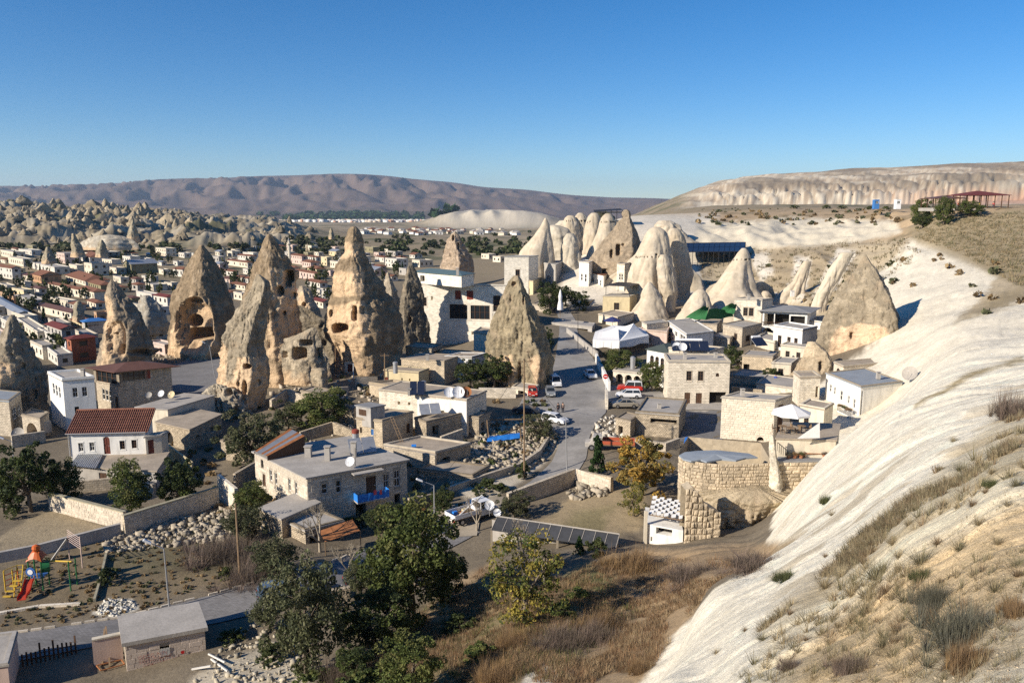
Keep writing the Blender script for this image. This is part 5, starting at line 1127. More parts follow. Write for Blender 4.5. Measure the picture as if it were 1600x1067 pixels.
# right-hand quarter
blk('inn', 'two-storey cut-stone inn with paired windows and a round one above the parking corner', [(1044.5,566),(1141,567),(1130,556)], 2, 634, wall=M_stonew, roofm=M_roofc, skin=None,
    AB=[(.30,.385,.58,.80,'wind'),(.487,.575,.58,.80,'wind'),(.775,.83,.68,.76,'a_wind'),(.28,.375,.0,.30,'doorb'),(.465,.565,.0,.29,'doorb'),(.685,.96,.0,.32,'dark')], par=.25, cat='inn')
blk('house', 'white house with three tall arched windows and a dark green roof', [(1011,545),(1044,551),(1070,543)], 2.5, 606, wall=M_white, roof='hip', roofm=mk('dark_green_roof', (.07, .085, .075), .7, .1), rh=.9, over=.3,
    AB=[(.16,.34,.48,.84,'a_wind'),(.41,.58,.47,.83,'a_wind'),(.66,.82,.46,.82,'a_wind')])
r_, F4, zt = blk('house', 'cream house carrying a row of four solar collectors', [(1045,545),(1108,551),(1131,545)], 3, ztop=9.6, wall=M_stonew, roofm=M_roofc, par=.2)
solar(PZ(1078, 548, zt + .2), 6.4, 1.9, 1.5, 'row of four dark solar collectors on the cream house', R(-2), 4)
dish(PZ(1057, 548, zt + .2), .75, 'large white dish left of the four collectors', -1.7)
dish(PZ(1066, 549, zt + .2), .75, 'second white dish touching the four collectors', -1.5)
blk('house', 'white and stone house with small windows under the green-netted terrace', [(1043,503),(1073,524),(1115,519)], 6, 543, wall=M_white, roofm=M_roofc, par=.15, AB=[(.15,.3,.3,.7,'slit'),(.4,.55,.3,.7,'slit'),(.66,.95,.2,.8,'win')], BC=[(.1,.2,.2,.5,'slit')])
blk('house', 'terrace house with iron rails in front of the tent-like white cone', [(1003,504),(1011,508),(1044,504)], 5, 534, wall=M_stonew, roofm=M_roofc, par=.1, AB=[(.3,.7,.4,.7,'slit')], BC=[(.3,.4,.0,.6,'doorb')])
gn = thing('netted_terrace', 'green netting sheets spread over a terrace below the white cones', 'netting', tuple(PZ(1110, 492, 11)))
for q in ([(1070,497,9.5),(1102,500,9.5),(1108,480,12),(1098,478,12.5)], [(1102,500,9.5),(1146,495,9.5),(1144,484,11),(1108,482,12)], [(1126,484,11),(1146,492,10.5),(1152,475,12.5),(1140,474,13)]):
    b = MB(); c = [PZ(*p) for p in q]; n = 6
    for i in range(n):
        for j in range(n):
            f = lambda u, v: c[0].lerp(c[1], u).lerp(c[3].lerp(c[2], u), v) + Vector((0, 0, -.5 * math.sin(u * math.pi) * math.sin(v * math.pi) + .12 * math.sin(9 * u + 5 * v)))
            b.quad(f(i / n, j / n), f((i + 1) / n, j / n), f((i + 1) / n, (j + 1) / n), f(i / n, (j + 1) / n))
    b.build('net_sheet', M_green, gn)
blk('stone_house', 'white stone house with two dark windows beside the balcony wing', [(1147.7,468),(1191,470),(1207,468)], 5, 529, wall=M_stonew, roofm=M_roofc, AB=[(.34,.5,.58,.8,'wind'),(.545,.71,.58,.8,'wind'),(.32,.55,.08,.36,'dark')], par=.2)
r_, F4, zt = blk('balcony_house', 'house with a deep dark veranda under a sagging grey roof and an arch below', [(1192,485),(1262,488),(1276,481)], 5, 533, wall=M_white, roof='hip', roofm=M_roofg, rh=.9, over=.9,
    AB=[(.04,.26,.48,.90,'deep'),(.28,.6,.48,.90,'deep'),(.63,.95,.45,.85,'dark'),(.02,.24,.02,.40,'a_deep')])
b = MB(); A, B = Vector(F4[0]), Vector(F4[1]); d = B - A; n_ = Vector((d.y, -d.x, 0)).normalized(); d.normalize()
for i in range(26): p = A + d * (i * .35 + .3) + n_ * .12; b.box(p.x - .03, p.x + .03, p.y - .03, p.y + .03, 5 + (zt - 5) * .47, 5 + (zt - 5) * .60)
p0, p1 = A + n_ * .12, A + d * 9.3 + n_ * .12; zz = 5 + (zt - 5) * .6; b.tube((p0.x, p0.y, zz), (p1.x, p1.y, zz), .05); b.build('railing', M_framed, r_)
blk('house', 'white house with three shuttered windows at the left foot of the huge cone', [(1209,510),(1254,517),(1277,512)], 4, 562, wall=M_white, roofm=M_roofc, AB=[(.17,.3,.3,.72,'wind'),(.5,.62,.3,.72,'wind'),(.74,.86,.3,.72,'wind')], par=.25)
blk('house', 'flat grey-roofed white row on the terrace above the balcony house', [(1208,461),(1262,465),(1280,460)], 8, 478, wall=M_white, roofm=M_roofc, par=.2)
chimney(PZ(1238, 463, 12.0), 1.2, .8, 'twin-flued white chimney on the white row above the veranda', m=M_white)
r_, F4, zt = blk('gatehouse', 'small cream gatehouse with a dark glazed door where the blue figure stands', [(1206,568),(1236,570),(1248,561)], 2.8, 598, wall=M_cream, roofm=M_roofc, AB=[(.35,.62,.1,.75,'wind')], par=.15, cat='gatehouse')
blk('house', 'yellowish shaded stone house between the inn and the gatehouse', [(1160,556),(1207,559),(1216,551)], 3, 590, wall=M_stoney, roofm=M_roofc, par=.1, AB=[(.05,.25,.2,.6,'dark')])
blk('house', 'dark-shaded arched courtyard house right of the tent', [(1130,508),(1160,514),(1190,507)], 4.5, 545, wall=M_stone, roofm=M_roofc, par=.15, AB=[(.15,.3,.1,.5,'a_dark'),(.6,.75,.4,.7,'wind')], BC=[(.2,.4,.3,.6,'wind')])
blk('wall_house', 'curved cream terrace wall with a steel cylinder in front of the arch', [(1180,530),(1210,537),(1225,528)], 3.5, 560, wall=M_cream, roofm=M_roofc, par=.4)
solar(PZ(1186, 540, 8.5), 2.6, 1.8, 1.3, 'tilted collector pair in the shaded yard behind the gatehouse', R(20), 2)
# long white house on the slope
rl, FL, zl = blk('long_house', 'long white house with narrow windows, grey-blue roof and a railed balcony', [(1291,584),(1345.5,606),(1410,598)], 3.5, 657, wall=M_white, roofm=M_roofb, edgem=M_stoney,
    AB=[(.12,.19,.48,.72,'slit'),(.25,.31,.45,.70,'slit'),(.44,.52,.36,.68,'slit'),(.66,.72,.36,.62,'slit'),(.82,.88,.3,.6,'slit')], BC=[(.02,.06,.1,.9,'dark')], par=.12)
blk('house', 'low white-fronted room behind the long white house', [(1303,567),(1318,574),(1386,568)], 6, 590, wall=M_stonew, roofm=M_roofm, AB=[(.3,.7,.1,.7,'a_wind')], BC=[(.1,.3,.3,.6,'wind')], par=.15)
blk('stone_house', 'small square stone tower house left of the long white house', [(1240,583),(1250,591),(1282,590)], 4.6, 625, wall=M_stonew, roofm=M_roofm, par=.2, BC=[(.8,.95,.1,.6,'dark')])
rr, FR, zr = blk('stone_house', 'big pale stone house with a blank rough-coursed front and tiny arched hatch', [(1128,622),(1211,628),(1236,620)], .8, 700, wall=M_stonew, roofm=M_roofc,
    AB=[(.70,.83,.12,.22,'a_dark')], BC=[(.2,.55,.3,.9,'doorb')], par=.15, skin=('A', .34, .62, mk('pale_house_block', (.66, .59, .47), .92, .1, 1.2, .6, 7, objrand=.1, bdist=.04), dict(proud=.05, gap=.03, soft=.14)))
blk('ruined_house', 'grey-roofed stone house with a long slit window behind the yellow tree', [(994,645),(1061,650),(1072,627)], 1, 692, wall=M_rubble, roofm=M_roofc, AB=[(.34,.95,.68,.84,'dark')], par=.2)
blk('stone_house', 'shaded yard building between the inn and the pale stone house', [(1072,640),(1128,640),(1132,628)], 1, ztop=2.2, wall=M_grey, roofm=M_roofc, par=0, AB=[])
# round rubble wall with grey-blue roof sheet
M_drum = mk('drum_mortar', (.42, .35, .25), .95, .2, 2, .8, 5)
dr = thing('round_stone_house', 'round-fronted rubble house with a ragged blue-grey roof', 'house', tuple(PZ(1120, 780, 3)))
ZT = 8.4; pts = [PZ(x, y, ZT) for x, y in ((1062,703),(1061,712),(1068,717),(1080,720),(1100,723),(1125,725),(1150,725),(1178,724),(1206,723))]
w = MB()
for i in range(len(pts) - 1):
    p, q = pts[i], pts[i + 1]; w.quad((p.x, p.y, -1), (q.x, q.y, -1), (q.x, q.y, ZT), (p.x, p.y, ZT))
b_ = pts[-1] + Vector((1, 7, 0)); a_ = pts[0] + Vector((2, 5, 0)); 
for p, q in ((pts[-1], b_), (b_, a_), (a_, pts[0])): w.quad((p.x, p.y, -1), (q.x, q.y, -1), (q.x, q.y, ZT), (p.x, p.y, ZT))
w.build('wall', M_drum, dr)
tot = 0
for i in range(1, len(pts) - 1):
    tot += stones(dr, pts[i], pts[i + 1], 4.9, ZT, .34, .55, M_bould, proud=.10, gap=.03, soft=.16, jit=.07, seed=i, maxn=max(0, 210 - tot))
b = MB(); rim = [PZ(x, y, ZT + .15) for x, y in ((1061,711),(1068,717),(1080,720),(1095,718),(1104,721),(1128,717),(1150,719),(1166,715),(1184,714),(1170,708),(1150,706),(1120,703),(1090,704),(1070,706))]
c = sum(rim, Vector()) / len(rim) + Vector((0, 0, .25))
for i in range(len(rim)): b.poly([rim[i], rim[(i + 1) % len(rim)], c])
for i in range(len(rim)): p, q = rim[i], rim[(i + 1) % len(rim)]; b.quad(p - Vector((0, 0, .15)), q - Vector((0, 0, .15)), q, p)
b.build('roof', M_roofb, dr)
# rock foot of the round house, with large boulders
rock('rock_outcrop', 'craggy ochre rock under the round house and the bench terrace', [(770,1066,1290),(776,1064,1288),(800,1062,1275),(825,1062,1262),(850,1060,1250),(868,1050,1235)], 78, crust=(.50,.41,.28), raw=(.55,.45,.31), seed=17, edge=(.0,.0), depth=.42, nr=130, na=300, amp=1.0, fl=.9)
bw = thing('boulder_wall', 'broken pier of large rough boulders left of the round house', 'ruin', tuple(PZ(1095, 850, 2.0)))
b = MB(); bp = [(PZ(1068,860,1.8), 7.0)]
p0, p1 = PZ(1068, 858, 1.9), PZ(1124, 856, 1.9); w = MB(); d = (p1 - p0).normalized(); n_ = Vector((-d.y, d.x, 0)) * 1.6
prof = [(0, 5.9), (.18, 6.2), (.35, 5.6), (.5, 4.8), (.62, 4.2), (.8, 3.9), (1, 3.4)]; L = (p1 - p0).length
for i in range(len(prof) - 1):
    (u, h0), (v, h1) = prof[i], prof[i + 1]; a, b2 = p0.lerp(p1, u), p0.lerp(p1, v)
    w.quad(a - Vector((0, 0, 1)), b2 - Vector((0, 0, 1)), b2 + Vector((0, 0, h1)), a + Vector((0, 0, h0))); w.quad(a + Vector((0, 0, h0)), b2 + Vector((0, 0, h1)), b2 + n_ + Vector((0, 0, h1)), a + n_ + Vector((0, 0, h0)))
    w.quad(b2 + n_ - Vector((0, 0, 1)), a + n_ - Vector((0, 0, 1)), a + n_ + Vector((0, 0, h0)), b2 + n_ + Vector((0, 0, h1)))
    stones(bw, a, b2, 1.5, 1.9 + (h0 + h1) / 2, .62, .75, M_bould, proud=.17, gap=.06, soft=.2, jit=.10, seed=60 + i)
w.quad(p1 - Vector((0, 0, 1)), p1 + n_ - Vector((0, 0, 1)), p1 + n_ + Vector((0, 0, 3.4)), p1 + Vector((0, 0, 3.4))); w.build('core', M_drum, bw)
# bench terrace and its walls
rt, FT, zt = blk('terrace', 'rough block terrace carrying the wooden bench and flower pots', [(1213,722),(1302,721),(1312,700)], 3, ztop=8.5, wall=M_stoney, roofm=M_roofg, par=0, cat='terrace')
stones(rt, FT[0], FT[1], 5.2, 8.5, .42, .85, M_bould, proud=.14, gap=.04, soft=.16, jit=.02, seed=91, maxn=200)
blk('terrace', 'plain cream-rendered terrace wall behind the wooden bench', [(1213,686),(1306,689),(1312,664)], 3, ztop=10.5, wall=M_cream, roofm=M_roofm, par=0, cat='terrace', AB=[(.5,.53,.62,.7,'dark')])
rock('rock_pillar', 'whitewashed rock pillar splitting the round house from the bench terrace', [(680,1203,1209),(690,1201,1211),(710,1202,1214),(735,1202,1219),(752,1200,1222),(775,1200,1224)], 78.0, crust=(.62,.56,.45), raw=(.6,.53,.42), seed=18, nr=70, na=60, edge=(.3,.3), depth=1.2)
# checker-roofed little house
ck = thing('pergola_house', 'small white house front topped by a black-and-white chequered slat roof', 'house', tuple(PZ(1040, 850, 1.5)))
zc = 4.6; q = [PZ(1014,803,zc), PZ(1066,812,zc), PZ(1071,785,zc), PZ(1020,776,zc)]
M_slat = mk('white_roof_slat', (.68, .67, .64), .7, .1)
cnt = 0
for i in range(9):
    for j in range(7):
        if (i + j) % 2: continue
        u0, u1, v0, v1 = i / 9, (i + 1.25) / 9, j / 7, (j + 1.1) / 7
        f = lambda u, v, h=0: q[0].lerp(q[1], min(u, 1)).lerp(q[3].lerp(q[2], min(u, 1)), min(v, 1)) + Vector((0, 0, h))
        b = MB(); b.quad(f(u0, v0, .02), f(u1, v0, .16), f(u1, v1, .20), f(u0, v1, .10)); b.quad(f(u0, v0, -.02), f(u0, v1, .06), f(u1, v1, .16), f(u1, v0, .12)); b.build('slat', M_slat, ck)
b = MB(); f = lambda u, v, h=0: q[0].lerp(q[1], u).lerp(q[3].lerp(q[2], u), v) + Vector((0, 0, h))
for i in range(10): b.tube(f(i / 9, 0), f(i / 9, 1), .05)
for j in range(4): b.tube(f(0, j / 3, -.06), f(1, j / 3, -.06), .05)
b.build('roof_frame', M_wood, ck)
w = MB(); a_, b_ = PZ(1012, 803, zc), PZ(1068, 813, zc); c_ = b_ + Vector((.5, 4.5, 0))
face(w, (a_.x, a_.y), (b_.x, b_.y), .5, 3.6, [(.25, .7, .74, .95, 'dark'), (.1, .15, .45, .6, 'dark')], ck, False, M_white); face(w, (b_.x, b_.y), (c_.x, c_.y), .5, 3.6, [], ck, False, M_white)
w.quad((a_.x, a_.y, 3.6), (b_.x, b_.y, 3.6), (c_.x, c_.y, 3.6), (a_.x + .5, a_.y + 4.5, 3.6)); w.build('wall', M_white, ck)
b = MB(); b.box(a_.x - .35, a_.x - .05, a_.y - .3, a_.y, -.5, 5.0); b.build('post', M_cream, ck)
# long dark canopy in the lower middle
cp = thing('canopy', 'long dark panelled lean-to canopy in the lower middle', 'canopy', tuple(PZ(860, 845, 0)))
t0, t1, u0, u1 = PZ(777,807,3.3), PZ(968,835,3.3), PZ(768,827,2.6), PZ(962,857,2.6)
M_pan = mk('dark_bitumen_panel', (.05, .052, .058), .85, .2, 1.5, .3, 4, objrand=.15)
for i in range(11):
    b = MB(); a0, a1, c0, c1 = t0.lerp(t1, i / 11), t0.lerp(t1, (i + .97) / 11), u0.lerp(u1, i / 11), u0.lerp(u1, (i + .97) / 11)
    k = Vector((0, 0, .08)); b.quad(c0, c1, a1, a0); b.quad(c0 - k, a0 - k, a1 - k, c1 - k); b.quad(c0 - k, c1 - k, c1, c0); b.build('panel', M_pan, cp)
b = MB(); b.tube(t0 + Vector((0, 0, .06)), t1 + Vector((0, 0, .06)), .07)
for i in range(12): b.tube(t0.lerp(t1, i / 11) + Vector((0, 0, .03)), u0.lerp(u1, i / 11) + Vector((0, 0, .03)), .03)
b.build('ridge_strip', M_roofc, cp)
for i in (0, 3, 6, 9, 11):
    p = u0.lerp(u1, i / 11); b = MB(); b.box(p.x - .1, p.x + .1, p.y, p.y + .2, H(p.x, p.y) - .3, p.z - .05); b.build('post', M_stone, cp)
w = MB(); face(w, (u0.x, u0.y + 1.8), (u1.x, u1.y + 1.8), 0, 2.9, [], cp, False, M_grey); w.build('back_wall', M_grey, cp)
# solar roof up on the slope
sr = thing('solar_roof', 'long rack of dark solar panels on the slope above the white cones', 'solar array', tuple(PZ(1118, 400, 20)))
t0, t1, u0, u1 = PZ(1068,380,22.4), PZ(1165,378.5,22.3), PZ(1066,394,20.0), PZ(1164,393,20.1)
for i in range(12):
    for j in range(2):
        b = MB(); f = lambda a, c: t0.lerp(t1, a).lerp(u0.lerp(u1, a), c)
        P4_ = [f(i / 12, (j + .95) / 2), f((i + .93) / 12, (j + .95) / 2), f((i + .93) / 12, j / 2), f(i / 12, j / 2)]
        b.quad(*P4_); b.quad(*[v - Vector((0, 0, .08)) for v in reversed(P4_)]); b.build('panel', M_solar, sr)
b = MB(); k = Vector((0, 0, .12)); b.quad(u0 - k, t0 - k, t1 - k, u1 - k)
for i in range(13):
    p = u0.lerp(u1, i / 12); b.tube((p.x, p.y, H(p.x, p.y) - .3), p, .08); p = t0.lerp(t1, i / 12); b.tube((p.x, p.y, H(p.x, p.y) - .3), p, .08)
b.tube(t0, t1, .07); b.tube(u0, u1, .07); b.build('rack', M_dkmetal, sr)
# restaurant on the plateau
ps = thing('restaurant', 'open-sided restaurant pavilion with a red roof on the plateau', 'restaurant', tuple(PZ(1545, 322, 34)))
def pav(root, x0, x1, ytop, ybot, Y, dpt, rh_, m, nposts, roofname='roof'):
    a, b2 = P(x0, ytop, Y), P(x1, ytop, Y); zt_ = a.z; zb_ = P(x0, ybot, Y).z - .6
    hip_roof(root, [a, b2, b2 + Vector((0, dpt, 0)), a + Vector((0, dpt, 0))], zt_, rh_, m, .5)
    for i in range(nposts):
        for yy in (0, dpt): p = a.lerp(b2, i / (nposts - 1)); b = MB(); b.box(p.x - .1, p.x + .1, p.y + yy - .1, p.y + yy + .1, zb_, zt_); b.build('post', M_framed, root)
    b = MB(); b.box(a.x - .5, b2.x + .5, Y - .5, Y + dpt + .5, zb_ - .9, zb_ + .05); b.build('floor', M_roofc, root)
pav(ps, 1512, 1577, 305, 323, 232, 11, 1.3, M_redroof, 7)
p2 = thing('restaurant_annex', 'lower dark-brown roofed annex left of the red-roofed pavilion', 'restaurant', tuple(PZ(1490, 322, 34)))
pav(p2, 1462, 1510, 310, 322, 236, 8, .8, M_brownroof, 6)
for kx, kl, km in ((1370, 'small pale blue kiosk on the plateau edge', M_bluep), (1404, 'blue and white board-like kiosk right of the pale blue one', M_whitem)):
    p = P(kx, 321, 330); F_ = [p + Vector(v) for v in ((-1, 0, 0), (1, 0, 0), (1, 2, 0), (-1, 2, 0))]
    blk('kiosk', kl, None, zb=p.z - .5, ztop=p.z + 2.3, F4=F_, wall=km, roofm=M_white, cat='kiosk', par=0, AB=[(.2, .8, .4, .8, 'win')])
# viewing deck roof on the fluted ridge
vd = thing('shelter', 'thin dark shelter roof on top of the fluted ridge', 'shelter', tuple(P(950, 334, 300)))
a, b2 = P(929, 331, 300), P(973, 328.5, 300); b = MB(); b.quad(a, b2, b2 + Vector((0, 6, .6)), a + Vector((0, 6, .6))); b.box(a.x, b2.x, 300, 300.3, a.z - .45, a.z); b.build('roof', M_dkmetal, vd)
for i in range(6): p = a.lerp(b2, i / 5); b = MB(); b.tube((p.x, p.y + .5, p.z - 4), (p.x, p.y + .5, p.z), .12); b.build('post', M_dkmetal, vd)

# smaller blocks that fill the quarters
for nm, lab, pts, zb, bp, wm, rm, kw in (
 ('outbuilding','small stone room under the left end of the green netting',[(1085,506),(1120,509),(1128,501)],6,526,M_stone,M_roofm,{}),
 ('outbuilding','squat stone room in the shadow right of the collector house',[(1112,527),(1140,531),(1150,523)],4,550,M_stone,M_roofc,dict(BC=[(.2,.5,.1,.7,'dark')])),
 ('outbuilding','cream room with a terrace between the gatehouse and the white shuttered house',[(1220,540),(1262,545),(1277,537)],4,569,M_cream,M_roofc,dict(AB=[(.2,.35,.1,.7,'wind'),(.6,.75,.3,.7,'wind')])),
 ('outbuilding','broken white room touching the left side of the huge cone',[(1256,500),(1286,505),(1292,499)],6,527,M_white,M_roofm,dict(AB=[(.3,.7,.1,.6,'a_dark')])),
 ('terrace','long low stone terrace below the shaded yellowish house',[(1140,588),(1200,593),(1216,583)],2.5,608,M_stone,M_roofc,{}),
 ('terrace','grey paved terrace deck left of the square tower house',[(1182,600),(1238,608),(1252,594)],2,630,M_stonew,M_roofc,{}),
 ('outbuilding','cream back wall building of the umbrella terrace',[(1250,634),(1288,641),(1302,632)],4.6,668,M_cream,M_roofm,dict(AB=[(.2,.4,.0,.6,'wind')])),
 ('outbuilding','garden kiosk wall pierced by round openings beside the red off-roader',[(958,580),(1003,585),(1010,577)],2.5,606,M_stonew,M_roofc,dict(AB=[(.1,.35,.15,.85,'a_dark'),(.42,.66,.15,.85,'a_dark'),(.72,.95,.15,.85,'a_dark')])),
 ('outbuilding','low beige room between the courtyard trees and the tent',[(935,492),(965,497),(990,490)],5,515,M_cream,M_roofm,dict(AB=[(.2,.4,.1,.6,'dark')])),
 ('outbuilding','rose-stone room behind the right end of the tent',[(1000,516),(1042,520),(1046,512)],4,545,M_pink,M_roofm,dict(AB=[(.3,.4,.3,.6,'dark')])),
 ('outbuilding','shaded hut at the foot of the central chimney rubble',[(470,612),(500,618),(520,611)],2.5,636,M_rubble,M_roofm,dict(AB=[(.3,.5,.0,.6,'dark')])),
 ('outbuilding','low shed roof among the trees above the central stone house',[(520,637),(553,641),(566,634)],2.5,657,M_rubble,M_roofm,{}),
 ('outbuilding','rubble pen behind the street lot with broken walls',[(700,648),(748,654),(766,645)],2,676,M_rubble,M_roofm,dict(BC=[(.2,.5,.0,.6,'dark')])),
 ('outbuilding','arched stone cellar front beside the left-edge house',[(34,650),(62,656),(76,646)],0.5,682,M_stone,M_roofm,dict(AB=[(.2,.8,.0,.7,'a_deep')])),
 ('outbuilding','sunken dark ruin between the terrace roof and the street lot',[(655,735),(738,745),(764,730)],-.5,768,M_rubble,M_roofm,dict(AB=[(.2,.35,.0,.6,'dark')])),
 ('outbuilding','stone cottage with a grass roof left of the tree-covered wall',[(345,690),(380,697),(400,688)],0.5,722,M_rubble,M_roofm,{}),
 ('outbuilding','flat cream block behind the brown-roofed terrace house',[(196,590),(240,594),(262,586)],1.5,606,M_cream,M_roofc,{}),
 ('outbuilding','two-level beige block under the big courtyard tree',[(832,476),(858,480),(874,472)],5,500,M_stone,M_roofm,dict(AB=[(.2,.4,.1,.6,'dark')])),
 ('outbuilding','pale block on the slope above the row of collectors',[(1065,484),(1090,488),(1100,481)],7,502,M_stonew,M_roofm,{}),
 ('outbuilding','cave front wall with three dark doors below the fluted ridge',[(868,420),(892,424),(905,418)],7,446,M_stone,M_roofm,dict(AB=[(.1,.3,.1,.6,'dark'),(.4,.6,.1,.6,'dark'),(.7,.9,.1,.6,'dark')])),
 ('outbuilding','stone base wing of the hotel behind the brown cone',[(740,520),(765,524),(775,516)],5,548,M_stonew,M_roofm,{}),
 ('outbuilding','long rubble terrace wall below the hotel',[(676,556),(740,561),(756,552)],4,574,M_rubble,M_roofm,{}),
 ('outbuilding','small stone lodge left of the street under the brown cone',[(800,606),(832,611),(842,603)],2.2,622,M_stonew,M_roofc,dict(AB=[(.3,.6,.1,.8,'dark')])),
 ('ruined_house','chunky ruin walls right of the rubble lot and the street',[(962,655),(985,660),(1000,650)],1.2,690,M_rubble,M_roofm,dict(AB=[(.2,.5,.0,.7,'dark')])),
):
    blk(nm, lab, pts, zb, bp, wall=wm, roofm=rm, cat=nm.replace('_', ' '), par=.15, **kw)
# ------------------------------------------------------------------ roads
def strip(name, pairs, m, up=.06, na=10, sub=5, ymin=40, uvs=1.0):
    L = [G(a[0], a[1], ymin) for a in pairs]; Rr = [G(a[2], a[3], ymin) for a in pairs]; b = MB(); rows = []
    for i in range(len(pairs) - 1):
        for k in range(sub): t = k / sub; rows.append((L[i].lerp(L[i + 1], t), Rr[i].lerp(Rr[i + 1], t)))
    rows.append((L[-1], Rr[-1])); xs = []
    for l, r in rows:
        for k in range(na + 1): p = l.lerp(r, k / na); xs.append((p.x, p.y))
    xs = np.array(xs); z = Hs(xs[:, 0], xs[:, 1]); W1 = na + 1
    # smooth the bed a little, stay above the soil
    for n, (x, y) in enumerate(xs): b.v.append((x, y, float(z[n]) + up))
    for i in range(len(rows) - 1):
        for k in range(na):
            q = (i * W1 + k, i * W1 + k + 1, (i + 1) * W1 + k + 1, (i + 1) * W1 + k); b.f.append(q); b.m.append(0); b.uv.append([(xs[n][0] * uvs, xs[n][1] * uvs) for n in q])
    me = b.mesh(name, m, True)
    if me.polygons[0].normal.z < 0: me.flip_normals()
    return tag(link(name, me), kind='structure')
M_pave = mk('grey_paver_road', (.205, .20, .20), .9, .14, .35, .4, 8, brick=(.34, .17, .72), fine=.06, bdist=.03)
M_asph = mk('worn_grey_street', (.27, .255, .235), .92, .24, .22, .35, 6, fine=.14, bdist=.03)
M_dirt = mk('dusty_lane', (.34, .29, .22), .95, .2, .4, .5, 4, fine=.12)
lower_far = [(-60,1003),(25,990),(191,966),(360,922),(422,905),(490,887),(557,865),(620,850),(680,828),(715,814)]
lower_near = [(-60,1050),(30,1033),(191,1003),(340,974),(422,954),(475,942),(560,917),(620,890),(700,858),(750,832)]
strip('road', [(a[0], a[1], b[0], b[1]) for a, b in zip(lower_far, lower_near)], M_pave, up=.09)
strip('street', [(790,778,880,762),(830,752,900,742),(862,722,916,716),(872,700,921,684),(876,680,932,660),(835,655,946,646),(812,632,952,628),(822,612,948,606),(848,592,944,590),(866,570,932,568),(870,545,916,545),(874,520,903,520),(874,500,899,500),(868,486,890,486)], M_asph, up=.08)
strip('parking_ground', [(946,628,1040,640),(950,618,1040,618),(946,604,1010,600)], M_asph, up=.12, na=8)
strip('lane', [(262,612,345,616),(268,592,350,596),(268,572,346,574),(300,560,352,556)], M_pave, up=.10, na=8)
strip('lane', [(640,838,745,838),(655,815,750,812),(690,795,790,790),(740,780,800,776)], M_dirt, up=.12)
strip('yard_ground', [(1060,690,1128,700),(1070,665,1130,668),(1072,640,1132,640)], M_pave, up=.07, na=8)
# kerb of single stones along the far side of the lower road
kb = tag(thing('kerb', 'broken line of pale kerb stones along the far side of the lower road', 'kerb', tuple(G(25, 990, 45))), kind='structure'); kb.pop('category', None)
P3 = [G(x, y, 45) for x, y in lower_far]; _ks = MB(); _ks.box(-.42, .42, -.09, .09, -.1, .14, taper=.9); KS = _ks.mesh('kerb_stone', M_block); acc = 0
for i in range(len(P3) - 1):
    a, b2 = P3[i], P3[i + 1]; n = int((b2 - a).length / .95); ang = math.atan2(b2.y - a.y, b2.x - a.x)
    for k in range(n):
        p = a.lerp(b2, (k + .5) / n); acc += 1
        if acc % 11 == 7: continue
        link('kerb_stone', KS, kb, T((p.x, p.y, H(p.x, p.y) + .10)) @ Matrix.Rotation(ang + rnd.uniform(-.06, .06), 4, 'Z'))

# ------------------------------------------------------------------ the far town
LM = {'the arched fairy chimney': (312, 460), 'the slanting fin chimney': (195, 500), 'the twin fairy chimney': (405, 480), 'the tallest chimney': (560, 460), 'the red-roofed school': (140, 455), 'the minaret': (453, 390),
      'the lone dark cone': (118, 380), 'the left-edge chimney': (22, 560), 'the brown-roofed terrace house': (210, 575), 'the isolated reddish cone': (712, 390), 'the white hotel': (715, 460), 'the flat pale mound': (180, 372), 'the badlands': (330, 385), 'the squat cone': (76, 398)}
AUTO = []
def rel_label(px, py):
    n, (lx, ly) = min(LM.items(), key=lambda kv: (kv[1][0] - px) ** 2 + 3 * (kv[1][1] - py) ** 2)
    dx, dy = px - lx, py - ly
    return ('left of ' if dx < 0 else 'right of ') + n if abs(dx) > 1.5 * abs(dy) else (('beyond ' if dy < 0 else 'in front of ') + n)
WM = {'white': M_dullwhite, 'cream': M_cream, 'yellow': M_yell, 'pink': M_pink, 'grey': M_grey, 'stone': M_stonew, 'terracotta': mk('terracotta_plaster', (.42, .25, .14), .9, .1), 'olive': mk('olive_render', (.25, .22, .13), .9, .1), 'brick-red': M_brickred}
RMt = {'flat': M_roofc, 'red hip': M_orange, 'red gable': M_orange, 'dark red gable': M_redroof, 'red sheet': M_redroof, 'pale gable': M_zinc, 'blue sheet': M_bluep, 'brown sheet': M_brownroof}
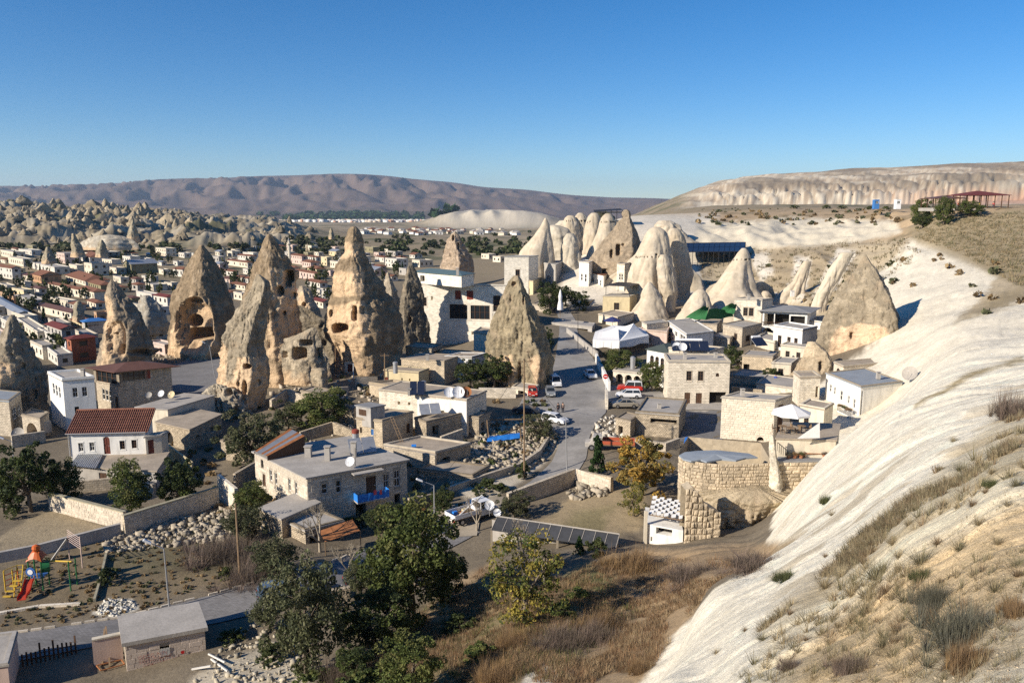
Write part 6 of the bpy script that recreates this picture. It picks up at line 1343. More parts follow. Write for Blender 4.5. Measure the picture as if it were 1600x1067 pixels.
def farhouse(L, Cx, Rx, top, base, col='white', roof='flat', psi=None, adj='', wins=True, label=None, name='house', gy_=None):
    g = G(Cx, base, 120); xB, yB, zB = g; psi = R(psi if psi is not None else (44 + 5 * math.sin(Cx * 7.3) if Cx < 470 else 36))
    s, c = math.sin(psi), math.cos(psi); aL, aR = azim(L, base), azim(Rx, base)
    l = abs((xB - aL * yB) / (s + aL * c)) if abs(s + aL * c) > .08 else 8; w = abs((aR * yB - xB) / (c - aR * s))
    l = min(max(l, 3), 60); w = min(max(w, 3), 60)
    B = Vector((xB, yB, 0)); A = B + Vector((-s, c, 0)) * l; Cc = B + Vector((c, s, 0)) * w; D = A + (Cc - B)
    zt_ = zat(top, yB); h = max(zt_ - zB, 2.3); fl = max(1, int(round(h / 3.1)))
    def ops(Lw):
        n = max(1, int(Lw / 3.0)); n = min(n, 7); o = []
        for f in range(fl):
            for i in range(n):
                if rnd.random() < .12: continue
                o.append(((i + .32) / n, (i + .66) / n, (f + .32) / fl, (f + .74) / fl, 'win'))
        return o
    rt_ = 'flat' if roof == 'flat' else ('hip' if 'hip' in roof or 'sheet' in roof else 'gable')
    st = {1: 'single-storey', 2: 'two-storey', 3: 'three-storey'}.get(fl, 'tall')
    root, _, _ = blk(name, 'x', None, zb=zB, ztop=zB + h, F4=[A, B, Cc, D], wall=WM[col], roof=rt_, roofm=RMt[roof], AB=ops(l) if wins else [], BC=ops(w) if wins else [], par=.35, rh=min(l, w) * .22 if rt_ != 'flat' else 0, far=True, over=.1 if rt_ == 'flat' else .5)
    wins_n = 'windowless ' if not wins else ''
    lab = label or f"{adj + ' ' if adj else ''}{st} {col} house with {roof} roof {rel_label((L + Rx) / 2, base)}"
    root['label'] = lab; AUTO.append((root, lab, (L + Rx) / 2, base)); return root, zB + h, B
FH = [(-12,20,34,419,437,'white','red gable'),(14,37,52,406,417,'cream','flat'),(2,22,40,395,404,'cream','flat'),(30,50,66,392,400,'white','flat'),(52,86,110,419,429,'white','flat'),
 (90,102,127,397,412,'pink','flat'),(127,141,170,402,411,'white','red hip'),(133,145,171,413,432,'cream','flat'),(109,121,132,416,427,'cream','flat'),(52,65,97,431,443,'terracotta','red gable'),
 (192,204,220,402,411,'white','flat'),(194,206,247,413,428,'olive','pale gable'),(244,260,276,389,401,'cream','flat'),(271,286,300,421,433,'white','red hip'),(214,238,246,462,471,'white','flat'),
 (241,262,273,464,478,'white','red sheet'),(80,107,113,475,482,'cream','flat'),(50,68,92,543,562,'stone','flat'),(60,91,94,558,573,'white','flat'),(77,99,117,514,548,'grey','dark red gable'),
 (148,152,170,491,502,'terracotta','flat'),(20,40,60,498,508,'cream','flat'),(60,112,130,488,501,'stone','brown sheet'),(602,620,638,406,419,'white','flat'),(644,656,677,408,418,'cream','flat'),
 (586,600,604,402,410,'white','red hip'),(461,492,497,427,438,'pink','red hip'),(502,511,516,403,416,'yellow','flat'),(480,494,502,402,409,'white','red hip'),(380,396,404,396,405,'white','flat'),
 (372,392,400,400,412,'white','red hip'),(356,387,391,410,419,'cream','red hip'),(351,364,372,424,432,'white','red hip'),(369,388,394,435,444,'white','red hip'),(361,383,390,446,454,'cream','red hip'),
 (345,360,368,458,466,'white','red hip'),(330,342,352,402,410,'grey','flat'),(300,318,330,398,406,'white','flat'),(405,420,432,396,404,'cream','flat'),(432,444,450,402,410,'white','red gable'),
 (14,40,56,575,590,'stone','flat'),(478,500,512,442,450,'white','red hip'),(490,508,520,458,466,'white','flat'),(488,505,516,474,482,'cream','dark red gable'),(600,612,622,432,440,'white','red gable'),
 (150,168,188,395,400,'white','flat'),(160,175,190,407,414,'cream','flat'),(172,186,198,420,428,'stone','flat'),(222,236,248,434,441,'white','flat'),(228,240,262,448,455,'cream','flat'),
 (0,12,24,448,458,'cream','flat'),(20,38,54,455,464,'yellow','flat'),(2,22,34,466,475,'terracotta','flat'),(0,18,40,512,520,'white','flat'),(30,60,80,524,534,'cream','flat'),(62,86,104,534,541,'white','flat'),
 (118,134,150,532,540,'stone','flat'),(208,222,240,480,490,'stone','flat'),(640,648,660,398,404,'white','red gable'),(770,782,790,402,410,'stone','flat'),(752,764,775,398,405,'cream','flat')]
for f in FH: farhouse(*f)
farhouse(77,124,131,452,465,'cream','red hip',label='long front wing of the red-roofed school with a row of windows', name='school')
farhouse(125,148,168,456,471,'cream','red hip',label='projecting corner wing of the red-roofed school beside the fin chimney', name='school')
farhouse(104,134,172,439,447,'cream','red hip',label='rear wing of the red-roofed school with several chimneys', name='school')
farhouse(-30,30,40,490,503,'grey','pale gable',label='long hall with a pale gabled roof at the left edge', name='hall', wins=False)
farhouse(110,114,152,530,566,'brick-red','red sheet',label='brick-red house with a red roof in front of the slanting fin chimney')
farhouse(130,134,168,503,523,'grey','blue sheet',label='low shed with a blue roof left of the slanting fin chimney', name='shed', wins=False)
mq, zm, Bm = farhouse(455,472,481,400,414,'pink','red hip',label='pale pink mosque hall with a red hipped roof beside the minaret', name='mosque')
p = G(452.5, 404, 200); mn = thing('minaret', 'slender stone minaret with a gallery beside the red-roofed mosque', 'minaret', tuple(p)); hm = zat(371, p.y) - p.z
b = MB(); b.lathe([(1.3, p.z - 1), (1.1, p.z + hm * .2), (.95, p.z + hm * .62)], 12, c=(p.x, p.y)); b.build('shaft', M_cream, mn)
b = MB(); b.lathe([(.9, p.z + hm * .621), (1.5, p.z + hm * .68), (1.5, p.z + hm * .72), (.8, p.z + hm * .73), (.75, p.z + hm * .85)], 12, c=(p.x, p.y)); b.build('gallery', M_cream, mn)
b = MB(); b.lathe([(.85, p.z + hm * .851), (.05, p.z + hm)], 12, c=(p.x, p.y)); b.build('spire', M_roofg, mn)
# filler houses
occ = [((f[0] + f[2]) / 2, f[4], (f[2] - f[0]) / 2) for f in FH] + [(100, 462, 30), (146, 468, 26), (135, 443, 36), (468, 410, 14), (125, 545, 25)]
cnt = 0; tries = 0
while cnt < 112 and tries < 9000:
    tries += 1
    if rnd.random() < .72: px, py = rnd.uniform(-20, 640), rnd.uniform(392, 470)
    else: px, py = rnd.uniform(-10, 260), rnd.uniform(470, 560)
    if px > 500 and py > 432: continue
    if 640 < px: continue
    if py < 398 and rnd.random() < .5: continue
    if 60 < px < 300 and py < 402: continue
    w = rnd.uniform(8, 15) * (1 + (py - 395) / 110)
    if any(abs(px - o[0]) < (w + o[2]) * .75 and abs(py - o[1]) < 6 + (py - 395) * .09 for o in occ): continue
    occ.append((px, py, w)); h = w * rnd.uniform(.42, .7)
    farhouse(px - w * rnd.uniform(.5, .9), px, px + w * rnd.uniform(.5, 1.0), py - h, py, rnd.choice(['white', 'cream', 'cream', 'stone', 'stone', 'stone', 'yellow', 'grey', 'grey', 'olive', 'pink']), rnd.choice(['flat', 'flat', 'flat', 'flat', 'brown sheet', 'red hip', 'pale gable']), adj=rnd.choice(['small', 'plain', 'narrow', 'weathered', 'boxy']))
    cnt += 1
# villages on the plain: nearer row below the pale mesa, tiny houses
VM = []
for wm_, rm_ in ((M_white, M_orange), (M_cream, M_orange), (M_cream, M_roofc), (M_white, M_roofc)):
    b = MB(); b.box(-.5, .5, -.5, .5, -.2, .55); b.quad((-.56, -.56, .55), (.56, -.56, .55), (.3, 0, .85), (-.3, 0, .85), 1); b.quad((.56, .56, .55), (-.56, .56, .55), (-.3, 0, .85), (.3, 0, .85), 1); b.poly([(.56, -.56, .55), (.56, .56, .55), (.3, 0, .85)], 1); b.poly([(-.56, .56, .55), (-.56, -.56, .55), (-.3, 0, .85)], 1)
    b.box(-.3, -.15, -.52, -.49, .1, .35, 2); b.box(.1, .25, -.52, -.49, .1, .35, 2)
    VM.append(b.mesh('village_house', [wm_, rm_, M_glass]))
for i in range(60):
    px = rnd.choice([rnd.uniform(640, 830), rnd.uniform(560, 700)]); g = G(px, rnd.uniform(359, 368), 900)
    s = rnd.uniform(8, 13); o = link('village_house', VM[i % 4], None, T(g) @ Matrix.Rotation(rnd.uniform(0, 3), 4, 'Z') @ Matrix.Diagonal((s * 1.2, s, s * .75, 1)))
    tag(o, 'tiny house of the scattered village on the plain below the pale mesa', 'house', 'houses of the village below the pale mesa')
# distant town at the mountain foot: one mass
n = 900; r_ = np.random.RandomState(4); V = []; Fc = []
b8 = np.array([(x, y, z) for z in (0, 1) for x, y in ((-.5, -.5), (.5, -.5), (.5, .5), (-.5, .5))]); f6 = np.array([(4, 5, 6, 7), (0, 1, 5, 4), (1, 2, 6, 5), (2, 3, 7, 6), (3, 0, 4, 7)])
Yt = r_.uniform(3400, 4800, n); ct_ = 585 + r_.normal(0, 62, n); ct_ = np.clip(ct_, 440, 760); xt = (ct_ - 800) / 1233 * Yt; zt2 = Hs(xt, Yt)
sc = r_.uniform(9, 20, n); hh = r_.uniform(6, 13, n); cols = np.repeat(np.array([(.7, .68, .63), (.6, .5, .38), (.5, .3, .2), (.62, .6, .56)])[r_.randint(0, 4, n)], 8, 0)
V = (b8[None] * np.stack([sc, sc, hh], 1)[:, None] + np.stack([xt, Yt, zt2 - 1], 1)[:, None]).reshape(-1, 3); Fc = (f6[None] + 8 * np.arange(n)[:, None, None]).reshape(-1, 4)
M_vcol = mk('painted_walls', attr=True, var=0)
tag(link('distant_town', big_mesh('distant_town', V, Fc, M_vcol, cols, smooth=False)), 'dense town of tiny pale houses at the foot of the mountains', None, None, 'stuff')
# ------------------------------------------------------------------ vegetation
def leafmat(name, rough=.7):
    m = mk(name, attr=True, var=.12, scale=1.5, rough=rough, spec=.2, objrand=.12)
    t = m.node_tree; b = t.nodes['Principled BSDF']; tr = t.nodes.new('ShaderNodeBsdfTranslucent'); mx = t.nodes.new('ShaderNodeMixShader'); mx.inputs[0].default_value = .25
    t.links.new(b.inputs['Base Color'].links[0].from_socket, tr.inputs['Color']); t.links.new(b.outputs[0], mx.inputs[1]); t.links.new(tr.outputs[0], mx.inputs[2])
    t.links.new(mx.outputs[0], [n for n in t.nodes if n.type == 'OUTPUT_MATERIAL'][0].inputs['Surface']); return m
M_leaf = leafmat('leaves'); M_bark = mk('bark', (.16, .13, .10), .95, .25, 4, .8, 14); M_twig = mk('pale_twigs', (.34, .29, .22), .95, .2, 4)
M_strawm = leafmat('dry_straw', .9)
def quads(C, U, Vv):
    V = np.stack([C - U - Vv, C + U - Vv * .3, C + U * .2 + Vv, C - U * .9 + Vv * .5], 1).reshape(-1, 3)
    return V, np.arange(len(V)).reshape(-1, 4)
def crown_mesh(name, seed, n, leaf, cols, shape='round', clumps=60, gap=.28, flat=.8):
    """unit crown: width 1, height 1, base at z=0"""
    r = np.random.RandomState(seed)
    cc = r.normal(size=(clumps, 3)); cc /= np.linalg.norm(cc, axis=1)[:, None]; cc *= r.uniform(.25, 1.0, clumps)[:, None] ** .5
    if shape == 'cone':
        t = r.uniform(0, 1, clumps) ** .8; an = r.uniform(0, 6.28, clumps); rr = (1 - t) ** .8 * r.uniform(.5, 1, clumps) * .82 + .02; cc = np.stack([rr * np.cos(an), rr * np.sin(an), t * 2 - 1], 1)
    elif shape == 'column': cc[:, :2] *= .85
    elif shape == 'low': cc[:, 2] = np.abs(cc[:, 2]) * 1.6 - .9
    cc = cc * (1 + .18 * r.normal(size=(clumps, 1)))
    cr = r.uniform(.10, .27, clumps) * (.7 if shape == 'cone' else 1)
    k = r.randint(0, clumps, n); d = r.normal(size=(n, 3)); d /= np.linalg.norm(d, axis=1)[:, None]; d *= (r.uniform(.35, 1, n) ** .4)[:, None]; d[:, 2] *= flat
    C = cc[k] + d * cr[k][:, None]; C *= .42; C[:, 2] = C[:, 2] + .5
    U = r.normal(size=(n, 3)); U /= np.linalg.norm(U, axis=1)[:, None]; W_ = r.normal(size=(n, 3)); W_ = np.cross(U, W_); W_ /= np.linalg.norm(W_, axis=1)[:, None]
    s = leaf * r.uniform(.6, 1.3, n)[:, None]; V, Fq = quads(C, U * s * .5, W_ * s * .42)
    ck = r.randint(0, len(cols), clumps); col = np.array(cols)[ck[k]] * r.uniform(.65, 1.35, (n, 1)); q = r.uniform(size=n) < .22; col[q] = np.array(cols)[r.randint(0, len(cols), q.sum())]
    return big_mesh(name, V, Fq, M_leaf, np.repeat(np.clip(col, .01, .6), 4, 0), smooth=False), cc
def trunk_mesh(name, seed, cc, th=.035, low=0.0, m=None, nl=14):
    r = random.Random(seed); b = MB(); fork = Vector((r.uniform(-.02, .02), r.uniform(-.02, .02), .3)); b.tube((0, 0, -.12), (0, 0, 0.02), th * 1.5, th, 8); b.tube((0, 0, .0), fork, th, th * .75, 8)
    for i in range(min(nl, len(cc))):
        c = cc[i]; e = Vector((c[0] * .40, c[1] * .40, c[2] * .40 + .5)); mid = fork.lerp(e, .45) + Vector((0, 0, .05)); s = fork.lerp(Vector((0, 0, .1)), r.uniform(0, .3))
        b.tube(s, mid, th * .5, th * .3, 5, cap=False); b.tube(mid, e, th * .3, th * .1, 5, cap=False)
        for _ in range(3): k = mid.lerp(e, r.uniform(.2, 1)); b.tube(k, k + Vector((r.uniform(-.12, .12), r.uniform(-.12, .12), r.uniform(0, .14))), th * .12, th * .04, 4, cap=False)
    return b.mesh(name, m or M_bark, True)
G1 = [(.085, .11, .03), (.115, .14, .04), (.06, .08, .025), (.15, .155, .05)]; G2 = [(.045, .062, .025), (.065, .085, .03), (.085, .10, .035)]
OL = [(.10, .105, .05), (.075, .085, .04), (.13, .125, .07)]; YG = [(.24, .21, .045), (.15, .16, .04), (.075, .10, .03), (.30, .24, .05)]; YE = [(.42, .26, .06), (.36, .23, .05), (.28, .20, .06), (.18, .16, .05)]
CON = [(.03, .06, .02), (.045, .08, .025)]
DRY = [(.25, .17, .08), (.18, .125, .065), (.32, .23, .12)]
KIND = {}
for kname, sh, cols, n, leaf, cl, sd in (('bigA', 'round', G1, 13000, .026, 120, 1), ('bigB', 'round', [(.095, .105, .05), (.12, .13, .065), (.07, .08, .04), (.15, .15, .08)], 10500, .025, 120, 2), ('bigC', 'round', G2 + G1[:1], 9000, .030, 80, 3), ('yg', 'round', YG, 5500, .026, 80, 4),
        ('yellow', 'round', YE, 8000, .032, 70, 5), ('olive', 'round', OL, 9000, .028, 80, 6), ('con', 'cone', CON, 7000, .045, 110, 7), ('far', 'round', G2, 900, .10, 26, 8), ('far2', 'round', G1, 900, .10, 26, 9), ('pop', 'column', G2, 1200, .085, 40, 10),
        ('bush', 'low', G1, 3000, .055, 40, 11), ('bushd', 'low', G2, 3000, .055, 40, 12), ('dry', 'low', DRY, 2600, .05, 40, 13), ('farcon', 'cone', CON, 900, .10, 50, 14)):
    me, cc = crown_mesh('crown', sd, n, leaf, cols, sh, cl); KIND[kname] = (me, trunk_mesh('trunk', sd, cc, .035 if kname not in ('bush', 'bushd', 'dry') else .012))
def bare_mesh(seed, depth=5, spread=.55):
    r = random.Random(seed); b = MB()
    def grow(p, d, l, rad, k):
        e = p + d * l; b.tube(p, e, rad, rad * .7, 5 if k > 2 else 3, cap=False)
        if k == 0: return
        for _ in range(3 if k > 1 else 4):
            nd = (d + Vector((r.uniform(-1, 1), r.uniform(-1, 1), r.uniform(-.3, .8))) * spread).normalized(); grow(p.lerp(e, r.uniform(.6, 1)), nd, l * r.uniform(.6, .82), rad * .6, k - 1)
    grow(Vector((0, 0, -.05)), Vector((0, 0, 1)), .28, .022, depth); return b.mesh('branches', M_twig, True)
BARE = [bare_mesh(1), bare_mesh(2, 5, .7)]
def tree(px, py, hpx, wpx, kind, label, name='tree', cat='tree', ymin=40, group=None, g=None, stem=True):
    g = g or G(px, py, ymin); h = zat(py - hpx, g.y) - zat(py, g.y); w = wpx * (g.y * CT - (g.z - CAMZ) * ST) / F
    t = thing(name, label, cat, (g.x, g.y, g.z), group); M = T(g - Vector((0, 0, .05))) @ Matrix.Rotation(rnd.uniform(0, 6.28), 4, 'Z') @ Matrix.Diagonal((w * 1.08, w * 1.08, h, 1))
    cr, tr = KIND[kind]; link('crown', cr, t, M)
    if stem: link('trunk', tr, t, M)
    return t, g, h, w
TR = [(480,1054,195,135,'bigB','large greyish-green tree at the bottom left of centre with a bare grey trunk'),(645,968,185,165,'bigA','biggest leafy tree in the lower middle beside the road'),(585,1018,105,125,'bigC','dense dark green tree below the biggest leafy tree'),
 (820,972,150,132,'yg','yellow-green autumn tree with a clear trunk on the grassy slope'),(640,1098,105,115,'bigA','leafy tree cropped by the bottom edge of the photo'),(700,935,85,75,'bigC','tree touching the right flank of the biggest leafy tree'),
 (205,808,96,64,'bigA','young garden tree in front of the storehouse, left of its twin'),(283,797,86,72,'bigC','round dense garden tree nearest the long shaded garden wall'),(48,800,115,98,'bigC','big dark tree in front of the left-edge house'),(105,790,72,58,'bigA','lighter tree between the dark tree and the storehouse'),
 (6,800,75,60,'bigC','dark tree cropped by the left edge beside the lamp'),(392,728,94,104,'olive','olive-grey spreading tree left of the central stone house'),(505,668,62,96,'bigA','reddish-tinged green tree behind the corrugated lean-to'),(450,672,50,60,'olive','olive bush at the foot of the twin chimney'),
 (735,606,50,52,'bigC','vine-like tree left of its pair below the white cube house'),(772,606,56,60,'bigC','vine-like tree right of its pair beside the brown cone'),(933,743,65,37,'con','neat green conical cypress beside the street'),(1003,774,100,104,'yellow','golden autumn tree in front of the ruined house'),
 (990,806,58,44,'yg','low green and yellow tree at the edge of the dry yard'),(968,586,42,66,'bigA','leafy vine mass over the street wall under the tent'),(1018,612,50,44,'bigA','leafy tree hanging beside the arched-window house'),(840,688,48,52,'olive','olive-grey tree on the rubble heap by the street'),
 (692,800,42,46,'bigC','round green bush beside the lamp near the truck'),(803,808,46,58,'olive','twiggy dark tree in front of the long wall by the dry yard'),(862,490,54,54,'bigC','big dark courtyard tree beside the closed parasol'),(905,486,34,34,'bigC','small dark tree right of the closed parasol'),
 (1142,574,38,42,'bigC','green tree between the collector house and the netted terrace'),(1205,590,22,30,'bushd','round shrub by the white house below the huge cone'),(395,802,50,60,'bigA','green creeper heap against the wall of the central stone house'),(600,832,48,70,'bigC','dark shrubs below the blue balcony'),
 (648,838,40,50,'bigC','dark tree right of the central stone house'),(1438,352,44,34,'bigA','tall feathery tree left of the plateau restaurant'),(1474,352,46,36,'bigA','middle feathery tree below the restaurant annex'),(1514,338,26,44,'bigA','wide low tree directly below the red restaurant roof'),(1440,358,26,36,'bigC','dark bush under the leftmost plateau tree'),
 (480,760,40,50,'bushd','low weeds along the rim left of the stone house'),(930,866,36,40,'bushd','dark green cypress-like shrub under the right end of the canopy'),(905,866,30,24,'con','small dark conifer below the canopy'),(430,905,70,80,'bigB','grey-green scrub tree in front of the rubble annex'),(352,905,26,26,'bush','green clump at the foot of the dark pole'),
 (385,845,60,70,'bigB','tangled creeper between the garden rubble and the annex'),(170,910,34,34,'bushd','dark shrub at the playground kerb'),(570,1095,60,90,'bush','bright green undergrowth at the bottom edge below the middle trees'),(765,770,30,50,'bushd','dark shrub in the shaded rubble hollow'),(815,745,34,30,'bushd','dark shrub at the foot of the tall wooden pole'),
 (560,930,56,52,'bigB','loose grey-green tree between the lower road and the biggest tree'),(555,1062,56,74,'bigC','dark low tree at the bottom between the two big middle trees'),(420,985,64,62,'bigB','small grey-green tree on the rocky bank left of the big trunk'),
 (545,985,36,60,'bush','green shrub between the two big middle trees'),(720,985,34,56,'bushd','dark green shrub right of the biggest tree on the slope'),(745,1030,30,60,'bush','low green shrub in the tree shade near the bottom'),(430,1030,34,60,'bushd','shrub on the scree left of the greyish-green trunk'),
 (360,1000,24,44,'bush','small green shrub on the scree by the shed with writing'),(500,1075,36,70,'bush','bright shrub cropped by the bottom edge below the greyish-green tree'),(880,960,22,50,'bush','flat green patch of weeds on the brown slope'),(905,935,20,44,'bush','smaller green weed patch above the flat one'),(860,845,18,30,'bushd','small dark shrub behind the long canopy')]
for t_ in TR:
    tree(*t_)
for px, py, h, w, lab, v in ((820, 900, 110, 110, 'bare twiggy crown rising out of the yellow-green tree', 0), (500, 862, 105, 80, 'bare grey tree in front of the concrete annex', 1), (745, 830, 70, 60, 'bare twigs beside the dishes by the truck', 0), (850, 915, 80, 60, 'silvery dead branch right of the yellow-green tree', 1), (545, 905, 75, 70, 'dark bare sapling on the lower road', 0)):
    g = G(px, py, 40); hh = (zat(py - h, g.y) - zat(py, g.y)); t = thing('bare_tree', lab, 'tree', tuple(g)); link('branches', BARE[v], t, T(g) @ Matrix.Rotation(px, 4, 'Z') @ Matrix.Diagonal((hh * 1.1,) * 3 + (1,)))
# trees of the far town
TB = [(rnd.uniform(0, 100), rnd.uniform(455, 490)) for _ in range(16)] + [(rnd.uniform(480, 520), rnd.uniform(435, 470)) for _ in range(9)] + [(rnd.uniform(380, 640), rnd.uniform(398, 440)) for _ in range(40)] + [(rnd.uniform(0, 330), rnd.uniform(402, 470)) for _ in range(80)] + [(rnd.uniform(30, 150), rnd.uniform(500, 560)) for _ in range(10)] + [(rnd.uniform(330, 400), rnd.uniform(405, 450)) for _ in range(8)]
for i, (px, py) in enumerate(TB):
    k = rnd.choice(['far', 'far2', 'pop', 'farcon', 'far']); h = rnd.uniform(8, 15) * (1 + (py - 400) / 110)
    t, g, hh, w = tree(px, py, h, h * (.8 if k not in ('pop', 'farcon') else .4), k, 'x', ymin=150)
    lab = f"{ {'far': 'dark round', 'far2': 'green round', 'pop': 'slim upright', 'farcon': 'pointed dark'}[k]} tree among the houses {rel_label(px, py)}"; t['label'] = lab; AUTO.append((t, lab, px, py))
# orchard belt and bushes on the plain: joined mass of small crowns
def crown_mass(name, label, pts, size, cols, m=None, per=26, squash=.7):
    r = np.random.RandomState(len(pts)); P_ = np.array(pts); n = len(P_); k = np.repeat(np.arange(n), per); d = r.normal(size=(n * per, 3)); d /= np.linalg.norm(d, axis=1)[:, None]; sz = (np.array(size) * r.uniform(.6, 1.3, n))[k]
    C = P_[k] + d * sz[:, None] * .5 * [1, 1, squash] + np.stack([0 * sz, 0 * sz, sz * .3], 1); U = r.normal(size=C.shape); U /= np.linalg.norm(U, axis=1)[:, None]; W_ = np.cross(U, r.normal(size=C.shape)); W_ /= np.linalg.norm(W_, axis=1)[:, None]
    V, Fq = quads(C, U * sz[:, None] * .28, W_ * sz[:, None] * .28); col = np.array(cols)[r.randint(0, len(cols), n)][k] * r.uniform(.6, 1.4, (n * per, 1))
    return tag(link(name, big_mesh(name, V, Fq, m or M_leaf, np.repeat(col, 4, 0), smooth=False)), label, None, None, 'stuff')
pts = []; 
for _ in range(300):
    px, py = rnd.choice([(rnd.gauss(790, 60), rnd.uniform(378, 400)), (rnd.uniform(600, 840), rnd.uniform(362, 400)), (rnd.uniform(450, 640), rnd.uniform(372, 398)), (rnd.uniform(0, 500), rnd.uniform(384, 396))]); pts.append(tuple(G(px, py, 350)))
crown_mass('orchard', 'scattered dark orchards and hedges on the plain', pts, 5.2, OL + G2)
pts = [tuple(G(rnd.gauss(560, 55), rnd.uniform(336, 346), 3000)) for _ in range(260)]
crown_mass('distant_wood', 'dark pine wood at the foot of the mountain', pts, 45, CON, squash=.4)
# ---------------- grasses
def blades(name, label, P_, k, ln, wd, cols, seed=1, spread=.25, lean=.5, kind='stuff', base=None):
    r = np.random.RandomState(seed); P_ = np.asarray(P_, float); n = len(P_); q = np.repeat(np.arange(n), k); N = n * k; L = (np.broadcast_to(ln, (n,)) * r.uniform(.6, 1.3, n))[q] * r.uniform(.5, 1.15, N); Wd = np.broadcast_to(wd, (n,))[q]
    an = r.uniform(0, 6.28, N); rr = r.uniform(0, 1, N) ** .6 * spread * L * 1.2; B = P_[q] + np.stack([rr * np.cos(an), rr * np.sin(an), -.04 + 0 * rr], 1)
    ti = r.uniform(.05, lean, N) * (.4 + rr / (spread * L * 1.2 + 1e-6)); D = np.stack([np.cos(an) * np.sin(ti), np.sin(an) * np.sin(ti), np.cos(ti)], 1)
    Sd = np.stack([-np.sin(an + r.uniform(-1, 1, N)), np.cos(an), 0 * an], 1) * Wd[:, None]
    V = np.stack([B - Sd, B + Sd, B + D * L[:, None]], 1).reshape(-1, 3); col = np.array(cols)[r.randint(0, len(cols), n)][q] * r.uniform(.7, 1.35, (N, 1))
    return big_mesh(name, V, np.arange(3 * N).reshape(-1, 3), M_strawm, np.repeat(np.clip(col, .02, .6), 3, 0), smooth=False)
STR = [(.31, .25, .15), (.25, .20, .12), (.36, .30, .19), (.19, .17, .10), (.23, .165, .10)]
def scatter(poly, n, ymin=4, ymax=1e9, seed=1):
    r = random.Random(seed); xs = [p[0] for p in poly]; ys = [p[1] for p in poly]; out = []; pa = []
    while len(pa) < n:
        q = (r.uniform(min(xs), max(xs)), r.uniform(min(ys), max(ys))); pa.append(q)
        if len(pa) >= n: 
            A_ = np.array(pa); w = poly_w(A_[:, 0], A_[:, 1], poly, .01); pa = [p for p, k in zip(pa, w) if k > .5]
            if len(pa) >= n: break
    for p in pa[:n]:
        g = G(p[0], p[1], ymin)
        if g.y < ymax: out.append(tuple(g))
    return out
brown = [(560,1067),(600,1000),(700,925),(760,885),(880,905),(960,862),(1050,868),(1120,862),(1225,850),(1215,880),(1105,925),(1010,1055),(1000,1067)]
pb = scatter(brown, 9500, 33, 90, 3); pn = np.array([p for p in pb if perlin(p[0] / 4, p[1] / 4, 3) > -.3 and p[2] < 34 - .46 * p[1]])
tag(link('dry_grass', blades('dry_grass', '', pn, 15, .46, .014, [(.34, .23, .13), (.28, .19, .11), (.38, .29, .17), (.20, .15, .09), (.26, .15, .08)], 5, .5, 1.1)), 'knee-high dry straw grass over the brown slope', None, None, 'stuff')
pg_ = np.array(scatter([(560,1067),(520,1000),(640,940),(760,900),(940,900),(1000,960),(860,1067)], 1500, 33, 90, 4)); 
tag(link('green_grass', blades('green_grass', '', pg_, 12, .4, .018, G1 + OL, 6, .7, .8)), 'patchy green grass between the lower trees', None, None, 'stuff')
band = [(1185,985),(1262,925),(1332,848),(1422,775),(1500,703),(1565,640),(1600,600),(1600,690),(1530,755),(1430,830),(1352,888),(1270,952),(1200,1010)]
ps_ = scatter(band, 2200, 4, 90, 6); ps_ = np.array([p for p in ps_ if perlin(p[0] / 2.2, p[1] / 3, 5) > -.05]); ln = .035 * ps_[:, 1] ** .5 + .02 * np.minimum(ps_[:, 1], 30) ** .5
tag(link('dry_grass', blades('dry_grass', '', ps_, 34, np.clip(.013 * ps_[:, 1], .10, .32), np.clip(.0004 * ps_[:, 1], .0025, .011), STR, 7, .35, 1.25)), 'dry grass tufts in a band down the pale near slope', None, None, 'stuff')
up_ = np.array(scatter([(1440,345),(1600,330),(1600,450),(1560,430),(1500,395),(1430,372)], 1300, 120, 300, 8))
tag(link('hill_scrub', blades('hill_scrub', '', up_, 9, .8, .06, [(.25, .20, .115), (.32, .25, .15), (.16, .15, .08)], 8, .8, .8)), 'low brown scrub over the shoulder below the restaurant', None, None, 'stuff')
mid_ = np.array(scatter([(1090,385),(1200,390),(1420,372),(1440,400),(1330,470),(1200,470),(1095,460)], 600, 180, 320, 9))
tag(link('hill_scrub', blades('hill_scrub', '', mid_, 9, 1.0, .09, [(.20, .16, .09), (.15, .14, .07), (.26, .2, .12)], 9, .8, .8)), 'sparse scrub on the gullied slope behind the white cones', None, None, 'stuff')
pl_ = [tuple(g) for g in (G(rnd.uniform(1090, 1420), rnd.uniform(326, 352), 260) for _ in range(120))] + [tuple(G(rnd.uniform(1200, 1600), rnd.uniform(400, 500), 120)) for _ in range(30)]
crown_mass('plateau_bushes', 'small dark bushes dotted over the ochre plateau edge', pl_, 1.5, OL + DRY, per=18)
crown_mass('field_weeds', 'low weeds scattered over the playground field', scatter([(0,985),(0,890),(360,790),(430,860),(420,900),(190,960)], 420, 45, 120, 12), .3, OL + DRY + DRY, per=16, squash=.4)
crown_mass('town_weeds', 'weeds and rubbish bushes between the courtyards', scatter([(240,700),(600,560),(860,560),(870,700),(700,830),(380,830)], 420, 60, 180, 13), .8, OL + G2 + DRY, per=16, squash=.5)
soil = np.array(scatter([(1200,1067),(1300,960),(1440,860),(1600,740),(1600,1067)], 1500, 3, 60, 61))
tag(link('dry_stubble', blades('dry_stubble', '', soil, 12, np.clip(.008 * soil[:, 1], .05, .16), .003, STR, 62, .4, 1.2)), 'thin dry stubble over the ochre soil of the near slope', None, None, 'stuff')
soil = np.array([p for p in scatter([(1150,1067),(1230,980),(1340,900),(1440,800),(1560,680),(1600,650),(1600,1067)], 520, 3, 70, 63) if perlin(p[0] / 3, p[1] / 3, 1.5) > -.1])
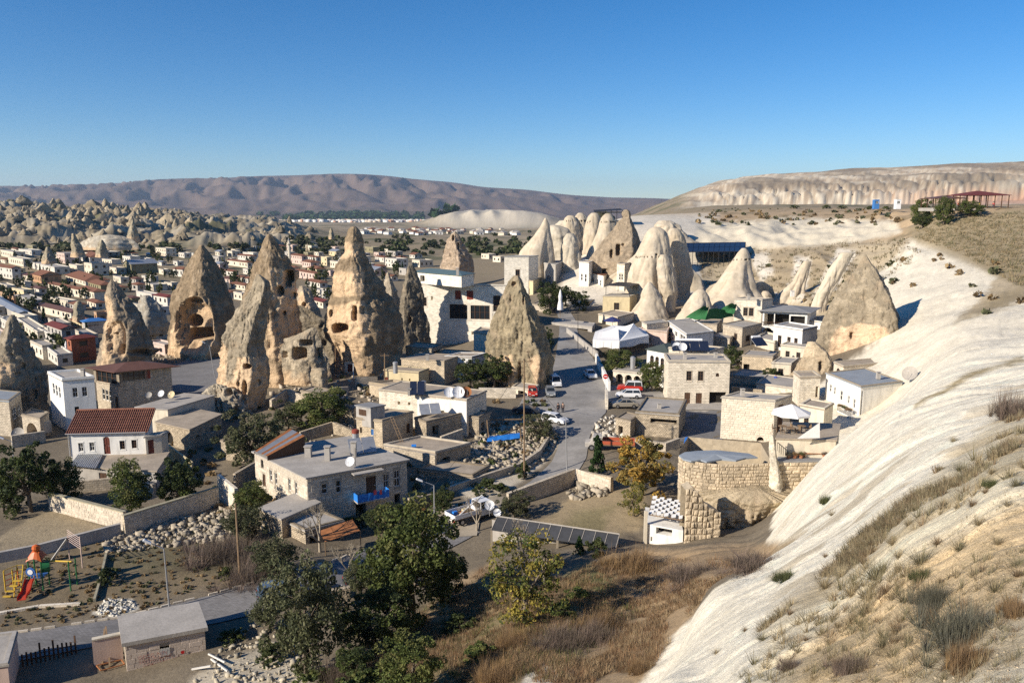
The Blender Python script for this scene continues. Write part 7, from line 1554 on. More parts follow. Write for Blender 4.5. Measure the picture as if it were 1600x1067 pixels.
tag(link('dry_grass', blades('dry_grass', '', soil, 46, np.clip(.022 * soil[:, 1], .12, .45), np.clip(.0004 * soil[:, 1], .0025, .01), STR + [(.17, .15, .08)], 64, .2, 1.35)), 'many small straw tussocks thickening towards the lower right corner', None, None, 'stuff')
# individual big tufts and shrubs of the near slope
TM = []
for i in range(5):
    me = blades('tuft', '', [(0, 0, 0)], 240, 1.0, .008, [STR[i % 5], STR[(i + 1) % 5]], 30 + i, .16, 1.2 + .05 * i); TM.append(me)
TUF = [(1330,930,46),(1120,1020,22),(1192,1000,30),(1165,985,20),(1235,960,30),(1290,918,42),(1315,900,46),(1370,905,60),(1385,925,50),(1350,880,40),(1300,805,18),(1405,870,40),(1415,940,46),(1455,965,50),(1290,870,22),(1395,850,34),(1420,820,36),(1440,880,50),(1465,850,36),(1430,780,28),(1490,760,30),(1475,790,34),(1500,735,24),(1520,790,34),(1540,770,30),(1550,740,26),(1490,690,24),(1588,760,34),(1575,700,30),(1590,900,40),(1530,820,30),(1600,730,30),(1350,960,36),(1400,985,40),(1470,910,30),(1560,850,30),(1225,900,16),(1380,1010,40),(1310,1040,40),(1260,1000,24),(1310,980,26),(1575,790,30),(1500,860,34),(1360,830,22)]
for i, (px, py, hp) in enumerate(TUF):
    g = G(px, py, 4); s = hp * g.y / F * 1.0
    o = link('dry_tuft', TM[i % 5], None, T(g) @ Matrix.Rotation(i * 1.3, 4, 'Z') @ Matrix.Diagonal((s * .95, s * .95, s * .62, 1)))
    tag(o, 'dry straw tuft standing alone on the pale near slope', 'grass tuft', 'dry straw tufts of the near slope')
SH = []
for sd, cols in ((40, [(.15, .145, .11), (.12, .115, .08)]), (41, [(.29, .19, .09), (.24, .16, .09)]), (42, [(.13, .14, .06), (.10, .11, .05)]), (43, [(.20, .15, .12), (.15, .12, .09)])):
    r = np.random.RandomState(sd); pp = r.normal(size=(46, 3)) * [.28, .28, .0]; pp[:, 2] = 0
    SH.append(blades('twigs', '', pp, 70, .55, .005, cols, sd, .12, 1.45))
for px, py, hp, wp_, k, lab in ((1510,1005,105,150,0,'big silvery-grey shrub at the bottom right'),(1590,960,60,70,1,'rust-brown shrub at the right edge of the near slope'),(1520,1040,70,90,1,'ochre shrub in front of the silvery shrub'),(1460,950,70,70,0,'grey shrub left of the silvery shrub'),
    (1590,650,75,70,3,'dark brushy shrub at the right edge below the white flank'),(1290,785,26,22,2,'dark round tuft alone in the white gully'),(1548,760,26,30,2,'small green clump in the middle of the soil'),(1235,1045,30,40,3,'purplish dead shrub near the bottom edge'),(1330,1050,50,60,3,'dry purplish shrub on ochre soil at the bottom'),
    (1440,905,34,40,2,'olive tuft in the straw band'),(880,1012,46,90,3,'grey-purple dead bramble on the brown slope'),(1000,1050,44,44,1,'orange-leaved shrub at the brown slope edge'),(930,1000,50,70,3,'dark bramble mass left of the white slope edge'),(865,885,42,40,1,'rust-tinted clump near the canopy'),
    (990,890,55,90,1,'large pale dry bush in front of the boulder pier'),(1080,905,42,80,3,'grey dry bush under the boulder pier'),(1180,888,36,90,3,'dry bush at the foot of the ochre outcrop'),(940,985,58,70,1,'tall straw clump on the brown slope'),(800,1010,50,60,1,'reddish-brown grass clump behind the trunk'),(540,1067,70,90,3,'pale dead grass left of the bottom trees'),
    (350,870,60,110,3,'heap of brown prunings beside the garden rubble'),(395,905,50,90,3,'second heap of brown prunings near the dark pole'),(775,1067,70,80,1,'tawny reed clump at the bottom edge'),(1230,905,24,50,2,'low green-brown tuft under the outcrop')):
    g = G(px, py, 4 if px > 1100 and py > 0 else 34); s = hp * g.y / F; w = wp_ * g.y / F
    t = thing('shrub', lab, 'shrub', tuple(g)); link('twigs', SH[k], t, T(g) @ Matrix.Rotation(px, 4, 'Z') @ Matrix.Diagonal((w * .8, w * .8, s * 1.1, 1)))
# ---------------- rubble
def rubble(name, label, P_, size, col=(.36, .31, .235), seed=3, m=None):
    r = np.random.RandomState(seed); P_ = np.asarray(P_, float); n = len(P_); b8_ = np.array([(x, y, z) for z in (-.5, .5) for x, y in ((-.5, -.5), (.5, -.5), (.5, .5), (-.5, .5))])
    V = b8_[None] * r.uniform(.45, 1.0, (n, 8, 1)) * r.uniform(.6, 1.3, (n, 1, 3)); an = r.uniform(0, 6.28, n); ca, sa = np.cos(an)[:, None], np.sin(an)[:, None]
    X = V[..., 0] * ca - V[..., 1] * sa; Y_ = V[..., 0] * sa + V[..., 1] * ca; t = r.uniform(-.6, .6, n)[:, None]; Z = V[..., 2] * np.cos(t) + X * np.sin(t)
    V = np.stack([X, Y_, Z], -1) * (size * (.25 + 1.9 * r.uniform(0, 1, n) ** 3))[:, None, None] + P_[:, None] + [0, 0, size * .2]
    f = np.array([(4, 5, 6, 7), (3, 2, 1, 0), (0, 1, 5, 4), (1, 2, 6, 5), (2, 3, 7, 6), (3, 0, 4, 7)]); Fq = (f[None] + 8 * np.arange(n)[:, None, None]).reshape(-1, 4)
    c = np.repeat(np.array(col) * r.uniform(.65, 1.25, (n, 1)), 8, 0)
    return tag(link(name, big_mesh(name, V.reshape(-1, 3), Fq, M_rub, np.clip(c, .05, .8), smooth=False)), label, None, None, 'stuff')
M_rub = mk('rubble_stone', attr=True, var=.15, scale=2, bump=.5, bscale=8, bdist=.05)
rubble('rubble', 'long heap of broken pale stones behind the playground', scatter([(160,865),(165,850),(230,815),(300,808),(362,790),(362,850),(300,850),(225,860)], 1000, 50, 120, 20), .40)
rubble('rubble', 'sea of broken stones on the building lot by the street', scatter([(705,745),(740,690),(770,655),(855,650),(872,690),(850,720),(815,738),(760,750)], 1700, 60, 140, 21), .42)
rubble('rubble', 'tumbled white stones at the back corner of the dry yard', scatter([(885,775),(898,750),(945,765),(950,775),(900,782)], 110, 60, 140, 22), .5)
rubble('rubble', 'bright stony scree below the lower road at the bottom edge', scatter([(300,1070),(330,1035),(365,985),(420,975),(480,1010),(520,1050),(540,1067)], 500, 40, 90, 23), .24, (.42, .37, .28))
rubble('gravel_heap', 'small patch of pale gravel on the playground field', scatter([(148,958),(165,938),(200,936),(214,948),(180,964)], 500, 50, 90, 24), .16, (.55, .52, .45))
rubble('rubble', 'stones and debris strewn between the courtyard houses', scatter([(420,700),(520,640),(600,600),(700,640),(760,720),(700,790),(640,760)], 700, 60, 180, 25), .35, (.42, .36, .28))
rubble('rubble', 'clutter of stones on the cluttered roof', [(onroof(rnd.uniform(.05, .6), rnd.uniform(.35, .9), .05)) for _ in range(140)], .22, (.3, .27, .22))
rubble('rubble', 'loose stones over the near pale slope', scatter([(1180,1067),(1300,930),(1450,800),(1600,660),(1600,1067)], 700, 3, 60, 26), .016, (.42, .35, .25))
rubble('rubble', 'broken carved stones beside the ruined house', scatter([(925,680),(935,655),(965,650),(990,690),(960,690)], 220, 60, 160, 27), .4, (.55, .5, .42))
rubble('rubble', 'stones heaped below the arched fairy chimney', scatter([(225,560),(262,545),(330,545),(340,560),(250,570)], 260, 100, 260, 28), .6)
rubble('rubble', 'fallen stones between the twin and central chimneys', scatter([(420,640),(430,560),(520,560),(620,590),(600,620),(500,630)], 500, 100, 220, 29), .5, (.45, .38, .29))
# rock ruin and mounds around the chimneys
rock('rock_ruin', 'roofless rock-cut ruin with open rooms between the chimneys', [(512,486,493),(520,470,498),(528,445,500),(545,436,508),(560,438,517),(575,440,518),(600,440,518)], 143, crust=(.44,.37,.27), caves=[(445,554,4,5,2,4),(468,553,11,10,3,4),(499,553,5,9,2.5,4),(478,536,10,5,2,4)], seed=21, nr=90, na=130, edge=(0,0), depth=.4, amp=.7)
rock('rock_pier', 'stubby stone pier standing in shade below the rock ruin', [(576,487,513),(582,485,514),(608,487,512),(625,487,512)], 133, crust=(.46,.38,.27), seed=22, nr=40, na=50, edge=(.5,.5))
rock('rock_mound', 'pale crumbly mound at the left foot of the twin chimney', [(600,330,345),(610,320,372),(626,304,388),(645,298,396),(660,298,396)], 127, crust=(.50,.43,.32), caves=[(358,613,5,7,2)], seed=23, nr=70, na=120, edge=(.3,.4), depth=.4, zsink=1, amp=1.5, fl=1.0)
rock('rock_mound', 'low rocky saddle linking the twin chimney and the central chimney', [(478,455,475),(495,450,500),(512,440,530),(540,430,560),(580,430,580)], 160, crust=(.30,.25,.18), seed=24, nr=70, na=120, edge=(-.6,-.6), depth=.35)
rock('rock_mound', 'whitish lumps in the shade left of the arched chimney', [(462,222,236),(475,214,250),(495,208,262),(520,206,266)], 212, crust=(.42,.38,.31), seed=25, nr=50, na=70)
rock('rock_mound', 'pale flat-topped mound on the plain left of the badlands', [(369,148,192),(373,136,206),(380,126,214),(390,120,220)], 560, crust=(.52,.46,.36), seed=26, nr=40, na=80, depth=.5, amp=.6)
# ------------------------------------------------------------------ vehicles
def paint(n, c): return mk(n, c, .3, .03, spec=.5)
M_tyre = mk('tyre_rubber', (.02, .02, .02), .85, .1); M_rim = mk('wheel_rim', (.35, .35, .36), .35, .05, metal=.7); M_lamp = mk('headlight_glass', (.6, .6, .58), .15, 0); M_tail = mk('tail_light', (.35, .02, .02), .3, 0); M_plate = mk('number_plate', (.7, .7, .68), .5, 0)
def loft(b, secs, m=0):
    """secs: list of (x, [(y,z)...]) cross-sections, equal counts"""
    n = len(secs[0][1]); k = len(b.v)
    for x, pr in secs: b.v += [(x, y, z) for y, z in pr]
    for i in range(len(secs) - 1):
        for j in range(n): q = (j + 1) % n; b.f.append((k + i * n + j, k + i * n + q, k + (i + 1) * n + q, k + (i + 1) * n + j)); b.m.append(m); b.uv.append(None)
    b.f.append(tuple(k + n - 1 - j for j in range(n))); b.m.append(m); b.uv.append(None); b.f.append(tuple(k + (len(secs) - 1) * n + j for j in range(n))); b.m.append(m); b.uv.append(None)
def sec(x, w, z0, z1, bev=.1): return (x, [(-w, z0), (w, z0), (w, z1 - bev), (w - bev, z1), (-w + bev, z1), (-w, z1 - bev)])
CARS = {'sedan': (4.2, .84, .30, .62, [(-2.05, .78), (-1.4, .93), (.75, .95), (1.6, .90), (2.08, .70)], (-1.35, -.75, .45, 1.05, 1.40)), 'hatch': (3.7, .80, .30, .62, [(-1.8, .9), (-1.5, .95), (.7, .93), (1.4, .86), (1.83, .68)], (-1.72, -1.35, .35, .95, 1.42)),
        'wagon': (4.1, .82, .30, .62, [(-2.0, .92), (-1.6, .95), (.7, .95), (1.55, .88), (2.03, .70)], (-1.95, -1.7, .4, 1.0, 1.45)), 'van': (4.2, .84, .32, .7, [(-2.05, 1.0), (-1.8, 1.05), (1.0, 1.03), (1.7, .95), (2.08, .75)], (-2.0, -1.9, .85, 1.45, 1.85)), 'suv': (4.3, .86, .42, .8, [(-2.1, 1.05), (-1.8, 1.1), (.7, 1.1), (1.6, 1.05), (2.12, .9)], (-2.05, -1.95, .35, .85, 1.82))}
_car = {}
def car_parts(kind, pm, roofm=None):
    key = (kind, pm.name)
    if key in _car: return _car[key]
    L, w, z0, _, prof, (g0, g1, g2, g3, gz) = CARS[kind]; b = MB()
    loft(b, [sec(x, w * (.93 if abs(x) > L * .45 else 1), z0, z, .08) for x, z in prof]); b.box(-L / 2 - .06, -L / 2 + .1, -w * .9, w * .9, z0 + .02, z0 + .22); b.box(L / 2 - .1, L / 2 + .08, -w * .9, w * .9, z0 + .02, z0 + .2)
    body = b.mesh('body', pm, False); zb = prof[2][1] - .03
    b = MB(); loft(b, [(g0, [(-w * .9, zb), (w * .9, zb), (w * .9, zb + .02), (-w * .9, zb + .02)]), (g1, [(-w * .92, zb), (w * .92, zb), (w * .76, gz - .06), (-w * .76, gz - .06)]), (g2, [(-w * .92, zb), (w * .92, zb), (w * .76, gz - .06), (-w * .76, gz - .06)]), (g3, [(-w * .9, zb), (w * .9, zb), (w * .9, zb + .02), (-w * .9, zb + .02)])])
    glass = b.mesh('window', M_glass)
    b = MB(); loft(b, [(g1 - .05, [(-w * .77, gz - .08), (w * .77, gz - .08), (w * .7, gz - .01), (-w * .7, gz - .01)]), (g2 + .02, [(-w * .77, gz - .08), (w * .77, gz - .08), (w * .7, gz - .01), (-w * .7, gz - .01)])])
    for sx in (-1, 1):
        for x0, x1 in ((g1 - .0, g0), (g2, g3), (g1 * .5 + g2 * .5, g1 * .5 + g2 * .5)):
            b.tube((x0, sx * w * .765, gz - .05), (x1 + (0 if x0 != x1 else .01), sx * w * .915, zb), .05, n=4)
    roof = b.mesh('roof', roofm or pm)
    b = MB(); b.tube((0, -.1, 0), (0, .1, 0), .31, n=14); ty = b.mesh('wheel', M_tyre, False); b = MB(); b.tube((0, -.11, 0), (0, .11, 0), .17, n=10); rim = b.mesh('rim', M_rim)
    b = MB(); b.box(L / 2 + .0, L / 2 + .03, -.14, .14, -.07, .07); hl = b.mesh('headlight', M_lamp); b = MB(); b.box(-L / 2 - .03, -L / 2, -.1, .1, -.08, .08); tl = b.mesh('tail_light', M_tail)
    b = MB(); b.box(L / 2 + .08, L / 2 + .09, -.25, .25, z0 + .05, z0 + .16); pl = b.mesh('number_plate', M_plate)
    _car[key] = (body, glass, roof, ty, rim, hl, tl, pl); return _car[key]
def car(px, py, ang, kind, pm, label, roofm=None, cat='car', ymin=60, g=None, name='parked_car', scale=1.0):
    body, glass, roof, ty, rim, hl, tl, pl = car_parts(kind, pm, roofm); L, w, z0 = CARS[kind][:3]; g = g or G(px, py, ymin); g = Vector((g.x, g.y, g.z + .1)); t = thing(name, label, cat, tuple(g), 'cars parked along the street')
    M = T(g) @ Matrix.Rotation(R(ang), 4, 'Z') @ Matrix.Scale(scale, 4); link('body', body, t, M); link('window', glass, t, M); link('roof', roof, t, M); link('number_plate', pl, t, M)
    for sx in (-1, 1):
        for sy in (-1, 1): wh = link('wheel', ty, t, M @ T((sx * L * .31, sy * (w - .08), .31))); link('rim', rim, wh, M @ T((sx * L * .31, sy * (w - .08), .31)))
        link('headlight', hl, t, M @ T((0, sx * w * .68, z0 + .33))); link('tail_light', tl, t, M @ T((0, sx * w * .72, z0 + .38)))
    return t, M
Pw, Pr, Pg, Pd, Pb, Ps = paint('white_car_paint', (.72, .72, .72)), paint('red_car_paint', (.42, .03, .02)), paint('grey_car_paint', (.20, .21, .22)), paint('dark_car_paint', (.03, .035, .045)), paint('beige_car_paint', (.28, .25, .20)), paint('steel_blue_paint', (.10, .15, .22))
car(922, 590, -80, 'sedan', Pw, 'white saloon coming down the street beside the white wall')
car(832, 618, -88, 'hatch', Pr, 'red hatchback parked nose-out in the shade of the brown cone')
car(860, 618, -88, 'hatch', Pg, 'grey hatchback parked right of the red hatchback')
car(867, 603, -80, 'van', Pw, 'tall white minivan behind the grey hatchback')
car(867, 661, -38, 'wagon', Pw, 'white estate car angled on the street bend beside two people')
car(822, 646, -10, 'sedan', Pd, 'dark saloon in deep shade left of the white estate car')
car(984, 612, 172, 'suv', Pr, 'red off-roader with a white roof and luggage on top', roofm=Pw)
car(982, 622, 178, 'wagon', Pw, 'white estate parked in front of the red off-roader')
car(976, 637, 184, 'sedan', Pb, 'beige saloon nearest the camera in the parking corner')
car(575, 912, 25, 'sedan', Pd, 'black car half hidden by the biggest leafy tree')
car(502, 938, 24, 'hatch', Pd, 'dark hatchback on the lower road behind the greyish-green tree')
car(438, 934, 24, 'hatch', Ps, 'blue-grey car behind the left side of the greyish-green tree')
car(840, 586, -60, 'hatch', Pr, 'red car half hidden by the foot of the brown cone', ymin=100)
# pickup truck
g = G(740, 812, 60); g.z += .15; t = thing('pickup_truck', 'white pickup truck with junk in its open bed and a plank across the cab', 'truck', tuple(g), 'cars parked along the street'); M = T(g) @ Matrix.Rotation(R(38), 4, 'Z')
b = MB(); loft(b, [sec(.35, .95, .55, 1.2), sec(.5, .95, .5, 1.25), sec(2.2, .95, .5, 1.2), sec(2.75, .9, .5, 1.0)]); b.box(-3.0, .4, -.4, .4, .5, .75); b.build('body', Pw, t, M)
b = MB(); loft(b, [(.4, [(-.88, 1.2), (.88, 1.2), (.78, 1.95), (-.78, 1.95)]), (1.7, [(-.88, 1.2), (.88, 1.2), (.78, 1.95), (-.78, 1.95)]), (2.3, [(-.88, 1.18), (.88, 1.18), (.86, 1.22), (-.86, 1.22)])]); b.build('window', M_glass, t, M)
b = MB(); b.box(.35, 1.72, -.8, .8, 1.93, 2.02)
for sy in (-1, 1):
    for x in (.42, 1.05, 1.68): b.tube((x, sy * .87, 1.2), (x, sy * .78, 1.95), .07, n=4)
b.build('roof', Pw, t, M)
b = MB(); b.box(-3.1, .3, -1.0, 1.0, .75, .85); b.build('bed', M_wood, t, M)
for lab_, (x0, x1, y0, y1) in (('side', (-3.1, .3, -1.02, -.96)), ('side', (-3.1, .3, .96, 1.02)), ('side', (.25, .3, -.95, .95))): b = MB(); b.box(x0, x1, y0, y1, .87, 1.35); b.build('bed_panel', Pw, t, M)
b = MB(); b.box(-3.14, -3.08, -.95, .95, .87, 1.35); b.build('tailgate', Pw, t, M)
_, _, _, ty, rim, hl, tl, _ = car_parts('sedan', Pw)
for x in (-2.1, 1.9):
    for sy in (-1, 1): wh = link('wheel', ty, t, M @ T((x, sy * .82, .38)) @ Matrix.Scale(1.25, 4)); link('rim', rim, wh, M @ T((x, sy * .82, .38)) @ Matrix.Scale(1.25, 4))
for sy in (-1, 1): link('headlight', hl, t, M @ T((.68, sy * .65, .8))); link('tail_light', tl, t, M @ T((-1.02, sy * .8, .7)))
b = MB(); b.tube(M @ Vector((-2.2, -.5, 1.1)), M @ Vector((1.4, .3, 2.3)), .09, n=4); tag(b.build('plank', M_frame), 'long pale plank leaning from the truck bed over the cab', 'plank')
for i, (x, y, mm, lb) in enumerate(((-2.4, .3, M_tarp, 'blue'), (-1.8, -.3, M_rust, 'orange'), (-1.1, .35, M_yell, 'yellow'))): b = MB(); b.box(x, x + .55, y, y + .4, .86, 1.2, M=M, taper=.9); tag(b.build('crate', mm), f'small {lb} crate lying in the open bed of the white pickup', 'crate')
# orange-red tractor trailer behind the cypress
g = G(950, 703, 60); t = thing('flatbed_truck', 'old flatbed truck with an orange-red side rail behind the cypress', 'truck', tuple(g)); M = T(g + Vector((0, 0, .1))) @ Matrix.Rotation(R(172), 4, 'Z')
b = MB(); b.box(-3.6, .8, -1.0, 1.0, .8, .95, M=None); b.build('bed', M_wood, t, M)
Mor = paint('orange_red_paint', (.42, .10, .05))
for y in (-1.02, 1.0): b = MB(); b.box(-3.6, .8, y, y + .05, .97, 1.45); b.build('bed_panel', Mor, t, M)
b = MB(); loft(b, [sec(.9, .95, .5, 2.0), sec(2.0, .95, .5, 2.0), sec(2.4, .9, .5, 1.2), sec(3.1, .85, .5, 1.1)]); b.build('cab', M_grey, t, M)
b = MB(); b.box(1.0, 2.02, -.97, .97, 1.35, 1.85); b.build('window', M_glass, t, M)
for x in (-2.5, 2.2):
    for sy in (-1, 1): wh = link('wheel', ty, t, M @ T((x, sy * .85, .42)) @ Matrix.Scale(1.4, 4)); link('rim', rim, wh, M @ T((x, sy * .85, .42)) @ Matrix.Scale(1.4, 4))

# ------------------------------------------------------------------ lamps, poles, cables
TOPS = {}
def lamp(bx, by, tx, ty_, hx, hy, label, ymin=40):
    g = G(bx, by, ymin); top = P(tx, ty_, g.y); hd = P(hx, hy, g.y - .3); t = thing('street_lamp', label, 'street lamp', tuple(g), 'street lamps'); b = MB(); b.tube(g - Vector((0, 0, .2)), top, .09, .055, 8); b.build('pole', M_metal, t)
    b = MB(); b.tube(top, hd, .045, .035, 6); b.build('arm', M_metal, t); d = (hd - top).normalized(); b = MB(); q = (hd - top).to_track_quat('X', 'Z').to_matrix().to_4x4(); b.box(-.1, .65, -.16, .16, -.07, .1, M=T(hd) @ q, taper=.8); b.build('lamp_head', M_whitem, t); TOPS[label] = top
lamp(265, 951, 256, 857, 235, 848, 'tall bare street lamp on the verge of the lower road')
lamp(22.5, 735, 19, 690, 5, 685, 'street lamp among trees at the left edge')
lamp(679, 822, 678, 758, 659, 751, 'street lamp beside the truck yard in the lower middle')
lamp(886, 742, 884, 654, 866, 648, 'street lamp at the bend of the central street')
lamp(336, 590, 327, 540, 320, 536, 'street lamp in the plaza between the arched and twin chimneys', 90)
def pole(bx, by, tpy, label, m=M_wood, r=.12, cross=True, ymin=40, tx=None):
    g = G(bx, by, ymin); top = P(tx or bx, tpy, g.y); t = thing('utility_pole', label, 'pole', tuple(g), 'utility poles'); b = MB(); b.tube(g - Vector((0, 0, .2)), top, r, r * .7, 7); b.build('pole', m, t)
    if cross: b = MB(); b.tube(top + Vector((-.8, 0, -.4)), top + Vector((.8, 0, -.4)), .05); b.build('crossarm', m, t)
    TOPS[label] = top; return top
pole(819, 748, 560, 'tallest wooden pole standing in the rubble lot')
pole(375, 903, 786, 'dark wooden pole beside the heap of prunings', cross=False, tx=368)
pole(524, 584, 535, 'thin pole at the foot of the central chimney')
pole(601, 603, 552, 'dark pole left of the low cream stone house')
pole(903, 545, 490, 'dark pole on the shaded street wall', M_dkmetal, .07)
pole(552, 592, 568, 'pale post in front of the red wooden door', M_whitem, .08, False)
pole(555, 800, 700, 'thin steel aerial pole on the cluttered roof', M_dkmetal, .04, False, 60)
for n_, (a, c, sag) in enumerate((('tallest wooden pole standing in the rubble lot', 'dark pole left of the low cream stone house', 1.2), ('tallest wooden pole standing in the rubble lot', 'street lamp at the bend of the central street', .8), ('dark pole left of the low cream stone house', 'thin pole at the foot of the central chimney', .8), ('tallest wooden pole standing in the rubble lot', 'street lamp beside the truck yard in the lower middle', 1.0))):
    p, q = TOPS[a], TOPS[c]; b = MB()
    for i in range(12): u, v = i / 12, (i + 1) / 12; b.tube(p.lerp(q, u) - Vector((0, 0, sag * 4 * u * (1 - u))), p.lerp(q, v) - Vector((0, 0, sag * 4 * v * (1 - v))), .02, n=4)
    tag(b.build('cable', M_dkmetal), ['overhead cable from the tallest pole to the cream stone house', 'overhead cable from the tallest pole across the street', 'overhead cable beside the central chimney', 'overhead cable from the tallest pole to the truck yard lamp'][n_], 'cable')
# signs
g = G(947, 622, 80); t = thing('road_sign', 'round red no-entry sign on a white post by the parking corner', 'sign', tuple(g)); top = P(946, 588, g.y)
b = MB(); b.tube(g, top, .06); b.build('post', M_whitem, t); b = MB(); b.tube(top + Vector((0, -.08, 0)), top + Vector((0, -.12, 0)), .42, n=20); s_ = b.build('sign_disc', mk('sign_red', (.5, .02, .02), .5, 0), t); b = MB(); b.box(top.x - .29, top.x + .29, top.y - .14, top.y - .123, top.z - .07, top.z + .07); b.build('sign_bar', M_whitem, s_)
# ------------------------------------------------------------------ people
def body_mesh(name, pts, edges, m, rad, sub=1):
    me = bpy.data.meshes.new(name); me.from_pydata(pts, edges, []); o = bpy.data.objects.new('tmp', me); COL.objects.link(o); sk = o.modifiers.new('s', 'SKIN'); o.modifiers.new('u', 'SUBSURF').levels = sub; o.modifiers['u'].render_levels = sub
    for i, v in enumerate(me.skin_vertices[0].data): v.radius = (rad[i], rad[i]); v.use_root = (i == 0)
    bpy.context.view_layer.update(); out = bpy.data.meshes.new_from_object(o.evaluated_get(bpy.context.evaluated_depsgraph_get())); bpy.data.objects.remove(o); out.name = name; out.materials.clear(); out.materials.append(m); return out
M_skin = mk('skin', (.38, .22, .15), .6, .05); M_hair = mk('dark_hair', (.03, .02, .015), .8, .1)
PP = [(0, 0, .95), (0, 0, 1.15), (0, 0, 1.40), (0, -.01, 1.52), (0, -.02, 1.64), (.11, 0, .88), (.12, -.04, .48), (.13, .02, .08), (.13, -.14, .04), (-.11, 0, .88), (-.13, .06, .48), (-.12, .12, .09), (-.12, -.03, .04), (.20, 0, 1.38), (.27, .02, 1.10), (.26, -.10, .86), (.26, -.14, .78), (-.20, 0, 1.38), (-.27, .03, 1.10), (-.25, -.06, .86), (-.25, -.10, .78)]
EE = [(0, 1), (1, 2), (2, 3), (3, 4), (0, 5), (5, 6), (6, 7), (7, 8), (0, 9), (9, 10), (10, 11), (11, 12), (2, 13), (13, 14), (14, 15), (15, 16), (2, 17), (17, 18), (18, 19), (19, 20)]
RR = [.14, .13, .14, .055, .10, .09, .06, .04, .035, .09, .06, .04, .035, .06, .045, .032, .035, .06, .045, .032, .035]
BODY = body_mesh('body', PP, EE, M_skin, RR, 2)
HAIR = MB(); HAIR.lathe([(.112, 1.64), (.118, 1.70), (.09, 1.76), (.03, 1.785)], 12, c=(0, .005)); HAIRM = HAIR.mesh('hair', M_hair, True)
_cl = {}
def clothes(col, name, ids, extra):
    k = (name, col)
    if k not in _cl:
        mp = {i: n for n, i in enumerate(ids)}; _cl[k] = body_mesh(name, [PP[i] for i in ids], [(mp[a], mp[b]) for a, b in EE if a in mp and b in mp], mk(name + '_cloth_%d' % len(_cl), col, .85, .1), [RR[i] + extra for i in ids], 2)
    return _cl[k]
def person(g, ang, top, legs, label, s=1.0):
    t = thing('person', label, 'person', tuple(g)); M = T(g) @ Matrix.Rotation(R(ang), 4, 'Z') @ Matrix.Scale(s, 4); link('body', BODY, t, M); link('hair', HAIRM, t, M)
    link('jacket', clothes(top, 'jacket', [0, 1, 2, 13, 14, 15, 17, 18, 19], .022), t, M); link('trousers', clothes(legs, 'trousers', [0, 5, 6, 7, 9, 10, 11], .02), t, M)
person(G(1211.5, 600, 80), 10, (.02, .12, .55), (.03, .04, .10), 'person in a bright blue jacket and dark trousers outside the cream gatehouse')
g = G(872, 646, 80); person(g, 30, (.05, .05, .05), (.04, .04, .06), 'person in black standing left behind the white estate car'); person(g + Vector((.75, .25, 0)), -20, (.12, .10, .09), (.03, .03, .04), 'person in brown standing right behind the white estate car')
for i, (px, c1, lb) in enumerate(((1487, (.06, .07, .10), 'person in dark blue seated edge of the plateau by the annex'), (1497, (.55, .12, .04), 'person in orange beside the restaurant annex'), (1530, (.5, .42, .05), 'person in yellow under the red restaurant roof'), (1552, (.4, .05, .05), 'person in red under the red restaurant roof'))):
    p = P(px, 322, 229); person(Vector((p.x, 229, p.z - .6)), 40 * i, c1, (.05, .05, .07), lb)
# ------------------------------------------------------------------ parasols, tent, furniture
def parasol_open(p, r, h, label, m=M_canvas):
    t = thing('parasol', label, 'parasol', tuple(p)); b = MB(); b.tube(p, p + Vector((0, 0, h + .15)), .035); b.build('pole', M_wood, t); b = MB(); n = 8; tp = p + Vector((0, 0, h + .1))
    e = [p + Vector((r * math.cos(i * 2 * math.pi / n), r * math.sin(i * 2 * math.pi / n), h - r * .38)) for i in range(n)]
    for i in range(n):
        a, c = e[i], e[(i + 1) % n]; mid = (a + c) / 2 * .985 + tp * .015; b.poly([tp, a, mid]); b.poly([tp, mid, c]); dz = Vector((0, 0, -.22)); b.quad(a, a + dz, mid + dz, mid); b.quad(mid, mid + dz, c + dz, c)
    b.build('canopy', m, t); b = MB(); [b.tube(tp - Vector((0, 0, .03)), q, .015, n=4) for q in e]; b.build('rib', M_wood, t)
def parasol_closed(p, h, label, m=M_canvas, r=.28):
    t = thing('parasol', label, 'parasol', tuple(p)); b = MB(); b.tube(p, p + Vector((0, 0, h)), .05); b.build('pole', M_wood, t); b = MB(); z = p.z
    b.lathe([(r * 1.3, z + h * .30), (r * 1.15, z + h * .45), (r * .7, z + h * .62), (r * .85, z + h * .75), (r * .35, z + h * .93), (.03, z + h)], 10, c=(p.x, p.y)); b.build('canopy', m, t)
p = PZ(1241, 676, 10.6); p = Vector((p.x, p.y + 1.2, 10.62)); parasol_open(p, 2.1, 2.7, 'open off-white parasol over the café tables on the terrace')
p = G(875, 512, 100); parasol_closed(Vector((p.x, p.y, p.z + 2.2)), 7.0, 'tall folded white parasol on the dark terrace by the street', r=.55)
p = G(105.5, 562, 100); parasol_closed(p + Vector((0, 0, .8)), 3.6, 'folded white parasol behind the brown-roofed terrace house', r=.4)
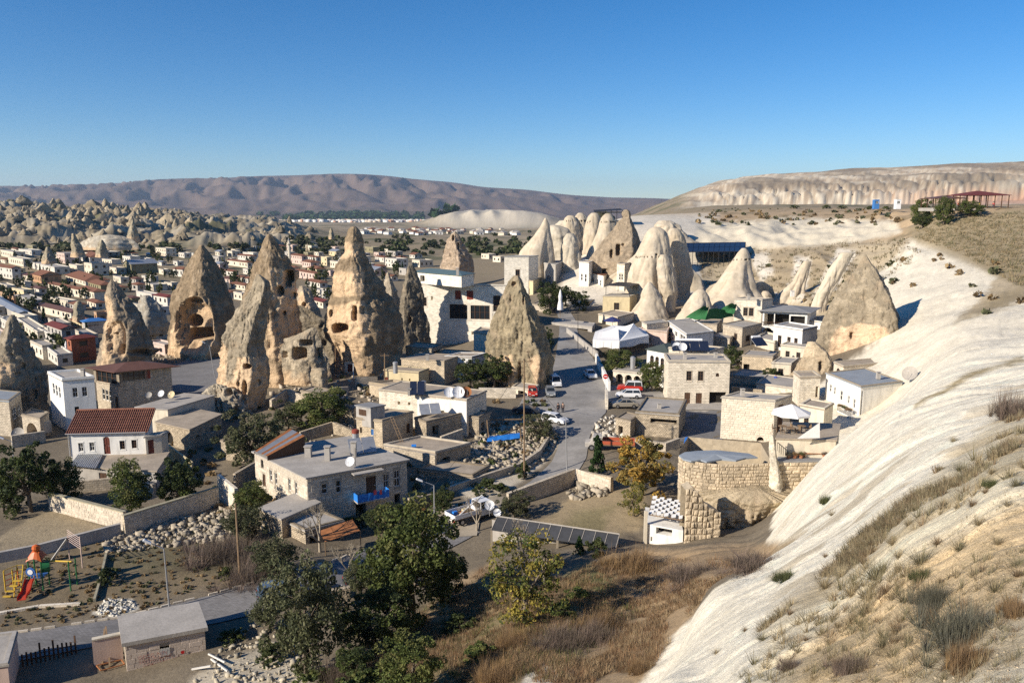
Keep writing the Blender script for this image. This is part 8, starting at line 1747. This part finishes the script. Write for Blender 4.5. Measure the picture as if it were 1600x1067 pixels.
# café tables on the umbrella terrace
def table(p, r, label, m=M_wood):
    t = thing('cafe_table', label, 'table', tuple(p)); b = MB(); b.lathe([(r, p.z + .72), (r, p.z + .76)], 12, c=(p.x, p.y)); b.build('table_top', m, t); b = MB(); b.tube(p, p + Vector((0, 0, .72)), .04); b.build('leg', M_dkmetal, t)
def chair(p, ang, label, m=M_wood):
    t = thing('cafe_chair', label, 'chair', tuple(p), 'café chairs on the terraces'); M = T(p) @ Matrix.Rotation(ang, 4, 'Z'); b = MB(); b.box(-.22, .22, -.22, .22, .43, .47); b.build('seat', m, t, M); b = MB(); b.box(-.22, .22, .2, .24, .5, .9); b.build('backrest', m, t, M)
    for x in (-.2, .2):
        for y in (-.2, .2): b = MB(); b.tube((x, y, 0), (x, y, .43), .02, n=4); b.build('leg', m, t, M)
for i, (x, y) in enumerate(((1222, 676), (1235, 679), (1252, 676))):
    q = PZ(x, y, 10.62); table(q, .45, ['left café table at the edge of the umbrella terrace', 'café table directly under the open parasol', 'right café table on the umbrella terrace'][i])
    chair(q + Vector((-.8, .1, 0)), 1.4, ['chair left of the left café table', 'chair left of the table under the parasol', 'chair left of the right café table'][i]); chair(q + Vector((.8, .2, 0)), -1.4, ['chair right of the left café table', 'chair right of the table under the parasol', 'chair right of the right café table'][i])
for i, (x, y) in enumerate(((1250, 520), (1240, 521))): pass
# white sail cloth next to it
b = MB(); a_, b_, c_ = PZ(1246, 685, 11.0), PZ(1281, 684, 11.0), PZ(1281, 660, 12.6); b.poly([a_, b_, c_]); b.poly([a_ + Vector((0, .05, 0)), c_ + Vector((0, .05, 0)), b_ + Vector((0, .05, 0))]); tag(b.build('sail_cloth', M_canvas), 'triangular white cloth screen beside the parasol terrace', 'cloth')
# swing bench and pots on the bench terrace
zt8 = 8.68; p = PZ(1272, 714, zt8); p.y += .2; t = thing('garden_bench', 'reddish wooden bench on the rough block terrace', 'bench', tuple(p)); M = T(p)
for i in range(3): b = MB(); b.box(-1.1, 1.1, -.5 + i * .17, -.36 + i * .17, .42, .46); b.build('seat_slat', M_rust, t, M)
for i in range(4): b = MB(); b.box(-1.1, 1.1, .05 + i * .03, .08 + i * .03, .55 + i * .15, .66 + i * .15); b.build('back_slat', M_rust, t, M)
for x in (-1.1, 1.06): b = MB(); b.box(x, x + .06, -.5, .1, 0, .62); b.box(x, x + .06, .1, .16, .0, 1.2); b.build('bench_end', M_wood, t, M)
for i, (x, lb) in enumerate(((1232, 'terracotta pot with a red plant at the left end of the bench terrace'), (1242, 'second terracotta pot beside the bench'), (1252, 'low terracotta pot nearest the bench'), (1289, 'large terracotta pot right of the bench'), (1297, 'small terracotta pot at the right end of the terrace'))):
    p = PZ(x, 716, zt8); p.y += .1; t = thing('flower_pot', lb, 'flower pot', tuple(p)); b = MB(); b.lathe([(.16, p.z), (.26, p.z + .4), (.28, p.z + .42)], 12, c=(p.x, p.y)); b.build('pot', mk('terracotta_pot_%d' % i, (.38, .16, .08), .8, .1), t)
    link('plant', SH[i % 4], t, T(p + Vector((0, 0, .38))) @ Matrix.Diagonal((.5, .5, .7, 1)))
t = thing('stair_rail', 'black iron rail slanting down at the left of the bench terrace', 'railing', tuple(PZ(1216, 700, 9))); b = MB(); a_, b_ = PZ(1215, 691, 10.4), PZ(1240, 712, 9.0)
b.tube(a_, b_, .04); [b.tube(a_.lerp(b_, i / 8), a_.lerp(b_, i / 8) - Vector((0, 0, .9)), .025, n=4) for i in range(9)]; b.build('rail', M_dkmetal, t)
b = MB(); n8 = 8
t = thing('balcony', 'flower-hung iron balcony on the long white house', 'balcony', tuple(FL[1])); A, B = Vector(FL[0]), Vector(FL[1]); d = (B - A).normalized(); n_ = Vector((d.y, -d.x, 0)); q0, q1 = A.lerp(B, .62), B; z_ = 3.5 + (zl - 3.5) * .12
b = MB(); prism(b, [(p.x, p.y) for p in (q0, q0 + n_ * 1.3, q1 + n_ * 1.3, q1)], z_ - .15, z_); b.build('slab', M_white, t); b = MB()
for i in range(18): p = (q0 + n_ * 1.25).lerp(q1 + n_ * 1.25, i / 17); b.tube((p.x, p.y, z_), (p.x, p.y, z_ + 1), .025, n=4)
p, q = q0 + n_ * 1.25, q1 + n_ * 1.25; b.tube((p.x, p.y, z_ + 1), (q.x, q.y, z_ + 1), .035); b.build('railing', M_dkmetal, t)
for i in range(3): p = (q0 + n_ * 1.25).lerp(q1 + n_ * 1.25, .2 + .3 * i); link('flower_box', SH[1 + i % 2], t, T((p.x, p.y, z_ + .9)) @ Matrix.Diagonal((.8, .8, .7, 1)))
# marquee
t = thing('marquee', 'white two-peaked fabric marquee above the leafy street wall', 'tent', tuple(PZ(975, 540, 5)))
ze = 7.6; e = [PZ(926, 531, ze), PZ(968, 533, ze), PZ(1014, 524, ze), PZ(1005, 512, ze), PZ(958, 508, ze), PZ(930, 518, ze)]; pk = [PZ(966, 510, ze + 2.2), PZ(990, 505, ze + 2.4)]
def sag(b, a, c, top, n=6):
    for i in range(n):
        for j in range(n):
            f = lambda u, v: (a.lerp(c, u)).lerp(top, v) - Vector((0, 0, .9 * v * (1 - v) * (top.z - a.z) * .9)); b.quad(f(i / n, j / n), f((i + 1) / n, j / n), f((i + 1) / n, (j + 1) / n), f(i / n, (j + 1) / n))
b = MB(); sag(b, e[5], e[0], pk[0]); sag(b, e[0], e[1], pk[0]); sag(b, e[4], e[5], pk[0]); m_ = e[4].lerp(e[1], .5); sag(b, e[1], e[4], pk[0]); b.build('canopy', M_canvas, t, smooth=True)
b = MB(); sag(b, e[1], e[2], pk[1]); sag(b, e[2], e[3], pk[1]); sag(b, e[3], e[4], pk[1]); sag(b, e[4], e[1], pk[1]); b.build('canopy', M_canvas, t, smooth=True)
b = MB(); w1 = [e[0].lerp(e[1], i / 10) for i in range(11)] + [e[1].lerp(e[2], i / 10) for i in range(1, 11)]
for i in range(20): dz = Vector((0, 0, -1.5 - .15 * math.sin(i))); dz2 = Vector((0, 0, -1.5 - .15 * math.sin(i + 1))); k = Vector((0, .08 * math.sin(i * 2), 0)); b.quad(w1[i] + dz + k, w1[i + 1] + dz2, w1[i + 1], w1[i])
b.build('side_cloth', M_canvas, t); b = MB(); [b.tube((p.x, p.y, 3), p, .05) for p in e]; b.build('post', M_metal, t)
M_umb = mk('dark_blue_umbrella', (.03, .04, .14), .7, .1); pp_ = PZ(962, 509, 8); parasol_open(Vector((pp_.x, pp_.y + 6, 6.2)), 2.0, 3.0, 'dark blue parasol behind the marquee', M_umb)
# ------------------------------------------------------------------ playground
M_po, M_py, M_pg_, M_pbl, M_pr = [mk('play_' + n, c, .45, .06, spec=.4) for n, c in (('orange', (.52, .11, .02)), ('yellow', (.58, .38, .04)), ('green', (.02, .14, .05)), ('blue', (.04, .12, .36)), ('red', (.45, .05, .02)))]
g0 = G(62, 925, 45); t = thing('climbing_frame', 'orange, yellow and green play tower with a red slide', 'playground tower', tuple(g0)); gz0 = g0.z
def PG(px, py, h): 
    g = G(px, py, 45); return Vector((g.x, g.y, gz0 + h))
def up(px, py, top, m, r=.06, nm='post'):
    a = G(px, py, 45); b = MB(); b.tube(a - Vector((0, 0, .2)), Vector((a.x, a.y, zat(top, a.y))), r, n=8); return b.build(nm, m, t), Vector((a.x, a.y, zat(top, a.y)))
q1 = up(48, 922, 872, M_pg_)[1]; q2 = up(68, 922, 877, M_pg_)[1]; q3 = up(78, 914, 874, M_pg_)[1]; q4 = up(57, 915, 868, M_pg_)[1]
dk = (q1 + q2 + q3 + q4) / 4; dz_ = gz0 + (dk.z - gz0) * .45
b = MB(); prism(b, [(p.x, p.y) for p in (q1, q2, q3, q4)], dz_ - .08, dz_); b.build('platform', M_pbl, t)
b = MB(); tp = Vector((dk.x, dk.y, dk.z + .9)); C4 = [q1, q2, q3, q4]; dome = []
for i in range(16):   # four-pointed canopy with raised arches and a knob
    a = i * math.pi / 8; c4 = dk + (C4[(i // 4) % 4] - dk).lerp(C4[((i // 4) + 1) % 4] - dk, (i % 4) / 4) * 1.25; dome.append(Vector((c4.x, c4.y, dk.z + .30 * math.sin((i % 4) / 4 * math.pi) - .05)))
for i in range(16):
    a, c = dome[i], dome[(i + 1) % 16]; m1, m2 = a.lerp(tp, .5) + Vector((0, 0, .18)), c.lerp(tp, .5) + Vector((0, 0, .18)); b.quad(a, c, m2, m1); b.poly([m1, m2, tp])
b.lathe([(.28, tp.z - .1), (.36, tp.z + .1), (.30, tp.z + .35), (.1, tp.z + .45)], 12, c=(tp.x, tp.y)); b.build('canopy', M_po, t)
sl0, sl1 = PG(54, 905, 0), G(34, 942, 45); s0 = Vector((dk.x - .3, dk.y - .8, dz_)); s1 = Vector((sl1.x, sl1.y, sl1.z + .25)); w_ = Vector((.33, .1, 0)); b = MB(); prev = None
for i in range(13):
    u = i / 12; c = s0.lerp(s1, u); c.z = s0.z + (s1.z - s0.z) * (u ** .85 if u < .9 else (u ** .85)) + .10 * math.sin(u * 9); row = [c - w_ + Vector((0, 0, .22)), c - w_, c + w_, c + w_ + Vector((0, 0, .22))]
    if prev:
        for k in range(3): b.quad(prev[k], prev[k + 1], row[k + 1], row[k])
        for k in range(3): b.quad(row[k] - Vector((0, 0, .04)), row[k + 1] - Vector((0, 0, .04)), prev[k + 1] - Vector((0, 0, .04)), prev[k] - Vector((0, 0, .04)))
    prev = row
b.build('slide', M_pr, t)
b = MB(); c = Vector((dk.x - .1, dk.y - .95, dz_ + .75)); b.tube(c, c + Vector((0, -.06, 0)), .42, n=18); b.build('round_window', M_pbl, t); b = MB(); b.tube(c + Vector((0, -.07, 0)), c + Vector((0, -.1, 0)), .24, n=16); b.build('round_window_centre', M_whitem, t)
b = MB(); c = Vector((q3.x, q3.y, dz_ + .7)); b.tube(c + Vector((-.3, -.5, 0)), c + Vector((.3, -.2, 0)), .5, n=14); b.build('tunnel', M_pg_, t)
for i in range(4): b = MB(); p = q1.lerp(q2, (i + .5) / 4); b.tube((p.x, p.y, dz_), (p.x, p.y, dz_ + .8), .04); b.build('rail', M_py, t)
pa, pb_ = Vector((q3.x, q3.y, q3.z - .1)), P(112, 877, G(112, 922, 45).y); b = MB(); b.tube(pa, pb_, .07); b.build('monkey_bar', M_py, t)
up(111, 923, 877, M_pg_); up(121, 913, 872, M_pg_)
for i in range(5): b = MB(); c = s0.lerp(s1, 0) + Vector((-1.0 - .15 * i, -.3 - .28 * i, -.35 * i)); b.box(c.x - .35, c.x + .35, c.y - .12, c.y + .12, c.z - .05, c.z); b.build('stair_step', M_py, t)
t2 = thing('play_ladder', 'smaller yellow and red climbing gate at the left of the play tower', 'playground ladder', tuple(G(15, 925, 45)))
for (bx, by, tp_, mm) in ((9, 924, 892, M_py), (22, 920, 889, M_py), (30, 915, 886, M_po)):
    a = G(bx, by, 45); b = MB(); b.tube(a, Vector((a.x, a.y, zat(tp_, a.y))), .06); b.build('post', mm, t2)
a, c = G(9, 924, 45), G(30, 915, 45)
for i in range(4): b = MB(); b.tube(a + Vector((0, 0, .5 + .5 * i)), c + Vector((0, 0, .5 + .5 * i)), .035); b.build('rung', M_pr if i < 3 else M_py, t2)
b = MB(); e0 = G(22, 934, 45); b.tube(Vector((c.x, c.y, c.z + 2.0)), e0 + Vector((0, 0, .1)), .05); b.tube(Vector((c.x + .5, c.y + .1, c.z + 2.0)), e0 + Vector((.5, .1, .1)), .05)
for i in range(7): p = Vector((c.x, c.y, c.z + 2)).lerp(e0, i / 7); b.tube(p, p + Vector((.5, .1, 0)), .03, n=4)
b.build('ladder', M_py, t2)
t3 = thing('metal_slide', 'old pinkish-white metal slide with tall ladder posts behind the play tower', 'slide', tuple(G(128, 886, 45)))
A3 = G(109, 873, 45); B3 = G(129, 887, 45); ha, hb = zat(835, A3.y), zat(838, B3.y)
for a, h_ in ((A3, ha), (B3, hb)): b = MB(); b.tube(a, Vector((a.x, a.y, h_)), .055); b.build('post', M_pink, t3)
for i in range(6): z_ = A3.z + 1.9 + i * .22; b = MB(); b.tube(Vector((A3.x, A3.y, z_)), Vector((B3.x, B3.y, z_)), .025); b.build('rung', M_pink, t3)
e0 = G(80, 876, 45); st = Vector((A3.x, A3.y, A3.z + 2.2)); b = MB(); w_ = Vector((0, .28, 0)); b.quad(st - w_, e0 - w_, e0 + w_, st + w_); b.quad(st + w_ - Vector((0, 0, .05)), e0 + w_ - Vector((0, 0, .05)), e0 - w_ - Vector((0, 0, .05)), st - w_ - Vector((0, 0, .05))); b.tube(st - w_, e0 - w_, .05); b.tube(st + w_, e0 + w_, .05); b.build('chute', M_frame, t3)
seg_wall('thin kerb edging between the playground and the grassy field', [(150,940,.35),(160,905,.35),(168,868,.35)], 0, .2, M_coping)
seg_wall('pale kerb along the front of the playground', [(-30,966,.2),(60,950,.2),(125,946,.2)], 0, .35, M_stonew)
# picket gate and timber junk by the lower road
t = thing('picket_fence', 'dark uneven picket fence closing the yard at the bottom left', 'fence', tuple(G(35, 1040, 45))); a, c = G(36, 1041, 45), G(119, 1021, 45)
for i in range(13): p = a.lerp(c, i / 12); h = .75 + (.55 if i in (4, 7, 12) else 0) + rnd.uniform(-.1, .12); b = MB(); b.box(p.x - .06, p.x + .06, p.y - .03, p.y + .03, p.z - .2, p.z + h + .3); b.build('picket', M_framed, t)
for k in (.35, .75): b = MB(); b.tube(a + Vector((0, 0, k)), c + Vector((0, 0, k)), .035, n=4); b.build('rail', M_framed, t)
for i, (x0, y0, x1, y1, h1, lb) in enumerate(((160, 1040, 166, 1012, 1.6, 'leaning grey board left of the pinkish stub wall'), (172, 1042, 168, 1010, 1.7, 'leaning plank crossing the pinkish stub wall'), (326, 1022, 352, 1040, .3, 'long pale timber beside the shed with writing'), (330, 1030, 356, 1052, .2, 'second pale timber beside the shed with writing'), (300, 1046, 330, 1050, .5, 'short board in the scree under the writing'))):
    a, c = G(x0, y0, 45), G(x1, y1, 45); b = MB(); b.tube(a + Vector((0, 0, .05)), c + Vector((0, 0, h1)), .08, n=4); tag(b.build('timber', M_wood if i < 2 else M_frame), lb, 'timber')
b = MB(); q = [G(x, y, 45) + Vector((0, 0, .15)) for x, y in ((151, 1042), (190, 1033), (195, 1040), (158, 1050))]
for i in range(4): b.tube(q[i], q[(i + 1) % 4], .05, n=4)
tag(b.build('bed_frame', M_rust), 'rusty rectangular frame lying in the shaded yard', 'frame')
# ladder on the old stone house, timbers and tarp in the rubble lot
t = thing('ladder', 'wooden ladder leaning on the old stone house', 'ladder', tuple(PZ(628, 691, 2.9))); a, c = PZ(628, 691, 2.9), PZ(612, 652, 6.0)
for k in (Vector((-.2, 0, 0)), Vector((.2, 0, 0))): b = MB(); b.tube(a + k, c + k, .04, n=4); b.build('ladder_rail', M_wood, t)
for i in range(8): p = a.lerp(c, (i + .5) / 8); b = MB(); b.tube(p - Vector((.2, 0, 0)), p + Vector((.2, 0, 0)), .025, n=4); b.build('rung', M_wood, t)
for x0, y0, h0, x1, y1, h1, lb in ((752, 672, 1.6, 815, 670, 1.5, 'long pale beam spanning the rubble lot'), (764, 690, .0, 758, 660, 2.6, 'upright timber at the left of the rubble lot'), (770, 690, .3, 822, 672, .9, 'slanting brown plank in the rubble lot'), (815, 690, 0, 815, 672, 1.6, 'short post under the long beam')):
    a, c = G(x0, y0, 80), G(x1, y1, 80); a.z += h0; c.z += h1; 
    if h0 == 0: c.x, c.y = a.x - .3, a.y
    b = MB(); b.tube(a, c, .11, n=4); tag(b.build('timber', M_wood), lb, 'timber')
def tarp(pxs, label, seed, m=M_tarp):
    q = [G(x, y, 60) + Vector((0, 0, .35)) for x, y in pxs]; b = MB(); n = 10
    for i in range(n):
        for j in range(4):
            f = lambda u, v: q[0].lerp(q[1], u).lerp(q[3].lerp(q[2], u), v) + Vector((0, 0, .22 * float(perlin(u * 5 + seed, v * 3, 1.0)) + .3 * math.sin(v * math.pi))); b.quad(f(i / n, j / 4), f((i + 1) / n, j / 4), f((i + 1) / n, (j + 1) / 4), f(i / n, (j + 1) / 4))
    tag(b.build('tarpaulin', m, smooth=True), label, 'tarpaulin')
tarp([(760,694),(812,688),(812,680),(765,686)], 'crumpled blue tarpaulin on the rubble lot', 1); tarp([(1068,697),(1100,702),(1098,690),(1072,686)], 'blue tarpaulin over goods in the yard behind the yellow tree', 4)
tarp([(728,792),(745,796),(748,788),(732,785)], 'pale crumpled sheet behind the pickup truck', 7, M_canvas)
p = PZ(643, 699, 2.95); b = MB(); b.tube(p + Vector((0, 0, .2)), p + Vector((.6, .1, .2)), .22, n=12); tag(b.build('barrel', M_tarp), 'blue plastic barrel lying on the empty terrace roof', 'barrel')
for px, py, r_, lb in ((765, 800, .55, 'large white dish beside the pickup truck'), (777, 812, .42, 'smaller grey dish behind the long dark canopy')):
    g = G(px, py + 14, 60); dish(g + Vector((0, 0, .6)), r_, lb, -1.6, post=1.2)
dish(PZ(253, 622, 4.4), .55, 'white dish on the broad flat grey roof', -1.8); dish(PZ(269, 624, 4.4), .6, 'yellow dish on the broad flat grey roof', -1.8, m=M_yell)
dish(G(237, 676, 60) + Vector((0, 0, 5.2)), .5, 'grey dish behind the gable of the white farmhouse', -1.4, m=M_roofc); dish(G(30, 690, 60) + Vector((0, 0, .5)), .9, 'large grey dish in the shade below the left-edge house', -1.4, m=M_roofc)
dish(PZ(1422, 592, 9.5), 1.1, 'big tilted dish at the right end of the long white house', -2.4, m=M_roofc)
tank(PZ(988, 592, 3.2), 4.2, .45, 'tall twin steel flue above the red off-roader', M_metal, M_metal)
tank(PZ(618, 583, 6.4), 2.0, .4, 'steel cylinder on the yellow-washed outbuilding', M_metal, M_metal)
for px, py, lb in ((980, 326, 'left'),): pass
for i, (px, py, lb) in enumerate(((1360, 324, 'small round bush left of the pale blue kiosk'), (1385, 324, 'small round bush between the two kiosks'), (1290, 322, 'dark bush on the skyline of the ochre plateau'), (1240, 322, 'green bush at the left of the plateau skyline'), (1315, 323, 'brown bush on the plateau skyline beside the dark one'))):
    tree(px, py + 4, 8, 16, 'bush', lb, 'bush', 'bush', 260)
# broken walls round the feet of the chimneys and between the courts
for lb, q in (('ruined wall curving below the twin chimney', [(425,640,1.6),(450,628,2.2),(478,632,1.2)]), ('short broken wall right of the stone pier', [(522,622,1.8),(545,615,1.2)]), ('rubble wall above the trees left of the old stone house', [(470,690,1.4),(520,678,1.8),(552,684,1.0)]),
    ('crumbling wall at the foot of the arched chimney', [(262,556,1.2),(300,552,1.0)]), ('broken wall under the central chimney porch', [(556,604,1.6),(590,600,1.2)]), ('yard wall between the farmhouse and the shaded rubble house', [(258,690,1.6),(300,700,1.4),(338,690,1.6)]),
    ('old wall stub in front of the long whitewashed house', [(690,700,1.6),(724,694,2.2)]), ('retaining wall below the empty terrace roof', [(600,722,2.2),(680,735,2.0)]), ('wall beside the truck yard with missing stones', [(640,800,1.6),(690,788,1.4)]),
    ('low wall closing the yard of the ruined house', [(985,700,1.4),(1040,706,1.2),(1062,700,1.4)]), ('white parapet wall along the terrace below the balcony house', [(1150,572,1.2),(1205,577,1.2)]), ('stone wall between the inn yard and the gatehouse lane', [(1142,618,1.6),(1190,622,1.4)]),
    ('rough wall left of the mansion cubes', [(20,700,1.8),(72,690,1.6)]), ('dark yard wall behind the young garden trees', [(120,770,1.4),(180,764,1.4),(240,772,1.2)]), ('shaded wall behind the dark street trees', [(838,560,1.8),(856,530,1.8)])):
    seg_wall(lb, q, 0, .45, rnd.choice([M_rubble, M_stone, M_rubble]))
for x, y, z, h, lb in ((130, 588, 8.6, 1.0, 'small chimney on the left mansion cube'), (640, 618, 6.8, .9, 'short chimney on the long whitewashed house'), (668, 563, 7.5, .9, 'stub chimney on the low cream stone house'), (1070, 562, 9.2, 1.0, 'left chimney on the roof of the inn'), (1118, 560, 9.2, .8, 'right chimney on the roof of the inn'),
    (1030, 640, 4.9, .8, 'chimney on the grey-roofed house behind the yellow tree'), (1160, 618, 8.0, .8, 'low chimney on the big pale stone house'), (1372, 592, 8.6, .9, 'chimney on the roof of the long white house'), (586, 648, 6.2, .8, 'chimney on the old stone house with shutters'), (715, 430, 21, 1.2, 'chimney by the hotel upper storey'), (1170, 468, 14, 1.0, 'chimney on the white house with two dark windows')):
    chimney(PZ(x, y, z), h, .5, lb)
tree(848, 556, 50, 38, 'bigC', 'dark tree in deep shade left of the upper street'); tree(884, 478, 34, 40, 'bigC', 'dark tree behind the terrace deck at the top of the street')
# ------------------------------------------------------------------ make repeated automatic labels single out one thing
ORD = ['first', 'second', 'third', 'fourth', 'fifth', 'sixth', 'seventh', 'eighth', 'ninth', 'tenth', 'eleventh', 'twelfth', 'thirteenth', 'fourteenth', 'fifteenth', 'sixteenth']
grp = {}
for o, lab, px, py in AUTO: grp.setdefault(lab, []).append((px, py, o))
for lab, lst in grp.items():
    if len(lst) > 1:
        for i, (px, py, o) in enumerate(sorted(lst, key=lambda e: e[0])):
            w = f"{ORD[min(i, 15)]} from the left"
            o['label'] = (lab + ', ' + w)
            o['label'] = ' '.join(o['label'].split()[:16])
